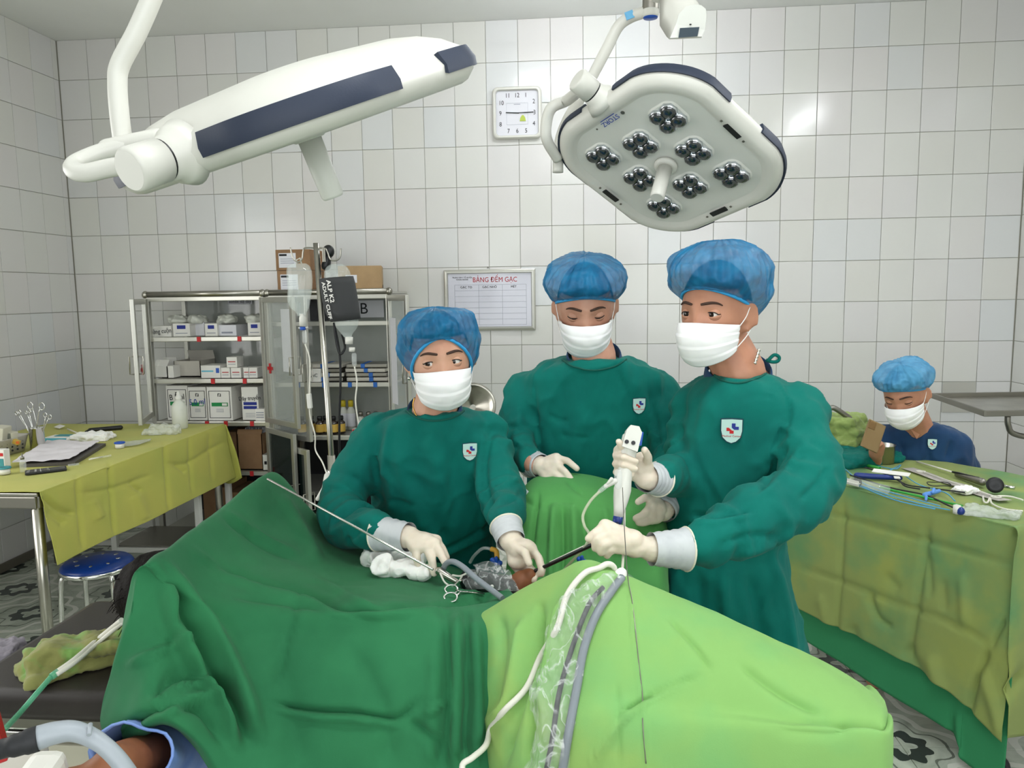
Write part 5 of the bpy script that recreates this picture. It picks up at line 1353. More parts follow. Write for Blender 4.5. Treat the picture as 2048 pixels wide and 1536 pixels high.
MB().tube([(-1.1, 1.5, PZT - 0.19), (-0.75, 1.62, 0.34)], 0.03, 12).build('brace_tube', MT['black_soft'], bed)
MB().box((-0.5, 1.645, 0.35), (0.3, 0.26, 0.52), None, 0.02).build('column', MT['cream_paint'], bed)
MB().box((-0.45, 1.645, 0.06), (1.0, 0.46, 0.09), None, 0.015).build('base', MT['cream_paint'], bed)
MB().tube([(-0.77, 1.29, 0.7), (-0.77, 1.29, 1.06), (-0.77, 1.31, 1.075), (-0.775, 1.82, 1.085), (-0.775, 1.84, 1.07), (-0.775, 1.84, 0.7)], 0.009, 10).build('screen_frame', MT['steel'], bed)
# ------------------------------------------------------------------ the draped patient
pt = empty('person', (-0.4, 1.62, PZT), 'patient lying under green drapes with dark hair showing at the head end', 'person')
mb = MB()
HD = Vector((-0.965, 1.66, 0.885))
mb.ell(HD, (0.108, 0.08, 0.092), Matrix.Rotation(0.25, 3, 'Z'), 20, 14)
mb.capsule(HD + Vector((0.08, 0.0, -0.03)), (-0.80, 1.645, 0.86), 0.055, 0.058)
mb.ell((-0.56, 1.635, 0.865), (0.28, 0.16, 0.082)); mb.ell((-0.22, 1.62, 0.85), (0.26, 0.14, 0.07))
sh = Vector((-0.74, 1.50, 0.86)); elb = P(335, 1500, 1.22); wr_ = P(225, 1530, 1.02)
elb.z = min(elb.z, 0.86)
mb.chain([sh, elb, wr_], [0.052, 0.042, 0.034]); mb.ell(wr_ + Vector((-0.05, -0.04, -0.01)), (0.05, 0.045, 0.02))
mb.chain([(-0.74, 1.79, 0.86), (-0.5, 1.81, 0.84), (-0.3, 1.78, 0.83)], [0.05, 0.04, 0.032])
mb.chain([(-0.08, 1.55, 0.84), (0.0, 1.37, 0.95), (0.36, 1.26, 0.82)], [0.075, 0.06, 0.042]); mb.chain([(-0.06, 1.75, 0.83), (0.02, 2.0, 0.96), (0.14, 2.02, 0.72)], [0.075, 0.06, 0.042])
V, Fc, E_ = fuse(mb, 0.011, 5)
mesh_obj('body', V, Fc, MT['skin_p'], pt, True)
# hair: strands on a cap
mb = MB()
Rh = Matrix.Rotation(0.25, 3, 'Z')
mb.ell(HD + Vector((-0.022, 0.0, 0.012)), (0.104, 0.088, 0.096), Rh, 24, 16)
hr = random.Random(4)
V, Fc, E_ = fuse(mb, 0.008, 2)
N = vnormals(V, Fc)
V = V + N * (0.006 * nz(V, (50, 50, 12), 3))[:, None]
hair = mesh_obj('hair', V, Fc, MT['hair'], pt, True)
mb = MB()
for k in range(110):
    a = hr.uniform(0, 2 * pi); t = hr.uniform(0.15, 1.5)
    d0 = Vector((-math.sin(t), math.cos(t) * math.cos(a), math.cos(t) * math.sin(a)))
    p0 = HD + Vector((d0.x * 0.10, d0.y * 0.086, d0.z * 0.094))
    end = p0 + d0 * hr.uniform(0.005, 0.02) + Vector((hr.uniform(-0.03, 0.0), hr.uniform(-0.03, 0.02), hr.uniform(-0.05, -0.01)))
    mb.tube(crom([p0, p0.lerp(end, 0.5) + d0 * 0.008, end], 3), [0.0016, 0.0015, 0.0014, 0.0012, 0.001, 0.0008, 0.0005], 4, cap=False)
tag(mb.build('loose_strands', MT['hair'], pt, fix=False), kind='stuff')
# blue shirt sleeve
d = (wr_ - elb).normalized(); sd_ = d.cross(Vector((0, 0, 1))).normalized(); up_ = sd_.cross(d)
rings = []
for (t, r, wob) in ((-0.5, 0.056, 0.0), (-0.1, 0.058, 0.1), (0.25, 0.056, 0.12), (0.55, 0.058, 0.16), (0.80, 0.060, 0.2)):
    c = elb + d * ((wr_ - elb).length * t)
    rings.append([c + (sd_ * math.cos(a) * 1.05 + up_ * math.sin(a) * 0.92) * r * (1 + wob * 0.35 * math.sin(3 * a + t * 6)) for a in [2 * pi * k / 28 for k in range(28)]])
rings = [[q + up_ * (0.012 * noise.noise(Vector((q.x * 22, q.y * 22, q.z * 22)))) + sd_ * (0.014 * noise.noise(Vector((q.x * 18 + 5, q.y * 18, q.z * 18)))) for q in r] for r in rings]
slv = MB().loft([[Vector(a) for a in np.array(crom([rings[j][i] for j in range(5)], 5))] for i in range(28)] and [[crom([rings[j][i] for j in range(5)], 5)[k] for i in range(28)] for k in range(21)], cap=False).build('sleeve', MT['denim'], pt)
m = slv.modifiers.new('t', 'SOLIDIFY'); m.thickness = 0.0025
MB().tube([q for q in rings[-1]], 0.0025, 6, closed=True).build('hem', MT['denim'], slv)
# ------------------------------------------------------------------ dark green drape over the trunk and screen frame
def dr(*t): return [P(*q) if len(q) == 3 else Vector(q[:3]) for q in t]
W4 = lambda x, y, z: (x, y, z, 0)
rows = [
    dr(W4(-0.94, 1.93, 0.80), W4(-0.87, 1.95, 0.95), W4(-0.82, 1.94, 1.0), W4(-0.72, 1.95, 0.98), W4(-0.56, 1.96, 0.93), W4(-0.36, 1.95, 0.86), W4(-0.12, 1.9, 0.84), W4(0.02, 1.86, 0.82)),
    dr(W4(-0.90, 1.89, 0.84), W4(-0.85, 1.885, 1.0), (541, 945, 1.875), (602, 1003, 1.88), (664, 1078, 1.87), (770, 1120, 1.80), (945, 1165, 1.68), (1010, 1150, 1.66)),
    dr(W4(-0.90, 1.62, 0.84), W4(-0.85, 1.6, 1.0), (436, 1026, 1.565), (520, 1092, 1.60), (640, 1142, 1.60), (790, 1165, 1.58), (955, 1195, 1.52), (1022, 1186, 1.52)),
    dr(W4(-0.885, 1.34, 0.84), W4(-0.84, 1.31, 1.0), (312, 1116, 1.262), (430, 1180, 1.34), (590, 1206, 1.36), (780, 1212, 1.37), (968, 1232, 1.38), (1040, 1216, 1.42)),
    dr((222, 1345, 1.20), (262, 1220, 1.215), (292, 1150, 1.235), (430, 1262, 1.27), (590, 1275, 1.30), (785, 1275, 1.31), (968, 1280, 1.32), (1022, 1290, 1.38)),
    dr((200, 1425, 1.16), (240, 1340, 1.17), (305, 1290, 1.19), (440, 1370, 1.20), (600, 1390, 1.235), (790, 1390, 1.25), (975, 1395, 1.27), (1022, 1395, 1.34)),
    dr((206, 1462, 1.14), (262, 1452, 1.10), (335, 1432, 1.09), (470, 1500, 1.15), (610, 1536, 1.19), (795, 1536, 1.21), (980, 1536, 1.235), (1022, 1536, 1.31)),
    dr((222, 1482, 1.17), (285, 1478, 1.14), (352, 1458, 1.14), W4(-0.53, 1.12, 0.70), W4(-0.36, 1.16, 0.5), W4(-0.2, 1.18, 0.5), W4(-0.04, 1.2, 0.5), W4(0.0, 1.26, 0.5)),
]
vf = [([(318, 1128), (380, 1215), (440, 1290), (490, 1390), (520, 1470)], 16, -0.024), ([(318, 1125), (352, 1190), (350, 1260), (338, 1300)], 9, 0.012), ([(262, 1330), (330, 1300), (400, 1270)], 7, -0.010), ([(300, 1400), (360, 1350), (440, 1370), (470, 1400)], 18, 0.016), ([(240, 1470), (320, 1415), (400, 1420), (440, 1480)], 10, 0.012), ([(330, 1430), (380, 1400), (440, 1395)], 8, -0.012),
      ([(380, 1100), (460, 1150), (600, 1190)], 5, -0.006), ([(560, 990), (600, 1060), (640, 1130)], 12, -0.01), ([(630, 1160), (740, 1215), (860, 1222), (905, 1215)], 6, -0.008), ([(470, 1195), (620, 1215), (760, 1245)], 5, 0.006),
      ([(893, 1235), (897, 1380), (890, 1536)], 10, 0.018), ([(915, 1225), (912, 1380), (908, 1536)], 8, -0.016), ([(932, 1230), (935, 1380), (928, 1536)], 8, 0.016), ([(950, 1250), (957, 1400), (950, 1536)], 7, -0.014), ([(870, 1300), (860, 1536)], 10, -0.008), ([(700, 1300), (760, 1400), (780, 1536)], 20, 0.008), ([(560, 1300), (600, 1536)], 26, 0.008),
      ([(451, 1026), (532, 1082), (597, 1110)], 6, -0.008), ([(445, 1034), (526, 1092), (592, 1120)], 6, 0.007), ([(419, 1131), (516, 1167), (613, 1191), (701, 1219), (871, 1217)], 7, 0.012), ([(425, 1143), (520, 1180), (613, 1204), (701, 1231), (870, 1229)], 7, -0.009), ([(597, 1195), (572, 1290), (548, 1380)], 5, 0.006), ([(548, 1405), (629, 1421), (710, 1425), (790, 1437), (839, 1397)], 6, 0.012), ([(552, 1418), (630, 1434), (712, 1438), (795, 1450)], 6, -0.010), ([(323, 1163), (363, 1284), (435, 1397), (468, 1485)], 13, -0.026), ([(345, 1163), (390, 1284), (460, 1397), (495, 1485)], 13, 0.014), ([(300, 1400), (370, 1365), (450, 1378)], 6, -0.010), ([(820, 1440), (870, 1480), (880, 1536)], 9, 0.012), ([(850, 1430), (895, 1400)], 6, -0.009),
      ([(870, 1215), (920, 1205), (985, 1195)], 6, 0.012), ([(880, 1180), (930, 1192), (960, 1190)], 6, -0.008)]
vf = [(q[0], q[1], q[2] * 1.35) for q in vf]
dd_ = sheet('surgical_drape', rows, MT['drape_dark'], None, 22, 20, vf, ((0.006, (5, 5, 5), 3), (0.004, (12, 12, 6), 5), (0.0016, (30, 30, 18), 6)), 0.002)
tag(dd_, 'dark green drape peaked over the screen frame and covering the trunk of the patient', 'drape')
# ------------------------------------------------------------------ light green drape over the near leg
ridge = [(958, 1245, 1.37), (1050, 1192, 1.335), (1120, 1160, 1.30), (1178, 1139, 1.275), (1250, 1168, 1.26), (1340, 1204, 1.25), (1460, 1252, 1.225), (1600, 1315, 1.19), (1720, 1378, 1.155), (1757, 1404, 1.14)]
mid1 = [(962, 1300, 1.33), (1045, 1262, 1.27), (1105, 1240, 1.235), (1155, 1225, 1.205), (1240, 1240, 1.185), (1340, 1270, 1.175), (1460, 1312, 1.155), (1605, 1366, 1.13), (1722, 1410, 1.11), (1764, 1424, 1.105)]
mid2 = [(970, 1400, 1.28), (1035, 1385, 1.2), (1090, 1375, 1.16), (1140, 1370, 1.13), (1235, 1375, 1.115), (1340, 1392, 1.11), (1460, 1412, 1.10), (1607, 1440, 1.085), (1725, 1460, 1.075), (1768, 1468, 1.08)]
bot = [(978, 1536, 1.24), (1020, 1536, 1.15), (1075, 1536, 1.11), (1130, 1536, 1.085), (1232, 1536, 1.07), (1340, 1536, 1.065), (1460, 1536, 1.06), (1608, 1536, 1.05), (1727, 1536, 1.045), (1773, 1536, 1.06)]
R1 = dr(*ridge)
far1 = [q + Vector((0.0, 0.055, -0.012)) for q in R1]; far2 = [q + Vector((0.0, 0.12, -0.10)) for q in R1]; far3 = [q + Vector((0.01, 0.15, -0.30)) for q in R1]
low = [Vector((q.x, q.y - 0.01, 0.42)) for q in dr(*bot)]
rows = [far3, far2, far1, R1, dr(*mid1), dr(*mid2), dr(*bot), low]
# closing end over the foot
rows = [r + [r[-1] + Vector((0.025, 0.07, -0.03 if i < 6 else 0.0)), r[-1] + Vector((0.0, 0.16, -0.1))] for i, r in enumerate(rows)]
vf = [([(1085, 1215), (1060, 1330), (1020, 1470), (1005, 1536)], 10, 0.012), ([(1130, 1200), (1110, 1300), (1085, 1420)], 9, -0.012), ([(1050, 1240), (1035, 1350), (1015, 1420), (980, 1440)], 9, -0.012), ([(1000, 1230), (1005, 1300), (985, 1420)], 10, 0.008), ([(1080, 1215), (1075, 1330), (1055, 1536)], 7, 0.010),
      ([(1395, 1358), (1320, 1390), (1245, 1440), (1200, 1500), (1170, 1536)], 5, -0.006), ([(1400, 1352), (1330, 1382), (1240, 1425)], 6, 0.006), ([(1260, 1175), (1270, 1300), (1290, 1450), (1295, 1536)], 3, -0.003), ([(1340, 1240), (1395, 1300), (1420, 1340)], 6, 0.005), ([(1480, 1330), (1560, 1390), (1640, 1430)], 9, 0.006), ([(1560, 1460), (1660, 1468), (1700, 1452)], 9, 0.003), ([(1235, 1370), (1240, 1536)], 4, 0.003)]
vf = [(q[0], q[1], q[2] * 1.5) for q in vf]
ldp = sheet('surgical_drape', rows, MT['drape_light'], None, 18, 20, vf, ((0.006, (4, 4, 4), 13), (0.0026, (12, 12, 7), 15), (0.001, (32, 32, 20), 16)), 0.002)
tag(ldp, 'bright light green drape over the raised near leg in the foreground', 'drape')
# ------------------------------------------------------------------ mid green drape over the far leg
top = [(1018, 1085, 1.90), (1034, 1015, 1.92), (1052, 980, 1.94), (1082, 962, 1.95), (1140, 957, 1.955), (1200, 966, 1.955), (1270, 985, 1.95), (1315, 1003, 1.945), (1335, 1040, 1.94)]
m1 = [(1014, 1120, 1.84), (1030, 1050, 1.85), (1055, 1020, 1.85), (1088, 1008, 1.85), (1145, 1006, 1.85), (1205, 1012, 1.85), (1275, 1028, 1.85), (1318, 1045, 1.85), (1336, 1080, 1.87)]
m2 = [(1012, 1160, 1.80), (1030, 1120, 1.79), (1058, 1105, 1.78), (1092, 1100, 1.775), (1146, 1098, 1.77), (1206, 1100, 1.77), (1276, 1108, 1.77), (1318, 1115, 1.77), (1336, 1150, 1.80)]
m3 = [(1010, 1210, 1.74), (1030, 1205, 1.72), (1058, 1200, 1.70), (1092, 1200, 1.69), (1146, 1200, 1.685), (1206, 1200, 1.685), (1276, 1205, 1.685), (1318, 1208, 1.69), (1336, 1220, 1.72)]
R1 = dr(*top); B3 = dr(*m3)
rows = [[q + Vector((0, 0.22, -0.45)) for q in R1], [q + Vector((0, 0.17, -0.10)) for q in R1], [q + Vector((0, 0.08, -0.012)) for q in R1], R1, dr(*m1), dr(*m2), B3, [Vector((q.x, q.y - 0.03, 0.6)) for q in B3]]
vf = [([(1078, 985), (1066, 1080), (1062, 1190)], 5, 0.009), ([(1108, 1010), (1104, 1100), (1100, 1195)], 6, -0.014), ([(1125, 1010), (1126, 1100), (1122, 1195)], 6, 0.012), ([(1146, 1015), (1150, 1110), (1148, 1195)], 6, -0.012), ([(1085, 1015), (1120, 1000), (1150, 1008)], 5, 0.006), ([(1165, 1020), (1175, 1110)], 8, 0.010), ([(1135, 965), (1165, 990)], 4, 0.005), ([(1045, 1000), (1080, 1015)], 5, 0.005), ([(1210, 1020), (1215, 1100)], 9, -0.010), ([(1250, 1030), (1255, 1110)], 9, 0.010)]
vf = [(q[0], q[1], q[2] * 1.4) for q in vf]
mdp = sheet('surgical_drape', rows, MT['drape_mid'], None, 14, 12, vf, ((0.005, (6, 6, 3), 23), (0.002, (16, 16, 7), 25)), 0.002)
tag(mdp, 'mid green drape over the raised far leg between the surgeons', 'drape')
lb_ = MB().boxm(frame(P(1047, 988, 1.90), P(1056, 975, 1.9) - P(1040, 996, 1.9), z=(-0.3, -1, 0.4)), (0.028, 0.014, 0.002)).build('fabric_label', MT['paper'], mdp)
# ------------------------------------------------------------------ head wrap and breathing tube on the pad
hw = heap('head_cloth', 'rumpled olive cloth lying under the patient head on the black pad', 'cloth', (PZ(175, 1322, PZT).x, PZ(175, 1322, PZT).y, PZT), (0.27, 0.13, 0.055), MT['wrap_olive'], 17, 0.62, 3, 0.014)
rod('breathing_tube', 'pale twin breathing tube leading from under the drape across the cloth', 'tube', [P(243, 1240, 1.5), PZ(200, 1275, PZT + 0.06), PZ(150, 1318, PZT + 0.062), PZ(112, 1345, PZT + 0.05)], 0.0055, MT['tube_white'], 10)
rod('breathing_tube', 'second pale tube strand beside the breathing tube on the olive cloth', 'tube', [P(247, 1244, 1.5), PZ(203, 1280, PZT + 0.06), PZ(154, 1322, PZT + 0.06), PZ(114, 1349, PZT + 0.05)], 0.0045, MT['tube_white'], 10)
rod('tube_connector', 'small green connector joining the breathing tubes', 'connector', [PZ(117, 1343, PZT + 0.05), PZ(102, 1354, PZT + 0.045)], 0.0075, MT['green_tube'], 10)
rod('oxygen_tube', 'pale green oxygen tube running to the lower left corner', 'tube', [PZ(103, 1353, PZT + 0.045), PZ(75, 1385, PZT + 0.03), P(45, 1420, 1.32), P(10, 1458, 1.22), P(-20, 1490, 1.15)], 0.0055, MT['green_tube'], 10)
gp = heap('grey_cloth', 'bit of grey-mauve cloth at the far left edge beside the black pad', 'cloth', tuple(PZ(-12, 1335, 0.72)), (0.1, 0.12, 0.05), mk('mauve', '#8d8790', 0.85), 41, 0.2, 2, 0.008)
# stand under that cloth, anaesthetic machine corner, hose
an = empty('anaesthesia_trolley', P(30, 1536, 0.95).xy.to_3d(), 'corner of a white anaesthesia trolley with a red strip at the lower left edge', 'trolley')
MB().boxm(frame(P(52, 1640, 0.93), (0.96, 0.1, 0), z=(0.15, -0.2, 1)), (0.05, 0.16, 0.10), 0.014).build('white_panel', MT['white_plastic'], an)
MB().boxm(frame(P(-5, 1465, 0.92), P(12, 1495, 0.92) - P(-6, 1430, 0.92), z=(0, -0.3, 1)), (0.075, 0.012, 0.03), 0.002).build('red_strip', MT['red_paint'], an)
MB().boxm(frame(P(-20, 1640, 0.93), (0.96, 0.1, 0), z=(0.15, -0.2, 1)), (0.07, 0.2, 0.09), 0.006).build('side_panel', MT['basket'], an)
q = P(30, 1590, 0.95); MB().box((q.x, q.y + 0.05, 0.33), (0.2, 0.22, 0.62), None, 0.01).build('cabinet_body', MT['white_plastic'], an)
hs = empty('breathing_hose', P(150, 1450, 0.9), 'thick grey hose with a black end grip crossing the lower left corner', 'hose')
MB().tube(crom([P(70, 1478, 0.88), P(110, 1466, 0.89), P(150, 1463, 0.9), P(195, 1482, 0.9), P(235, 1518, 0.9), P(272, 1570, 0.9)], 8), [0.0158 - 0.0045 * min(1, i / 26) for i in range(41)], 16).build('hose_tube', MT['hose_grey'], hs)
MB().tube(crom([P(-40, 1508, 0.86), P(0, 1499, 0.865), P(40, 1488, 0.87), P(76, 1477, 0.88)], 6), [0.0125] * 10 + [0.0145] * 4 + [0.0162] * 5, 16).build('end_grip', MT['black_soft'], hs)
MB().tube([P(181, 1448, 0.9), P(178, 1470, 0.885)], 0.003, 8).build('clip_ring', MT['hose_grey'], hs)
# ------------------------------------------------------------------ people
from mathutils.bvhtree import BVHTree
def bvh_of(V, Fc): return BVHTree.FromPolygons([Vector(v) for v in V], [tuple(f) for f in Fc])
def hit(bv, px, py):
    d = ray(px, py).normalized()
    loc, nrm, i, dist = bv.ray_cast(Vector((0, 0, CAMH)), d)
    if loc is None: return None, None
    if nrm.dot(d) > 0: nrm = -nrm
    return loc, nrm
def G(x, s): return math.exp(-(x / s) ** 2)
def head_point(s, jaw=0.30):
    x, y, z = s.x * 0.0765, s.y * 0.096, s.z * 0.118
    k = min(max(-z / 0.118, 0), 1)
    x *= 1 - jaw * k ** 1.6
    if s.y > 0: y *= 1 - 0.5 * k
    fr = max(0, -s.y)
    y -= 0.0035 * G(z - 0.02, 0.012) * G(x, 0.05) * fr
    for e in (-1, 1):
        y += 0.0085 * G(x - e * 0.0315, 0.017) * G(z, 0.0115) * fr
        y -= 0.004 * G(x - e * 0.046, 0.02) * G(z + 0.032, 0.02) * fr
    zz = min(max((0.012 - z) / 0.05, 0), 1) if z > -0.045 else max(0, 1 - (-0.045 - z) / 0.014)
    y -= 0.019 * zz * G(x, 0.0105) * fr
    y -= 0.008 * G(z + 0.098, 0.02) * G(x, 0.03) * fr
    return Vector((x, y, z))
def head_grid(n=72, m=54):
    V, Fc = [], []
    for j in range(m + 1):
        t = pi * j / m
        for k in range(n):
            a = 2 * pi * k / n
            V.append(head_point(Vector((math.sin(t) * math.cos(a), math.sin(t) * math.sin(a), math.cos(t)))))
    for j in range(m):
        for k in range(n): Fc.append((j * n + k, (j + 1) * n + k, (j + 1) * n + (k + 1) % n, j * n + (k + 1) % n))
    return V, Fc
HG = head_grid()
def surf_y(x, z):
    q = 1 - (x / 0.0765) ** 2 - (z / 0.118) ** 2
    return -0.096 * math.sqrt(max(q, 0.02))
def smooth01(t): t = min(max(t, 0), 1); return t * t * (3 - 2 * t)
def make_head(root, M, skin, capm, cap, eyes, mb_body, ears=True, hairline=0.06, seed=1):
    """face, cap and mask in head coordinates (x right, -y forward, z up); M places it"""
    rt_ = lambda *v: M @ Vector(v)
    mb_body.add([M @ v for v in HG[0]], HG[1])
    if ears:
        for e in (-1, 1):
            Me = M @ Matrix.Translation((e * 0.079, 0.012, -0.008)) @ Matrix.Rotation(e * -0.45, 4, 'Z') @ Matrix.Rotation(0.15, 4, 'X')
            t = MB().ell((0, 0, 0), (0.0075, 0.019, 0.033), None, 16, 12)
            mb_body.add([Me @ v for v in t.v], t.f)
            t = MB().tube([Me @ Vector((e * 0.006, 0.019 * math.cos(a) - 0.001, 0.032 * math.sin(a))) for a in [pi * 2 * k / 20 for k in range(-3, 12)]], 0.0048, 8)
            mb_body.add(t.v, t.f)
            t = MB().ell(Me @ Vector((0, -0.010, -0.030)), (0.007, 0.009, 0.010), None, 10, 8); mb_body.add(t.v, t.f)
    # eyes
    up, lo, gx, gz = eyes
    for e in (-1, 1):
        c = Vector((e * 0.0320, -0.0704, -0.001))
        mb = MB(); mb.cur = 0
        t = MB().ell((0, 0, 0), (0.0160, 0.0160, 0.0160), Matrix.Rotation(pi / 2, 3, 'X'), 44, 32)
        g = Vector((gx, -1, gz)).normalized()
        V = [M @ (c + v) for v in t.v]
        o = mesh_obj('eye', V, t.f, None, root, True, [MT['eye_white'], MT['iris']], [1 if (sum((t.v[i] for i in f), Vector()) / len(f)).normalized().dot(g) > math.cos(math.radians(24.5)) else 0 for f in t.f])
        r = 0.0171
        def lp(az, el): return c + Vector((math.sin(az) * math.cos(el), -math.cos(az) * math.cos(el), math.sin(el))) * r
        for nm, sgn, op in (('upper_eyelid', 1, up), ('lower_eyelid', -1, lo)):
            R_ = []
            NA = 26
            for i in range(NA + 1):
                u = -1 + 2 * i / NA
                az = math.radians(88) * u
                edge = math.radians(op) * max(0, 1 - abs(u * 88 / 58) ** 2.4) * (1.0 if sgn > 0 else 1) + math.radians(-1.5) - e * u * math.radians(-2.5)
                R_.append([lp(az, edge + (math.radians(sgn * 80) - edge) * k / 6) for k in range(7)])
            V = [M @ p for rr in R_ for p in rr]
            Fc = [(i * 7 + k, i * 7 + k + 1, (i + 1) * 7 + k + 1, (i + 1) * 7 + k) for i in range(NA) for k in range(6)]
            ld = mesh_obj(nm, V, Fc, skin, root, True)
            sm = ld.modifiers.new('t', 'SOLIDIFY'); sm.thickness = 0.0012; sm.offset = 1
            if sgn > 0: MB().tube([M @ (rr[0] + Vector((0, -0.0012, 0.0002))) for rr in R_], [0.0004] + [0.0011] * (NA - 1) + [0.0004], 6).build('lash_line', MT['lash'], ld)
        pts = []
        for (bx, bz) in ((0.0115, 0.0225), (0.022, 0.0245), (0.034, 0.0262), (0.045, 0.0245), (0.053, 0.0195)):
            pts.append(M @ Vector((e * bx, surf_y(bx, bz) - 0.0022 - 0.0025 * G(bz - 0.02, 0.012), bz)))
        cp = crom(pts, 5); n_ = len(cp)
        rs = [0.0024 * (0.5 + 0.9 * math.sin(pi * min(1, (i + 3) / (n_ + 2)) ** 0.8)) for i in range(n_)]
        MB().tube(cp, rs, 8).build('eyebrow', MT['brow'], root)
    # hair below the cap
    n, m = 72, 54
    keep = []
    for f in HG[1]:
        c = sum((HG[0][i] for i in f), Vector()) / 4
        lim = hairline if c.y < -0.03 else (hairline + (-0.035 - hairline) * smooth01((c.y + 0.03) / 0.045)) if c.y < 0.015 else -0.035 - 0.05 * smooth01((c.y - 0.015) / 0.05)
        if c.z > lim: keep.append(f)
    used = sorted({i for f in keep for i in f}); mp = {i: k for k, i in enumerate(used)}
    V = [M @ (HG[0][i] * 1.035 + Vector((0, 0.001, 0.001))) for i in used]
    hr_ = mesh_obj('hair', V, [tuple(mp[i] for i in f) for f in keep], MT['hair'], root, True)
    # bouffant cap
    rx, ry, ztop, zf, zs, zb, cy0 = cap
    NA, NT = 160, 48
    rows = []
    zc = (ztop + zf) * 0.42; rz = ztop - zc
    for j in range(NT + 1):
        t = j / NT; row = []
        for i in range(NA):
            ph = 2 * pi * i / NA
            cf = math.cos(ph)
            zr = zs + (zf - zs) * cf if cf > 0 else zs + (zb - zs) * (-cf)
            q = math.sqrt(max(0.05, 1 - (zr / 0.118) ** 2))
            rim = Vector((math.sin(ph) * 0.0765 * q * 1.05, -math.cos(ph) * 0.096 * q * (1.05 if cf > 0 else 0.98), zr))
            lat = math.radians(-48 + 138 * t)
            ell = Vector((rx * math.cos(lat) * math.sin(ph), cy0 - ry * math.cos(lat) * math.cos(ph), zc + rz * math.sin(lat)))
            dz = (zr - zf) * (1 - smooth01(t * 1.6)) * 0.8
            ell.z += dz
            w = smooth01(t / 0.20)
            p = rim.lerp(ell, w)
            dirv = Vector((math.sin(ph), -math.cos(ph), 0.35)).normalized()
            pl = math.sin(30 * ph + 2.5 * noise.noise(Vector((math.sin(ph) * 2, math.cos(ph) * 2, seed)))) * 0.0032 * (1 - t) ** 0.8 * smooth01(t * 12)
            cr = 0.011 * noise.noise(Vector((p.x * 20, p.y * 20, p.z * 20 + seed * 9))) + 0.011 * (0.3 - abs(noise.noise(Vector((math.sin(ph) * 5, math.cos(ph) * 5, p.z * 9 + seed * 5))))) + 0.006 * (0.3 - abs(noise.noise(Vector((p.x * 55, p.y * 55, p.z * 40 + seed * 5)))))
            p = p + dirv * (pl + cr * w)
            row.append(M @ p)
        rows.append(row)
    cp = MB().loft(rows, cap=True).build('cap', capm, root)
    MB().tube([rows[0][i].lerp(rows[1][i], 0.4) for i in range(NA)], 0.0042, 8, closed=True).build('cap_elastic', MT['cap_band'], cp)
    # mask
    cl = [(-0.1045, -0.020), (-0.119, -0.040), (-0.1235, -0.060), (-0.118, -0.082), (-0.108, -0.102), (-0.086, -0.1225)]
    NU, NV = 40, 30
    rows = []
    clp = crom([Vector((0, y, z)) for y, z in cl], 6)
    for j in range(NV + 1):
        q = clp[int(j / NV * (len(clp) - 1))]; v = j / NV
        row = []
        for i in range(NU + 1):
            u = -1 + 2 * i / NU; au = abs(u)
            x = math.copysign(0.0735 * math.sin(au * pi / 2) ** 0.92, u) * (1 - 0.10 * v)
            y = q.y + (-0.026 - q.y) * (1 - math.cos(au * pi / 2)) ** 1.05
            ze = -0.028 - 0.058 * v
            z = q.z + (ze - q.z) * au ** 1.5
            nrm = Vector((math.sin(u * 1.3), -math.cos(u * 1.3), 0))
            sw = (v * 3.6) % 1.0
            d = 0.0022 * (0.5 - sw) * (1 if 0.12 < v < 0.95 else 0) + 0.0016 * noise.noise(Vector((x * 50, z * 50, seed * 3)))
            row.append(M @ (Vector((x, y, z)) + nrm * d))
        rows.append(row)
    V = [p for r in rows for p in r]
    Fc = [(j * (NU + 1) + i, j * (NU + 1) + i + 1, (j + 1) * (NU + 1) + i + 1, (j + 1) * (NU + 1) + i) for j in range(NV) for i in range(NU)]
    mk_ = mesh_obj('mask', V, Fc, MT['mask'], root, True)
    sm = mk_.modifiers.new('t', 'SOLIDIFY'); sm.thickness = 0.0016
    MB().tube([rows[0][i] for i in range(NU + 1)], 0.0012, 6).build('top_edge', MT['elastic'], mk_)
    for e, idx in ((-1, 0), (1, NU)):
        MB().tube(crom([rows[1][idx], M @ Vector((e * 0.0795, -0.006, -0.008)), M @ Vector((e * 0.083, 0.012, 0.022)), M @ Vector((e * 0.08, 0.026, 0.004))], 5), 0.0013, 6).build('ear_loop', MT['elastic'], mk_)
        MB().tube(crom([rows[NV - 3][idx], M @ Vector((e * 0.078, 0.000, -0.055)), M @ Vector((e * 0.081, 0.014, -0.036)), M @ Vector((e * 0.08, 0.026, 0.0))], 5), 0.0013, 6).build('ear_loop', MT['elastic'], mk_)
def head_matrix(eye_px, eye_py, depth, yaw, pitch, roll, sc=1.0):
    R = Matrix.Rotation(math.radians(yaw), 4, 'Z') @ Matrix.Rotation(math.radians(pitch), 4, 'X') @ Matrix.Rotation(math.radians(roll), 4, 'Y') @ Matrix.Scale(sc, 4)
    tgt = P(eye_px, eye_py, depth)
    off = R @ Vector((0, -0.084, 0))
    return Matrix.Translation(tgt - off) @ R
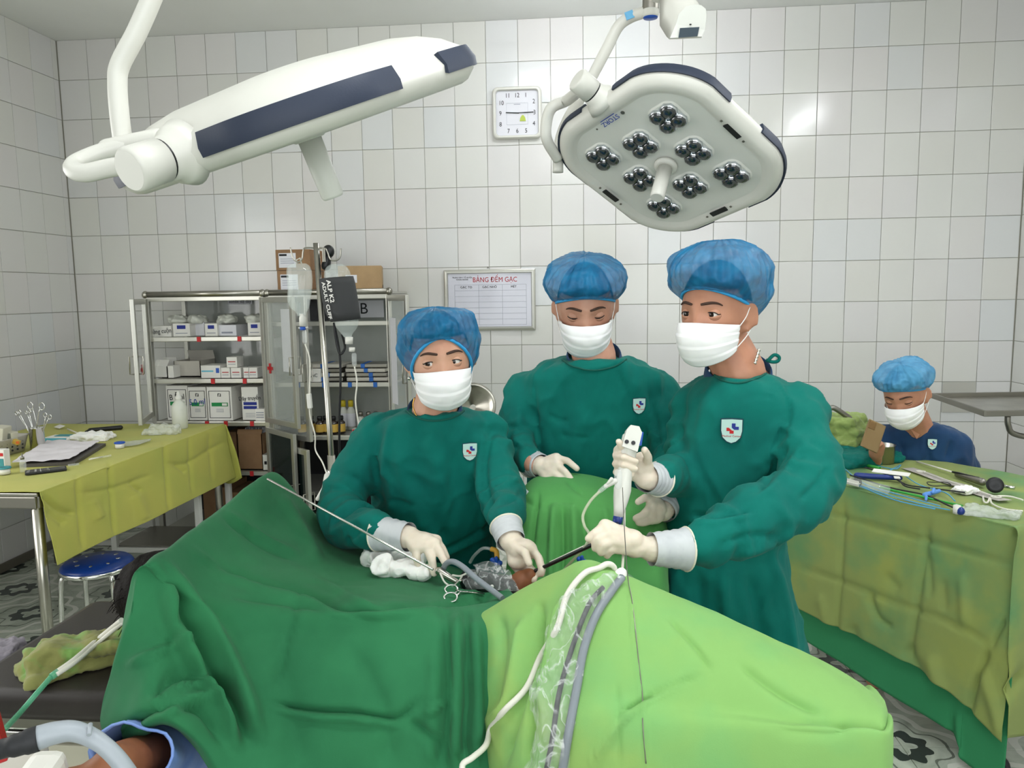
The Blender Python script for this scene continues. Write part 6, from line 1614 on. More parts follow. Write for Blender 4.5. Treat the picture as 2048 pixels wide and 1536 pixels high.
def torso_rings(specs, yaw=0.0, n=44, pw=2.4):
    """specs: (py, xl, xr, depth, half thickness); superellipse cross-sections"""
    rings = []
    for s in specs:
        if len(s) == 5:
            py, xl, xr, d, th = s
            a, b = P(xl, py, d), P(xr, py, d); c = (a + b) / 2; hw = (b.x - a.x) / 2
        else:
            c, hw, th = Vector(s[0]), s[1], s[2]
        R = Matrix.Rotation(yaw, 3, 'Z'); row = []
        for k in range(n):
            t = 2 * pi * k / n; ct, st_ = math.cos(t), math.sin(t)
            v = Vector((math.copysign(abs(ct) ** (2 / pw), ct) * hw, math.copysign(abs(st_) ** (2 / pw), st_) * th, 0))
            row.append(c + R @ v)
        rings.append(row)
    return rings
def sleeve(mb, pts, rs):
    pts = [Vector(q) for q in pts]; rs = list(rs)
    if len(pts) > 2: rs[-1] *= 0.86
    if len(pts) > 2: pts[-1] = pts[-1] + (pts[-2] - pts[-1]).normalized() * 0.024
    p = crom(pts, 5); L = len(p)
    R = [rs[min(int(i / 5), len(rs) - 1)] + (rs[min(int(i / 5) + 1, len(rs) - 1)] - rs[min(int(i / 5), len(rs) - 1)]) * ((i % 5) / 5) for i in range(L)]
    for i in range(L - 1): mb.capsule(p[i], p[i + 1], R[i], R[i + 1], 16, 4)
    return p
def cloth_skin(name, mb, voxel, mat, parent, arms, fl, seed, amp=0.0085, sm=4):
    V, Fc, E_ = fuse(mb, voxel, sm)
    N = vnormals(V, Fc)
    # distance to arm axes decides between hanging folds (trunk) and rings of creases (sleeves)
    best = np.full(len(V), 9.0); par = np.zeros(len(V)); base = 0
    for path in arms:
        A = np.array([tuple(q) for q in path]); acc = 0
        for i in range(len(A) - 1):
            d = A[i + 1] - A[i]; L = np.linalg.norm(d)
            t = np.clip(((V - A[i]) @ d) / (L * L), 0, 1)
            r = np.linalg.norm(V - (A[i] + t[:, None] * d), axis=1)
            m = r < best; best[m] = r[m]; par[m] = base + acc + t[m] * L; acc += L
        base += 5
    onarm = np.clip((0.10 - best) / 0.03, 0, 1)
    f1 = nz(V, (9, 9, 2.2), seed)
    hang = 0.55 - np.abs(f1) * 2.2
    w = np.array([noise.noise(Vector((p * 17 + 0.5 * noise.noise(Vector(v * 9)), v[0] * 5, v[2] * 5 + seed))) for p, v in zip(par, V)])
    ringf = 0.5 - np.abs(w) * 2.0
    big = nz(V, (4.5, 4.5, 3.5), seed + 7)
    disp = amp * ((1 - onarm) * hang + onarm * 1.3 * ringf) + amp * 0.8 * big
    fine = nz(V, (22, 22, 9), seed + 11)
    disp = disp + amp * 0.4 * (0.4 - np.abs(fine) * 2)
    rg = np.clip(1 - np.abs(nz(V + 0.05 * np.stack([big, big, fine], 1), (7, 7, 4.5), seed + 21)) * 4, 0, 1) ** 2
    rg2 = np.clip(1 - np.abs(nz(V, (17, 17, 11), seed + 31)) * 4, 0, 1) ** 2
    disp = disp + amp * (0.9 * rg + 0.38 * rg2)
    V = V + N * disp[:, None]
    V = smooth_v(V, E_, 1)
    N = vnormals(V, Fc)
    if fl: V = folds(V, N, fl)
    o = mesh_obj(name, V, Fc, mat, parent, True)
    return o, V, Fc
def glove(parent, wrist, palm, fingers, cuff, cuff_r=(0.047, 0.033), seed=1, palm_r=0.0145, fr=0.0088, vox=0.0026):
    cuff_r = (cuff_r[0] * 0.90, cuff_r[1] * 0.94)
    """wrist point, extra palm points, fingers as polylines from knuckle to tip"""
    mb = MB()
    wr = Vector(wrist)
    for f in fingers:
        k = Vector(f[0])
        mb.capsule(wr, k, 0.020, palm_r, 14)
        rr = [fr * 1.22] + [fr * (1.1 - 0.14 * i) for i in range(len(f) - 1)]
        mb.chain([Vector(q) for q in f], rr, 14)
    for i in range(len(fingers) - 1):
        mb.capsule(fingers[i][0], fingers[i + 1][0], palm_r * 0.95, palm_r * 0.95, 12)
    for (p, r) in palm: mb.ell(p, (r, r, r * 0.85))
    c0 = Vector(cuff[0])
    mb.capsule(wr, wr.lerp(c0, 0.45), 0.026, 0.029, 14)
    V, Fc, E_ = fuse(mb, vox, 4)
    N = vnormals(V, Fc)
    V = V + N * (0.0009 * nz(V, (70, 70, 70), seed))[:, None]
    g = mesh_obj('glove', V, Fc, MT['glove'], parent, True)
    ax = (wr - c0); L = ax.length; ax.normalize()
    prof = []
    for i in range(13):
        t = i / 12
        prof.append((cuff_r[0] + (cuff_r[1] - cuff_r[0]) * t ** 0.75 + 0.0012 * math.sin(i * 2.2 + seed), L * t))
    t_ = MB().lathe(prof, c0, ax, 28, cap=False)
    cf = t_.build('cuff', MT['cuff'], g)
    u = ax.orthogonal().normalized(); w = ax.cross(u)
    MB().tube([c0 + (u * math.cos(a) + w * math.sin(a)) * cuff_r[0] for a in [2 * pi * k / 30 for k in range(30)]], 0.0022, 6, closed=True).build('rolled_rim', MT['cuff_edge'], cf)
    return g
def badge(parent, bv, px, py, w, tilt=0.0):
    loc, nrm = hit(bv, px, py)
    if loc is None: return
    z = Vector((math.sin(tilt), 0, 1)); nrm = (nrm + Vector((0, -0.4, 0))).normalized()
    x = Vector((0, 0, 1)).cross(-nrm) * -1
    x = z.cross(nrm).normalized() * -1
    if x.x < 0: x = -x
    M = frame(loc + nrm * 0.0055, x, z=nrm) @ Matrix.Rotation(tilt, 4, 'Z')
    h = w * 1.25
    sh = [(-0.5, 0.48), (0.0, 0.5), (0.5, 0.48), (0.5, 0.0), (0.42, -0.28), (0.22, -0.45), (0.0, -0.52), (-0.22, -0.45), (-0.42, -0.28), (-0.5, 0.0)]
    b = MB().prism([M @ Vector((a * w * 1.1, c * h * 1.1, -0.001)) for a, c in sh], (M.to_3x3() @ Vector((0, 0, 0.0012)))).build('badge', MT['badge_rim'], parent)
    MB().prism([M @ Vector((a * w, c * h, 0.0)) for a, c in sh], (M.to_3x3() @ Vector((0, 0, 0.0010)))).build('badge_field', MT['badge'], b)
    def piece(pts, m, nm): MB().prism([M @ Vector((a * w, c * h + 0.06 * h, 0.0006)) for a, c in pts], (M.to_3x3() @ Vector((0, 0, 0.0010)))).build(nm, m, b)
    k = 0.09
    piece([(-0.09 + k, 0.27), (0.09 + k, 0.27), (0.09 + k, 0.13), (0.25 + k, 0.13), (0.25 + k, 0.0), (0.03 + k, 0.0), (-0.09 + k, 0.09)], MT['navy_print'], 'blue_half_cross')
    piece([(-0.25, 0.08), (-0.14, 0.08), (-0.06, 0.02), (0.02, -0.04), (0.10, -0.04), (0.10, -0.17), (-0.10, -0.17), (-0.10, -0.06), (-0.25, -0.06)], MT['red_tape'], 'red_half_cross')
    text('lettering', 'Medical Center', w * 0.15, MT['ink_red'], b, M @ Matrix.Translation((0, -0.22 * h, 0.0012)), 0.0002)
def neck_wear(root, M, base, navy=True, r=0.062):
    """undershirt edge standing inside the gown collar"""
    c = Vector(base)
    MB().lathe([(r * 1.02, -0.02), (r * 1.0, 0.006), (r * 0.96, 0.014), (r * 0.93, 0.010), (r * 0.93, -0.02)], c + Vector((0, 0.02, -0.004)), (0, -0.55, 1), 28, cap=False).build('undershirt', MT['navy'], root)
def seam(pts, V, Fc, parent):
    bv = bvh_of(V, Fc); out = []
    for (a, b) in [(q.x, q.y) for q in crom([Vector((a, b, 0)) for a, b in pts], 8)]:
        l, n = hit(bv, a, b)
        if l is not None: out.append(l + n * 0.0012)
    if len(out) > 3: MB().tube(out, 0.0026, 6).build('collar_seam', MT['gown_dark'], parent)
FT = lambda x, y: [Vector((x, y, 0.44)), 0.24, 0.17]
def legs(mb, x, y, hip):
    for s in (-1, 1):
        mb.chain([(x + s * 0.07, y, hip), (x + s * 0.08, y - 0.01, 0.47), (x + s * 0.095, y + 0.02, 0.09)], [0.06, 0.05, 0.038])
        mb.capsule((x + s * 0.095, y + 0.03, 0.036), (x + s * 0.105, y - 0.14, 0.032), 0.035, 0.032)
# ---------------------------------------------------------------- woman at left
wm = empty('person', (-0.32, 2.1, 0), 'woman in green gown, blue cap and mask resting her gloved hands by the drape', 'person')
Mh = head_matrix(885, 725, 1.835, 14, 3, -4, 0.97)
body = MB()
make_head(wm, Mh, MT['skin_w'], MT['cap'], (0.104, 0.118, 0.132, 0.062, -0.045, -0.09, 0.012), (20, -14, -0.40, 0.03), body, True, 0.06, 1)
nb = P(868, 830, 1.95)
body.capsule(Mh @ Vector((0, 0.018, -0.06)), nb, 0.054, 0.060)
body.ell(P(868, 905, 2.0), (0.10, 0.06, 0.12)); body.ell((P(868, 900, 2.0).x, 2.09, 0.98), (0.11, 0.07, 0.3)); body.capsule(nb, P(868, 900, 2.0), 0.05, 0.07); body.chain([P(800, 875, 2.0), P(940, 875, 2.0)], [0.035, 0.035])
aR = [P(762, 872, 2.0), P(678, 1022, 1.90), P(766, 1068, 1.67)]; aL_ = [P(972, 868, 2.0), P(1006, 985, 1.88), P(1013, 1050, 1.68)]
body.chain(aR, [0.03, 0.03, 0.026]); body.chain(aL_, [0.03, 0.03, 0.026]); legs(body, -0.395, 2.1, 0.85)
V, Fc, _ = fuse(body, 0.005, 3); mesh_obj('body', V, Fc, MT['skin_w'], wm, True)
neck_wear(wm, Mh, P(866, 820, 1.935), r=0.072)
g = MB()
g.loft(torso_rings([(818, 806, 932, 1.955, 0.078), (832, 775, 962, 1.965, 0.092), (855, 748, 986, 1.985, 0.105), (900, 745, 988, 2.0, 0.118), (960, 750, 984, 2.03, 0.122), (1040, 752, 984, 2.06, 0.118), (1110, 752, 988, 2.085, 0.115), [Vector((-0.395, 2.1, 0.70)), 0.20, 0.13], [Vector((-0.395, 2.1, 0.40)), 0.23, 0.15]]))
p1 = sleeve(g, aR, [0.062, 0.066, 0.046]); p2 = sleeve(g, aL_, [0.060, 0.058, 0.040])
wf = [([(762, 850), (748, 920), (760, 1000)], 8, -0.012), ([(780, 850), (772, 900), (765, 960)], 6, 0.008), ([(985, 860), (968, 940), (985, 1030)], 7, -0.012), ([(965, 870), (958, 960), (968, 1060)], 6, 0.008), ([(850, 870), (880, 950), (905, 1080)], 20, 0.010), ([(905, 900), (900, 1000), (885, 1090)], 18, -0.010), ([(805, 950), (850, 1060), (890, 1110)], 14, 0.008), ([(860, 1120), (930, 1090), (985, 1060)], 6, 0.010), ([(875, 1108), (940, 1076), (985, 1046)], 5, -0.009), ([(655, 1050), (700, 1020), (760, 1005)], 7, -0.014), ([(650, 1070), (700, 1050), (765, 1020)], 6, 0.010), ([(690, 1085), (730, 1055), (770, 1040)], 5, -0.010), ([(700, 950), (740, 980), (765, 1010)], 7, -0.008), ([(985, 1010), (1020, 1000), (1045, 985)], 5, -0.010), ([(985, 985), (1015, 968), (1040, 955)], 5, 0.009), ([(830, 822), (870, 836), (930, 822)], 3, 0.005), ([(745, 850), (770, 835), (810, 818)], 3, -0.004), ([(770, 1000), (830, 1010)], 6, -0.006)]
go, GV, GF = cloth_skin('gown', g, 0.0075, MT['gown'], wm, [p1, p2], wf, 1)
seam([(812, 822), (835, 836), (872, 842), (910, 834), (928, 822)], GV, GF, go)
badge(wm, bvh_of(GV, GF), 939, 902, 0.036)
# her gloves
D = 1.62
glove(wm, P(818, 1074, 1.655), [(P(850, 1083, 1.635), 0.023), (P(835, 1092, 1.64), 0.022)], [[P(868, 1086, 1.625), P(882, 1108, 1.605), P(891, 1126, 1.595)], [P(854, 1092, 1.615), P(864, 1122, 1.60), P(868, 1147, 1.60)], [P(832, 1096, 1.62), P(833, 1115, 1.605), P(836, 1128, 1.61)], [P(872, 1082, 1.65), P(886, 1100, 1.645), P(893, 1115, 1.64)]], [P(758, 1066, 1.69)], (0.046, 0.034), 1)
glove(wm, P(1022, 1082, 1.65), [(P(1040, 1098, 1.635), 0.026), (P(1035, 1120, 1.635), 0.024), (P(1052, 1095, 1.64), 0.022)], [[P(1034, 1095, 1.625), P(1050, 1105, 1.60), P(1058, 1127, 1.585)], [P(1062, 1098, 1.64), P(1077, 1115, 1.63), P(1085, 1140, 1.60)], [P(1048, 1125, 1.645), P(1068, 1145, 1.64), P(1083, 1147, 1.60)], [P(1040, 1130, 1.645), P(1055, 1155, 1.64), P(1067, 1159, 1.60)], [P(1033, 1130, 1.64), P(1045, 1160, 1.635), P(1056, 1170, 1.61)]], [P(1012, 1052, 1.69)], (0.041, 0.034), 2)
# earring and necklace
MB().ell(Mh @ Vector((-0.085, -0.002, -0.045)), (0.0045, 0.0045, 0.005)).build('earring', MT['silver'], wm)
MB().tube(crom([P(829, 795, 1.885), P(826, 812, 1.88), P(833, 832, 1.868)], 5), 0.0014, 6).build('necklace', MT['gold'], wm)
# ---------------------------------------------------------------- man in the middle
mm = empty('person', (0.06, 2.25, 0), 'man in green gown and blue cap in the middle, looking down', 'person')
Mh = head_matrix(1172, 634, 2.085, 1, 20, -1, 1.0)
body = MB()
make_head(mm, Mh, MT['skin_m'], MT['cap'], (0.112, 0.122, 0.140, 0.056, 0.012, -0.055, 0.010), (-3, -13, 0.0, -0.30), body, True, 0.05, 2)
nb = P(1188, 715, 2.17)
body.capsule(Mh @ Vector((0, 0.02, -0.06)), nb, 0.056, 0.064)
body.ell(P(1190, 805, 2.22), (0.11, 0.065, 0.14)); body.ell((P(1190, 800, 2.22).x, 2.26, 1.0), (0.12, 0.07, 0.32)); body.capsule(nb, P(1190, 800, 2.22), 0.05, 0.07); body.chain([P(1090, 795, 2.22), P(1290, 795, 2.22)], [0.035, 0.035])
aR = [P(1052, 790, 2.22), P(1030, 880, 2.15), P(1064, 928, 2.02)]; aL_ = [P(1322, 790, 2.22), P(1350, 905, 2.10), P(1342, 1000, 1.90)]
body.chain(aR, [0.03, 0.03, 0.026]); body.chain(aL_, [0.03, 0.03, 0.026]); legs(body, 0.04, 2.27, 0.85)
V, Fc, _ = fuse(body, 0.005, 3); mesh_obj('body', V, Fc, MT['skin_m'], mm, True)
neck_wear(mm, Mh, P(1188, 712, 2.16), r=0.078)
g = MB()
g.loft(torso_rings([(716, 1118, 1258, 2.17, 0.085), (730, 1085, 1292, 2.18, 0.10), (752, 1050, 1325, 2.20, 0.115), (800, 1040, 1335, 2.22, 0.125), (880, 1052, 1330, 2.235, 0.125), (980, 1060, 1325, 2.25, 0.12), (1080, 1060, 1325, 2.26, 0.12), [Vector((0.05, 2.27, 0.7)), 0.21, 0.14], [Vector((0.05, 2.27, 0.4)), 0.24, 0.16]]))
p1 = sleeve(g, aR, [0.064, 0.060, 0.042]); p2 = sleeve(g, aL_, [0.066, 0.062, 0.046])
wf = [([(1065, 760), (1070, 820), (1078, 900)], 6, -0.010), ([(1040, 830), (1030, 880), (1060, 900)], 6, 0.009), ([(1315, 745), (1318, 800), (1300, 840)], 5, 0.009), ([(1300, 780), (1310, 840), (1320, 900)], 6, -0.010), ([(1150, 760), (1155, 860), (1150, 960)], 18, 0.006), ([(1100, 830), (1120, 842), (1135, 840)], 4, -0.005), ([(1230, 740), (1262, 800)], 4, -0.004), ([(1012, 850), (1045, 860)], 5, -0.010), ([(1010, 890), (1050, 895)], 5, -0.009), ([(1120, 870), (1180, 875)], 4, -0.004), ([(1120, 722), (1180, 738), (1258, 716)], 3, 0.005), ([(1090, 735), (1118, 716)], 3, -0.004), ([(1290, 850), (1275, 930)], 8, -0.010)]
go, GV, GF = cloth_skin('gown', g, 0.0078, MT['gown'], mm, [p1, p2], wf, 3)
seam([(1124, 720), (1150, 734), (1188, 740), (1228, 733), (1252, 719)], GV, GF, go)
badge(mm, bvh_of(GV, GF), 1277, 811, 0.034, 0.12)
glove(mm, P(1082, 932, 2.01), [(P(1098, 934, 2.0), 0.026), (P(1098, 950, 1.995), 0.022)], [[P(1112, 916, 2.0), P(1134, 921, 1.985), P(1154, 937, 1.975)], [P(1113, 930, 1.985), P(1132, 945, 1.968), P(1143, 960, 1.96)], [P(1104, 944, 1.98), P(1124, 959, 1.965), P(1135, 968, 1.958)], [P(1094, 956, 1.98), P(1107, 971, 1.965), P(1118, 977, 1.96)]], [P(1062, 926, 2.05)], (0.043, 0.034), 3)
glove(mm, P(1326, 1022, 1.85), [(P(1312, 1016, 1.83), 0.026), (P(1310, 1032, 1.825), 0.023)], [[P(1306, 997, 1.83), P(1290, 995, 1.81), P(1276, 1004, 1.795)], [P(1303, 1010, 1.815), P(1293, 1022, 1.80), P(1284, 1031, 1.795)], [P(1302, 1024, 1.81), P(1286, 1031, 1.795), P(1271, 1037, 1.79)], [P(1304, 1038, 1.81), P(1290, 1045, 1.795), P(1277, 1046, 1.79)]], [P(1340, 1000, 1.90)], (0.041, 0.034), 4)
# ---------------------------------------------------------------- man at right with the scope
rm = empty('person', (0.42, 1.95, 0), 'man in green gown and blue cap at right holding the white scope', 'person')
Mh = head_matrix(1398, 628, 1.815, -37, 2, 1, 1.0)
body = MB()
make_head(rm, Mh, MT['skin_r'], MT['cap'], (0.118, 0.136, 0.168, 0.060, 0.020, -0.045, 0.014), (21, -14, -0.08, 0.02), body, True, 0.055, 3)
nb = P(1478, 745, 1.9)
body.capsule(Mh @ Vector((0, 0.024, -0.055)), nb, 0.056, 0.064)
body.ell(P(1485, 840, 1.93), (0.10, 0.075, 0.15)); body.ell((P(1460, 830, 1.93).x, 1.95, 1.0), (0.10, 0.08, 0.32)); body.capsule(nb, P(1485, 830, 1.93), 0.05, 0.07); body.chain([P(1410, 825, 1.96), P(1570, 825, 1.90)], [0.035, 0.035])
aL_ = [P(1592, 820, 1.86), P(1616, 965, 1.72), P(1500, 1040, 1.62), P(1382, 1098, 1.53)]; aR = [P(1392, 820, 1.98), P(1372, 935, 1.92), P(1318, 956, 1.73)]
body.chain(aL_, [0.032, 0.032, 0.03, 0.026]); body.chain(aR, [0.03, 0.03, 0.026]); legs(body, 0.37, 1.96, 0.85)
V, Fc, _ = fuse(body, 0.005, 3); mesh_obj('body', V, Fc, MT['skin_r'], rm, True)
neck_wear(rm, Mh, P(1480, 742, 1.895), r=0.080)
g = MB()
g.loft(torso_rings([(748, 1422, 1540, 1.90, 0.092), (764, 1395, 1572, 1.91, 0.115), (790, 1376, 1602, 1.92, 0.135), (840, 1368, 1612, 1.93, 0.148), (920, 1348, 1600, 1.94, 0.15), (1000, 1330, 1580, 1.945, 0.148), (1080, 1318, 1568, 1.95, 0.145), (1160, 1308, 1580, 1.95, 0.15), (1250, 1300, 1602, 1.95, 0.16), (1345, 1290, 1626, 1.95, 0.17), [Vector((0.37, 1.96, 0.40)), 0.23, 0.18]], -0.15))
p1 = sleeve(g, aL_, [0.070, 0.072, 0.062, 0.047]); p2 = sleeve(g, aR, [0.064, 0.058, 0.045])
wf = [([(1560, 775), (1575, 800), (1575, 870)], 5, -0.006), ([(1590, 870), (1560, 850), (1545, 880), (1530, 960)], 7, 0.012), ([(1575, 890), (1545, 940), (1520, 985)], 6, -0.012), ([(1600, 900), (1560, 960), (1510, 1000)], 7, 0.009), ([(1500, 795), (1520, 790), (1550, 795)], 3, -0.005), ([(1420, 800), (1400, 900), (1385, 1000)], 14, 0.006), ([(1370, 1040), (1430, 1045), (1500, 1030)], 5, 0.008), ([(1380, 1028), (1440, 1034), (1510, 1018)], 4, -0.007), ([(1440, 1090), (1500, 1070), (1560, 1075)], 6, -0.009), ([(1480, 1110), (1540, 1090), (1590, 1060)], 7, 0.010), ([(1400, 1150), (1395, 1250), (1390, 1340)], 12, -0.012), ([(1445, 1150), (1455, 1250), (1470, 1340)], 12, 0.014), ([(1500, 1150), (1520, 1250), (1540, 1340)], 12, -0.014), ([(1550, 1130), (1575, 1230), (1590, 1340)], 10, 0.014), ([(1350, 1140), (1345, 1240)], 10, 0.010), ([(1600, 1000), (1640, 960), (1655, 930)], 6, -0.010), ([(1620, 880), (1650, 900)], 6, -0.006), ([(1430, 752), (1480, 762), (1530, 752)], 3, 0.004), ([(1545, 745), (1565, 780)], 3, -0.004)]
go, GV, GF = cloth_skin('gown', g, 0.0078, MT['gown'], rm, [p1, p2], wf, 5)
seam([(1426, 748), (1442, 760), (1475, 766), (1512, 758), (1538, 744)], GV, GF, go)
MB().tube(crom([P(1535, 722, 1.90), P(1548, 710, 1.90), P(1558, 714, 1.90), P(1556, 722, 1.90), P(1545, 724, 1.90), P(1532, 720, 1.905)], 5), 0.0042, 8).build('neck_tie', MT['gown'], go)
badge(rm, bvh_of(GV, GF), 1463, 860, 0.046, 0.08)
for k in range(9):
    t = k / 8; q = P(1518 - 8 * t, 700 + 26 * t, 1.855 - 0.02 * t)
    MB().ell(q, (0.0045, 0.0025, 0.0028), Matrix.Rotation(0.6 + 0.8 * (k % 2), 3, 'Y'), 8, 6).build('chain_link', MT['silver'], rm)
glove(rm, P(1292, 956, 1.70), [(P(1284, 935, 1.705), 0.028), (P(1285, 920, 1.70), 0.022), (P(1268, 935, 1.712), 0.022)], [[P(1250, 905, 1.70), P(1235, 900, 1.672), P(1243, 892, 1.642), P(1238, 883, 1.635)], [P(1246, 912, 1.70), P(1233, 911, 1.665), P(1248, 914, 1.63), P(1272, 923, 1.632)], [P(1246, 926, 1.70), P(1232, 927, 1.665), P(1248, 930, 1.63), P(1271, 938, 1.632)], [P(1250, 940, 1.70), P(1234, 944, 1.668), P(1247, 946, 1.636), P(1264, 950, 1.636)], [P(1294, 930, 1.69), P(1296, 913, 1.668), P(1289, 900, 1.65)]], [P(1318, 958, 1.745)], (0.044, 0.034), 5)
glove(rm, P(1302, 1098, 1.52), [(P(1262, 1080, 1.51), 0.027), (P(1240, 1070, 1.51), 0.024), (P(1270, 1095, 1.51), 0.025)], [[P(1210, 1052, 1.505), P(1191, 1066, 1.49), P(1177, 1077, 1.485)], [P(1218, 1068, 1.49), P(1194, 1078, 1.475), P(1190, 1096, 1.475)], [P(1226, 1082, 1.485), P(1206, 1090, 1.47), P(1202, 1105, 1.47)], [P(1236, 1094, 1.49), P(1220, 1100, 1.478), P(1214, 1110, 1.48)], [P(1222, 1062, 1.535), P(1200, 1075, 1.545), P(1182, 1086, 1.53)]], [P(1372, 1098, 1.545)], (0.049, 0.035), 6)
# ---------------------------------------------------------------- seated man
sm_ = empty('person', (1.62, 3.55, 0), 'man in navy scrubs and pale blue cap seated behind the instrument table with a phone', 'person')
Mh = head_matrix(1797, 806, 3.22, -38, 20, -6, 1.0)
body = MB()
make_head(sm_, Mh, MT['skin_r'], MT['cap_pale'], (0.110, 0.125, 0.138, 0.056, 0.022, -0.04, 0.012), (-5, -13, -0.1, -0.4), body, True, 0.055, 4)
nb = P(1838, 862, 3.38)
body.capsule(Mh @ Vector((0, 0.02, -0.06)), nb, 0.056, 0.062)
body.ell(P(1850, 935, 3.46), (0.11, 0.07, 0.16)); 
sx_, sy_ = P(1855, 900, 3.45).x, 3.47
aR = [P(1768, 880, 3.42), P(1745, 960, 3.36), P(1752, 905, 3.2)]; aL_ = [P(1908, 903, 3.45), P(1930, 985, 3.4), P(1870, 985, 3.2)]
body.chain(aR, [0.03, 0.03, 0.026]); body.chain(aL_, [0.03, 0.03, 0.026])
for s in (-1, 1):
    body.chain([(sx_ + s * 0.09, sy_, 0.53), (sx_ - 0.2 + s * 0.1, sy_ - 0.3, 0.50), (sx_ - 0.2 + s * 0.1, sy_ - 0.32, 0.09)], [0.085, 0.062, 0.042]); body.capsule((sx_ - 0.2 + s * 0.1, sy_ - 0.3, 0.035), (sx_ - 0.25 + s * 0.1, sy_ - 0.46, 0.032), 0.035, 0.032)
body.ell((sx_, sy_, 0.64), (0.13, 0.09, 0.16))
# bare hand round the phone
hw_ = P(1757, 893, 3.17)
body.capsule(aR[2], hw_, 0.03, 0.026)
for (a, b_) in (((1752, 880), (1748, 884)), ((1756, 884), (1750, 889)), ((1762, 887), (1755, 892))): body.chain([hw_, P(a[0], a[1], 3.13), P(b_[0], b_[1], 3.105)], [0.018, 0.011, 0.009])
V, Fc, _ = fuse(body, 0.006, 3); mesh_obj('body', V, Fc, MT['skin_r'], sm_, True)
g = MB()
g.loft(torso_rings([(846, 1800, 1880, 3.40, 0.075), (858, 1776, 1905, 3.41, 0.095), (876, 1765, 1932, 3.43, 0.115), (920, 1765, 1940, 3.45, 0.13), (980, 1770, 1935, 3.46, 0.13), [Vector((sx_, sy_, 0.62)), 0.19, 0.14], [Vector((sx_, sy_, 0.45)), 0.2, 0.16]], -0.2))
p1 = sleeve(g, [aR[0], aR[1].lerp(aR[0], 0.25)], [0.07, 0.068]); p2 = sleeve(g, [aL_[0], aL_[1].lerp(aL_[0], 0.2)], [0.074, 0.07])
go, GV, GF = cloth_skin('scrub_top', g, 0.009, MT['navy'], sm_, [p1, p2], [([(1815, 850), (1822, 868), (1832, 878)], 3, -0.008), ([(1850, 850), (1842, 866), (1833, 878)], 3, -0.008), ([(1905, 880), (1893, 920)], 5, -0.01), ([(1790, 880), (1800, 915)], 6, 0.008)], 8)
lc, nn = hit(bvh_of(GV, GF), 1832, 862)
if lc is not None:
    MB().prism([P(1816, 851, lc.y - 0.018), P(1850, 851, lc.y - 0.018), P(1834, 878, lc.y - 0.012)], (0, 0.03, 0)).build('bare_chest', MT['skin_r'], sm_)
badge(sm_, bvh_of(GV, GF), 1864, 888, 0.034, 0.05)
phn = empty('mobile_phone', P(1750, 876, 3.12), 'gold-backed mobile phone held by the seated man', 'phone')
Mp = frame(P(1746, 872, 3.10), P(1764, 880, 3.10) - P(1727, 863, 3.10), z=(-0.25, -0.8, 0.5))
MB().boxm(Mp, (0.072, 0.12, 0.009), 0.004).build('phone_body', MT['phone_gold'], phn); MB().boxm(Mp @ Matrix.Translation((-0.018, 0.038, 0.005)), (0.028, 0.032, 0.003), 0.001).build('camera_bump', mk('dark_gold', '#7a5f3c', 0.3, 0.6), phn)
sst = empty('round_stool', (sx_, sy_ + 0.02, 0), 'steel stool under the seated man behind the instrument table', 'stool')
MB().lathe([(0.0, 0.425), (0.15, 0.425), (0.155, 0.435), (0.15, 0.45), (0.0, 0.452)], (sx_, sy_ + 0.02, 0), n=32, cap=False).build('seat', MT['blue_vinyl'], sst)
for k in range(4):
    a = pi / 4 + k * pi / 2; d = Vector((math.cos(a), math.sin(a), 0)); c = Vector((sx_, sy_ + 0.02, 0))
    MB().tube([c + d * 0.12 + Vector((0, 0, 0.42)), c + d * 0.16], 0.011, 10).build('leg', MT['chrome'], sst)
# ------------------------------------------------------------------ the endoscope held by the man at right
es = empty('endoscope', P(1250, 960, 1.645), 'white single-use endoscope handle with black tip tube held upright', 'endoscope')
ax0, ax1 = P(1262, 872, 1.66), P(1236, 1035, 1.615)
dv = (ax1 - ax0).normalized(); sd = dv.cross(Vector((0, 1, 0))).normalized()
if sd.x < 0: sd = -sd
fw = sd.cross(dv)
if fw.y > 0: fw = -fw
def eo(c, rx, ry, n=20): return [c + sd * rx * math.cos(2 * pi * k / n) + fw * ry * math.sin(2 * pi * k / n) for k in range(n)]
Ls = (ax1 - ax0).length
prof = [(-0.02, 0.014, 0.016), (0.0, 0.018, 0.020), (0.05, 0.019, 0.022), (0.3, 0.0165, 0.0185), (0.55, 0.0165, 0.018), (0.66, 0.019, 0.020), (0.78, 0.0165, 0.017), (0.9, 0.0125, 0.0125), (1.0, 0.0095, 0.0095)]
MB().loft([eo(ax0 + dv * Ls * t, rx, ry) for t, rx, ry in prof]).build('handle_body', MT['white_plastic'], es)
hd = frame(P(1262, 874, 1.645), sd, z=fw)
hb = MB(); pts = [(-0.017, -0.024), (0.017, -0.03), (0.02, 0.012), (0.012, 0.024), (-0.006, 0.024), (-0.013, 0.012)]
hb.prism([hd @ Vector((x, y, -0.018)) for x, y in pts], hd.to_3x3() @ Vector((0, 0, 0.036))); auto_smooth(hb.build('head_block', MT['white_plastic'], es), 30)
for x in (-0.009, 0.005): MB().lathe([(0.0045, 0), (0.0045, 0.002)], hd @ Vector((x, -0.013, 0.018)), fw, 14).build('button', MT['black'], es)
MB().boxm(hd @ Matrix.Translation((0.022, 0.0, -0.004)), (0.006, 0.03, 0.016), 0.002).build('lever', MT['blue_part'], es)
MB().lathe([(0.0105, -0.002), (0.0105, 0.010), (0.008, 0.016)], ax1, dv, 18).build('blue_ring', MT['navy_tool'], es)
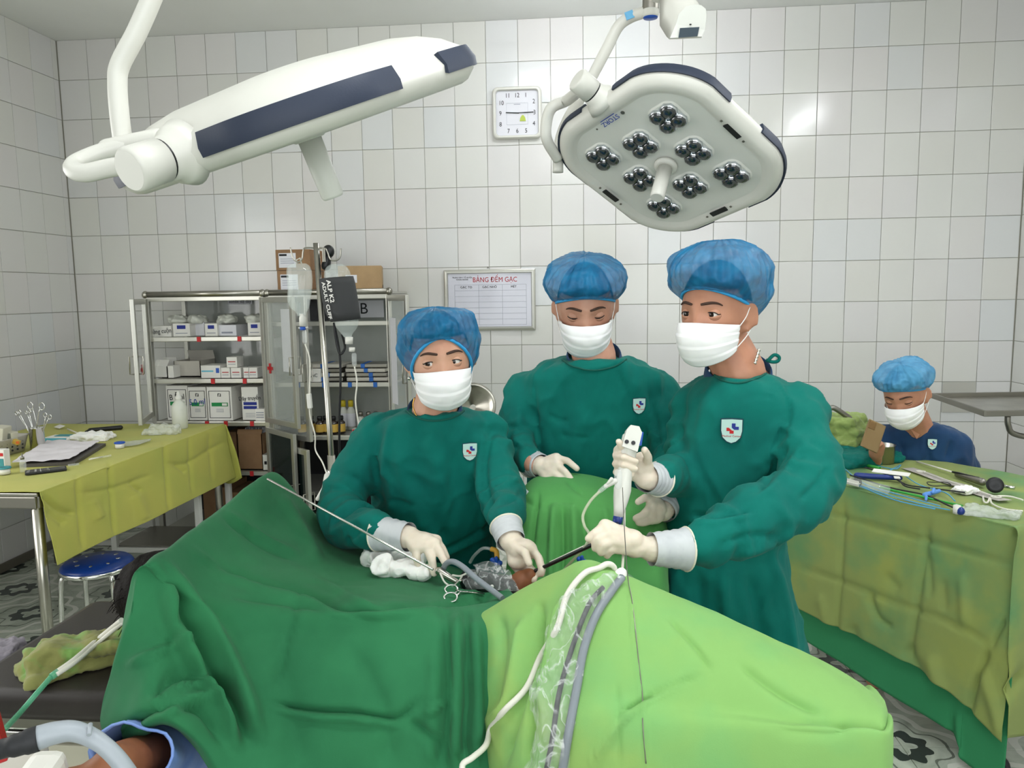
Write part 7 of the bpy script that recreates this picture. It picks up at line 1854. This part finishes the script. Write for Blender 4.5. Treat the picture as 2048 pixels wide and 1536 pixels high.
# valve and luer at its side
vq = P(1233, 958, 1.615)
MB().capsule(P(1236, 946, 1.61), P(1236, 972, 1.605), 0.009, 0.0075).build('valve', MT['clear'], es)
lq = empty('luer_tap', P(1222, 962, 1.6), 'white and clear luer tap on the side of the endoscope', 'valve')
MB().capsule(P(1230, 962, 1.602), P(1212, 972, 1.60), 0.006, 0.005).build('tap_body', MT['white_plastic'], lq); MB().capsule(P(1223, 958, 1.595), P(1216, 966, 1.595), 0.004, 0.003).build('tap_wing', MT['white_plastic'], lq); MB().capsule(P(1210, 974, 1.60), P(1199, 983, 1.60), 0.0055, 0.0045).build('clear_hub', MT['clear'], lq)
rod('clear_tube', 'clear irrigation tube curving down from the luer tap', 'tube', [P(1200, 982, 1.60), P(1180, 1003, 1.59), P(1166, 1030, 1.58), P(1169, 1052, 1.56), P(1178, 1068, 1.53), P(1172, 1090, 1.52), P(1150, 1115, 1.55), P(1128, 1140, 1.6)], 0.0032, mk('clear_tube', '#cfd2b8', 0.15, alpha=0.55), 8)
# black insertion tube
rod('insertion_tube', None, None, [ax1 + dv * 0.012, P(1232, 1055, 1.56), P(1215, 1075, 1.53), P(1190, 1087, 1.51), P(1140, 1110, 1.55), P(1088, 1134, 1.60), P(1070, 1142, 1.61)], 0.0042, MT['black'], 10, parent=es)
rod('white_rod', 'thin white cable hanging straight down behind the endoscope', 'cable', [P(1249, 1012, 1.66), P(1248, 1060, 1.58), P(1246, 1120, 1.48), P(1243, 1152, 1.36)], 0.0028, MT['tube_white'], 8)
rod('steel_rod', 'straight thin rod lying under the fingers beside the black tube', 'rod', [P(1186, 1084, 1.535), P(1136, 1108, 1.565), P(1100, 1125, 1.60)], 0.0024, MT['tube_white'], 8)
# exposed skin at the drape opening, plain
sk = MB(); sk.chain([P(1024, 1182, 1.60), P(1044, 1162, 1.605), P(1058, 1152, 1.61)], [0.028, 0.024, 0.018])
V, Fc, _ = fuse(sk, 0.004, 4)
mesh_obj('bare_skin', V, Fc, MT['skin_p'], pt, True)
# taps near the woman's hand
for i, (a, b_, lab) in enumerate((((985, 1120), (1000, 1126), 'small blue three-way tap beside the left glove of the woman'), ((1158, 1118), (1170, 1124), 'small blue cap lying on the mid green drape'))):
    o = empty('blue_tap', P(a[0], a[1], 1.68), lab, 'valve')
    MB().capsule(P(a[0], a[1], 1.68), P(b_[0], b_[1], 1.68), 0.006, 0.006).build('tap_body', MT['blue_part'], o)
    MB().capsule(P((a[0] + b_[0]) / 2, a[1] - 4, 1.675), P((a[0] + b_[0]) / 2, a[1] + 9, 1.675), 0.004, 0.004).build('tap_wing', MT['blue_part'], o)
rod('amber_connector', 'amber tube connector above the blue tap', 'connector', [P(982, 1098, 1.70), P(992, 1102, 1.695), P(994, 1116, 1.685)], 0.006, MT['amber'], 10)
rod('clear_tube', 'clear thin tube leading from the amber connector to the left', 'tube', [P(982, 1098, 1.70), P(965, 1097, 1.72), P(948, 1112, 1.74), P(940, 1125, 1.75)], 0.004, MT['clear'], 8)
# ------------------------------------------------------------------ clamp, gauze, cable, plastic on the dark drape
DV, DF = None, None
dg = bpy.context.evaluated_depsgraph_get()
def scene_bvh(o):
    me = o.data
    return BVHTree.FromPolygons([v.co.copy() for v in me.vertices], [tuple(p.vertices) for p in me.polygons])
bvD, bvL = scene_bvh(dd_), scene_bvh(ldp)
def on(bv, px, py, lift=0.0, fb=1.55):
    l, n = hit(bv, px, py)
    if l is None: return P(px, py, fb)
    return l + n * lift
rod('guide_wire', 'thin grey wire hanging from the endoscope over the light green drape', 'wire', [P(1245, 975, 1.58), P(1249, 1060, 1.45), P(1255, 1150, 1.27), on(bvL, 1262, 1200, 0.003), on(bvL, 1268, 1260, 0.003), on(bvL, 1275, 1320, 0.003), on(bvL, 1282, 1390, 0.003), on(bvL, 1288, 1450, 0.003), on(bvL, 1292, 1525, 0.003)], 0.0009, MT['steel_dull'], 6)
def lump(name, label, cat, blobs, mat, vox, amp, seed, parent=None):
    mb = MB()
    for (c, r) in blobs: mb.ell(c, r)
    V, Fc, E_ = fuse(mb, vox, 3); N = vnormals(V, Fc)
    V = V + N * (amp * nz(V, (24, 24, 24), seed))[:, None] + N * (amp * 1.3 * np.clip(1 - np.abs(nz(V, (20, 26, 20), seed + 4)) * 3.5, 0, 1) ** 2)[:, None] + N * (amp * 0.4 * np.clip(1 - np.abs(nz(V, (60, 50, 60), seed + 9)) * 3.5, 0, 1) ** 2)[:, None]
    V = smooth_v(V, E_, 1)
    o = mesh_obj(name, V, Fc, mat, parent, True)
    return tag(o, label, cat) if parent is None else o
gz = [((748, 1118), .027), ((746, 1136), .025), ((772, 1128), .030), ((800, 1136), .030), ((768, 1152), .024), ((800, 1155), .026), ((824, 1142), .024), ((826, 1160), .022), ((846, 1164), .018)]
lump('gauze_swab', 'crumpled pile of white gauze on the dark green drape by the woman', 'gauze', [(on(bvD, a, b, 0.02), (r * 1.05, r * 1.05, r * 0.8)) for (a, b), r in gz], MT['gauze'], 0.0026, 0.008, 3)
rod('steel_probe', 'long thin straight steel rod lying from the drape peak to the hand of the woman', 'rod', [P(535, 958, 1.78), P(866, 1139, 1.53)], 0.0028, mk('pale_steel', '#d5d3cc', 0.25, 0.8), 8)
# towel clamp
fc = empty('towel_clamp', on(bvD, 912, 1192), 'steel ring-handled clamp lying on the dark green drape', 'clamp')
def ring_on(px, py, rx, ry, nm):
    c = on(bvD, px, py, 0.006)
    MB().tube([c + Vector((rx * math.cos(a), ry * 0.6 * math.sin(a), ry * 0.75 * math.sin(a))) for a in [2 * pi * k / 18 for k in range(18)]], 0.0023, 7, closed=True).build(nm, MT['chrome'], fc)
ring_on(903, 1184, 0.0135, 0.010, 'finger_ring'); ring_on(900, 1200, 0.0135, 0.010, 'finger_ring')
MB().tube([on(bvD, 912, 1186, 0.006), on(bvD, 920, 1190, 0.008), on(bvD, 972, 1194, 0.008)], 0.0022, 7).build('shank', MT['chrome'], fc); MB().tube([on(bvD, 912, 1197, 0.006), on(bvD, 920, 1191, 0.008), on(bvD, 965, 1193, 0.007)], 0.0022, 7).build('shank', MT['chrome'], fc)
# camera cable loop and second clamp under the fingers
rod('grey_cable', 'thick grey camera cable arching from under the fingers to the light green drape', 'cable', [P(886, 1140, 1.60), P(892, 1128, 1.585), P(905, 1123, 1.57), P(925, 1133, 1.55), P(950, 1155, 1.52), P(980, 1178, 1.49), P(1005, 1197, 1.46)], 0.0062, MT['cable_grey'], 12)
c2 = empty('small_clamp', P(885, 1150, 1.57), 'steel clip with white cords under the grey cable', 'clamp')
MB().capsule(P(878, 1142, 1.585), P(912, 1162, 1.575), 0.009, 0.006).build('jaw', MT['steel'], c2)
MB().tube(crom([P(880, 1146, 1.575), P(890, 1165, 1.57), P(905, 1172, 1.565), P(918, 1162, 1.56), P(925, 1150, 1.555)], 6), 0.0022, 6).build('cord', MT['tube_white'], c2); MB().tube(crom([P(905, 1150, 1.57), P(920, 1152, 1.565), P(935, 1146, 1.56)], 6), 0.0022, 6).build('cord', MT['tube_white'], c2); MB().tube(crom([P(895, 1180, 1.56), P(910, 1172, 1.56), P(922, 1160, 1.555)], 5), 0.0026, 6).build('lock_bar', MT['chrome'], c2)
ch = empty('camera_head', P(985, 1165, 1.58), 'dark camera head wrapped in crumpled clear film at the drape opening', 'camera')
MB().capsule(P(940, 1160, 1.60), P(1010, 1178, 1.56), 0.024, 0.026).build('black_body', MT['black'], ch)
MB().ell(P(984, 1173, 1.525), (0.004, 0.003, 0.004)).build('white_button', MT['white'], ch)
rows = [[P(925, 1148, 1.60), P(950, 1132, 1.59), P(985, 1130, 1.58), P(1015, 1140, 1.56)], [P(928, 1165, 1.575), P(955, 1152, 1.55), P(990, 1150, 1.535), P(1028, 1160, 1.52)], [P(935, 1182, 1.56), P(960, 1178, 1.535), P(995, 1180, 1.515), P(1042, 1184, 1.50)]]
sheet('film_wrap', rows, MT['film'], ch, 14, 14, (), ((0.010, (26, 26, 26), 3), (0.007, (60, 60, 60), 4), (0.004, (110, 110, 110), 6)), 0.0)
rows = [[P(945, 1128, 1.64), P(975, 1122, 1.63), P(1000, 1128, 1.61)], [P(955, 1142, 1.62), P(985, 1140, 1.61), P(1010, 1148, 1.59)]]
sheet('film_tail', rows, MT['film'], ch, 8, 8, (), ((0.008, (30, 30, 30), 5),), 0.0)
# ------------------------------------------------------------------ plastic sleeve with cables running down the light drape
sl = empty('cable_sleeve', on(bvL, 1150, 1300), 'long clear plastic sleeve with a grey and a black cable down the light green drape', 'sleeve')
path = [(1235, 1168), (1195, 1180), (1165, 1230), (1140, 1300), (1125, 1380), (1118, 1460), (1100, 1560)]
wid = [22, 48, 62, 62, 70, 62, 58]
Lp, Rp, Mp_ = [], [], []
for (x, y), w in zip(path, wid):
    Lp.append(on(bvL, x - w * 0.85, y, 0.006)); Rp.append(on(bvL, x + w * 0.55, y + w * 0.1, 0.006)); Mp_.append(on(bvL, x - w * 0.1, y, 0.034 if w > 30 else 0.02))
rows = [[a, a.lerp(m, 0.55) + Vector((0, -0.006, 0.006)), m, m.lerp(b, 0.5) + Vector((0, -0.006, 0.006)), b] for a, m, b in zip(Lp, Mp_, Rp)]
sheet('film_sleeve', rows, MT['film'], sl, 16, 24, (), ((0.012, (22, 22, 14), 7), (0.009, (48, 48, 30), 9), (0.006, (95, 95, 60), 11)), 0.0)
rod('grey_cable', None, None, [on(bvL, x, y, 0.010) for x, y in ((1240, 1165), (1225, 1185), (1195, 1235), (1172, 1300), (1158, 1380), (1143, 1460), (1125, 1560))], 0.0068, MT['cable_grey'], 10, parent=sl)
rod('black_cable', None, None, [on(bvL, x, y, 0.014) for x, y in ((1205, 1185), (1185, 1210), (1165, 1260), (1143, 1330), (1127, 1400), (1113, 1480), (1098, 1560))], 0.004, MT['black_soft'], 10, parent=sl)
lump('knot', None, None, [(P(1238, 1162, 1.285), (0.013, 0.013, 0.020)), (P(1244, 1148, 1.29), (0.010, 0.010, 0.012))], MT['gauze'], 0.003, 0.003, 5, sl)
rows = [[P(1246, 1146, 1.31), P(1256, 1150, 1.33), P(1272, 1160, 1.34)], [P(1242, 1160, 1.285), P(1262, 1166, 1.295), P(1290, 1182, 1.30)], [P(1246, 1170, 1.265), P(1266, 1180, 1.262), P(1292, 1190, 1.27)]]
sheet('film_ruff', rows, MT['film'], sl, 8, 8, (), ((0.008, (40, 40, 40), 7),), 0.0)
rod('white_cable', 'smooth white cable looping over the knee and down the front drape', 'cable', [P(1228, 1155, 1.30), P(1228, 1135, 1.29), P(1215, 1128, 1.28), P(1198, 1136, 1.27), on(bvL, 1172, 1160, 0.016), on(bvL, 1145, 1200, 0.016), on(bvL, 1115, 1260, 0.012), on(bvL, 1085, 1320, 0.008), on(bvL, 1052, 1375, 0.008), on(bvL, 1010, 1420, 0.008), P(982, 1455, 1.235), P(972, 1490, 1.20), P(945, 1515, 1.17), P(925, 1530, 1.16), P(930, 1560, 1.15)], 0.0052, MT['tube_white'], 10)
# ------------------------------------------------------------------ drip stand with two bottles
YV = 2.75
iv = empty('drip_stand', (P(640, 700, YV).x, YV, 0), 'steel drip stand with hooks between the cabinets and the woman', 'drip stand')
pt0 = P(632, 486, YV); pb = P(662, 900, YV)
px_ = pt0.x
MB().tube([(pb.x, YV, 0.05), pb, pt0], 0.0105, 14).build('pole', MT['steel'], iv)
MB().tube([(pb.x, YV, 0.05), (pb.x, YV, pb.z - 0.02)], 0.0145, 14).build('lower_pole', MT['steel'], iv)
MB().lathe([(0.018, -0.01), (0.018, 0.012)], (pb.x, YV, P(660, 945, YV).z), n=16).build('clamp_ring', MT['chrome'], iv)
for k in range(5):
    a = 2 * pi * k / 5 + 0.4; e = Vector((pb.x + 0.26 * math.cos(a), YV + 0.26 * math.sin(a), 0.055))
    MB().tube([(pb.x, YV, 0.09), e], 0.011, 8).build('foot', MT['steel_dull'], iv); MB().lathe([(0.022, -0.01), (0.026, 0), (0.022, 0.01)], (e.x, e.y, 0.0265), (math.sin(a), -math.cos(a), 0), 12).build('castor', MT['black_soft'], iv)
MB().tube(crom([P(630, 496, YV), P(610, 496, YV), P(606, 504, YV), P(604, 518, YV), P(596, 524, YV), P(586, 516, YV), P(581, 495, YV)], 5), 0.003, 8).build('hook', MT['steel'], iv)
MB().tube(crom([P(636, 496, YV), P(650, 497, YV), P(655, 505, YV), P(661, 519, YV), P(672, 521, YV), P(680, 514, YV), P(682, 497, YV)], 5), 0.003, 8).build('hook', MT['steel'], iv)
cl = empty('black_bulb', P(656, 505, YV - 0.02), 'black rubber bulb and clip hanging at the top of the drip stand', 'bulb')
MB().ell(P(657, 503, YV + 0.02), (0.022, 0.018, 0.024)).capsule(P(655, 515, YV + 0.02), P(652, 532, YV + 0.02), 0.014, 0.017).build('bulb', MT['black'], cl)
MB().boxm(frame(P(648, 510, YV - 0.005), (1, 0, 0), z=(0, -1, 0)), (0.011, 0.05, 0.006), 0.001).build('clip', MT['steel'], cl)
# left bag (soft, half empty)
def profile_loft(cx, prof, Y, seed, amp, mat, name, parent, fl=0.55):
    rings = []
    for (py, xl, xr) in prof:
        a, b = P(xl, py, Y), P(xr, py, Y); c = (a + b) / 2; hw = (b.x - a.x) / 2
        rings.append([c + Vector((hw * math.cos(t), hw * fl * math.sin(t), 0)) for t in [2 * pi * k / 26 for k in range(26)]])
    rr = [np.array(crom([Vector(r[k]) for r in rings], 5)) for k in range(26)]
    R_ = [[Vector(rr[k][i]) for k in range(26)] for i in range(len(rr[0]))]
    mb = MB().loft(R_, cap=True)
    V = np.array([tuple(v) for v in mb.v]); 
    if amp: 
        c0 = V.mean(0); d = V - c0; d[:, 2] = 0; d /= np.maximum(np.linalg.norm(d, axis=1), 1e-6)[:, None]
        V = V + d * (amp * nz(V, (26, 26, 14), seed))[:, None]
    return mesh_obj(name, V, mb.f, mat, parent, True)
b1 = empty('drip_bottle', P(600, 570, YV), 'soft clear drip bottle hanging on the left hook', 'drip bottle')
profile_loft(0, [(527, 585, 612), (532, 576, 618), (545, 573, 622), (570, 574, 623), (600, 575, 621), (615, 582, 618), (625, 593, 612), (632, 597, 610)], YV, 3, 0.006, MT['fluid'], 'bottle_body', b1)
MB().tube([P(594, 528, YV), P(593, 520, YV), P(600, 516, YV), P(603, 527, YV)], 0.0025, 6).build('hanger', MT['milky'], b1)
MB().lathe([(0.013, 0), (0.013, 0.03), (0.011, 0.034), (0.011, 0.045)], P(606, 652, YV), n=16).build('neck', MT['white_plastic'], b1)
MB().lathe([(0.011, 0), (0.011, 0.012)], P(606, 660, YV), n=12).build('port', MT['blue_part'], b1); MB().capsule(P(598, 656, YV), P(615, 655, YV), 0.003, 0.003).build('vent', MT['white_plastic'], b1)
MB().lathe([(0.004, 0.0), (0.009, 0.008), (0.009, 0.045), (0.006, 0.05)], P(610, 688, YV), n=14).build('drip_chamber', MT['clear'], b1)
rod('drip_line', None, None, [P(610, 688, YV), P(619, 715, YV), P(620, 745, YV), P(619, 790, YV), P(620, 830, YV), P(630, 870, YV), P(631, 900, YV), P(645, 925, YV - 0.05), P(656, 955, YV - 0.1)], 0.0028, MT['tube_white'], 8, parent=b1)
MB().boxm(frame(P(619, 802, YV - 0.004), (1, 0, 0.05), z=(0, -1, 0)), (0.016, 0.055, 0.018), 0.003).build('roller_clamp', MT['white_plastic'], b1)
wc = empty('line_clamp', P(652, 960, 2.6), 'white plastic clamp handle hanging at the lower end of the drip line', 'clamp')
MB().capsule(P(656, 952, 2.62), P(650, 975, 2.6), 0.014, 0.011).capsule(P(650, 975, 2.6), P(635, 998, 2.58), 0.010, 0.007).build('handle', MT['white_plastic'], wc); MB().capsule(P(652, 975, 2.6), P(649, 1000, 2.6), 0.007, 0.005).build('tongue', MT['white_plastic'], wc)
# right bottle in a pressure cuff
b2 = empty('drip_bottle', P(685, 600, YV), 'clear drip bottle squeezed in a dark pressure cuff on the right hook', 'drip bottle')
profile_loft(0, [(528, 662, 684), (534, 654, 693), (545, 650, 700), (560, 650, 701), (600, 655, 708), (640, 668, 716), (655, 673, 714), (667, 682, 706), (674, 688, 704)], YV, 5, 0.002, MT['fluid'], 'bottle_body', b2, 0.75)
MB().lathe([(0.014, 0), (0.014, 0.026)], P(698, 688, YV), (0.05, 0, 1), 16).build('neck', MT['white_plastic'], b2); MB().lathe([(0.011, 0), (0.011, 0.015)], P(704, 703, YV), (0.05, 0, 1), 14).build('port', MT['white_plastic'], b2)
MB().lathe([(0.004, 0.0), (0.009, 0.008), (0.009, 0.045), (0.006, 0.05)], P(709, 733, YV), n=14).build('drip_chamber', MT['clear'], b2)
rod('drip_line', None, None, [P(709, 733, YV), P(714, 765, YV), P(711, 800, YV), P(715, 835, YV), P(718, 850, YV), P(720, 880, YV - 0.03)], 0.003, MT['tube_white'], 8, parent=b2)
pc = empty('pressure_cuff', P(685, 600, YV), 'dark grey pressure cuff with white lettering wrapped round the right drip bottle', 'cuff')
prof = [(556, 639, 706), (570, 640, 710), (600, 645, 715), (625, 652, 719), (642, 662, 721)]
rings = []
for (py, xl, xr) in prof:
    a, b = P(xl, py + 2, YV), P(xr, py - 4, YV); c = (a + b) / 2; hw = (b.x - a.x) / 2; ex = (b - a).normalized()
    rings.append([c + ex * (hw * math.cos(t)) + Vector((0, hw * 0.72 * math.sin(t), 0)) for t in [2 * pi * k / 30 for k in range(30)]])
cuf = MB().loft(rings, cap=False).build('cuff_wrap', MT['cuff_grey'], pc); m = cuf.modifiers.new('t', 'SOLIDIFY'); m.thickness = 0.004
bvC = scene_bvh(cuf)
l, n = hit(bvC, 661, 600)
Mc = frame(l + n * 0.003, (0.16, 0, -1), z=n)
text('lettering', 'ALP K2', 0.024, MT['white'], pc, Mc @ Matrix.Translation((-0.03, 0.008, 0)), 0.0003, sx=1.1, bold=0.0006); text('lettering', 'ADULT CUFF', 0.02, MT['white'], pc, Mc @ Matrix.Translation((0.0, -0.014, 0.001)), 0.0003, sx=1.15, bold=0.0004)
rod('cuff_tube', None, None, [P(668, 645, YV + 0.02), P(672, 680, YV + 0.02), P(680, 708, YV + 0.02), P(690, 695, YV + 0.03), P(684, 668, YV + 0.02)], 0.0045, MT['black'], 8, parent=pc)
rod('cuff_tube', None, None, [P(669, 650, YV + 0.02), P(679, 705, YV + 0.03), P(681, 760, YV + 0.03), P(679, 830, YV + 0.03), P(679, 900, YV + 0.03), P(683, 950, YV + 0.03)], 0.0045, MT['black'], 8, parent=pc)
# steel bowl behind the woman's shoulder
sbw = empty('steel_basin', P(945, 800, 3.2), 'round steel basin tilted on a stand behind the woman', 'basin')
ctr = P(945, 812, 3.2)
MB().lathe([(0.0, 0.05), (0.035, 0.05), (0.05, 0.042), (0.075, 0.02), (0.085, 0.002), (0.098, 0.0), (0.1, -0.004), (0.086, -0.002), (0.07, 0.022), (0.0, 0.056)], ctr, (-0.1, 0.93, -0.25), 36, cap=False).build('basin_wall', MT['steel'], sbw)
MB().tube([ctr + Vector((0, 0.05, -0.03)), Vector((ctr.x, ctr.y + 0.06, 0.02))], 0.012, 10).build('stand_post', MT['steel_dull'], sbw); MB().lathe([(0.16, 0.0), (0.15, 0.02), (0.02, 0.03)], (ctr.x, ctr.y + 0.06, 0.0), n=24).build('stand_base', MT['steel_dull'], sbw)
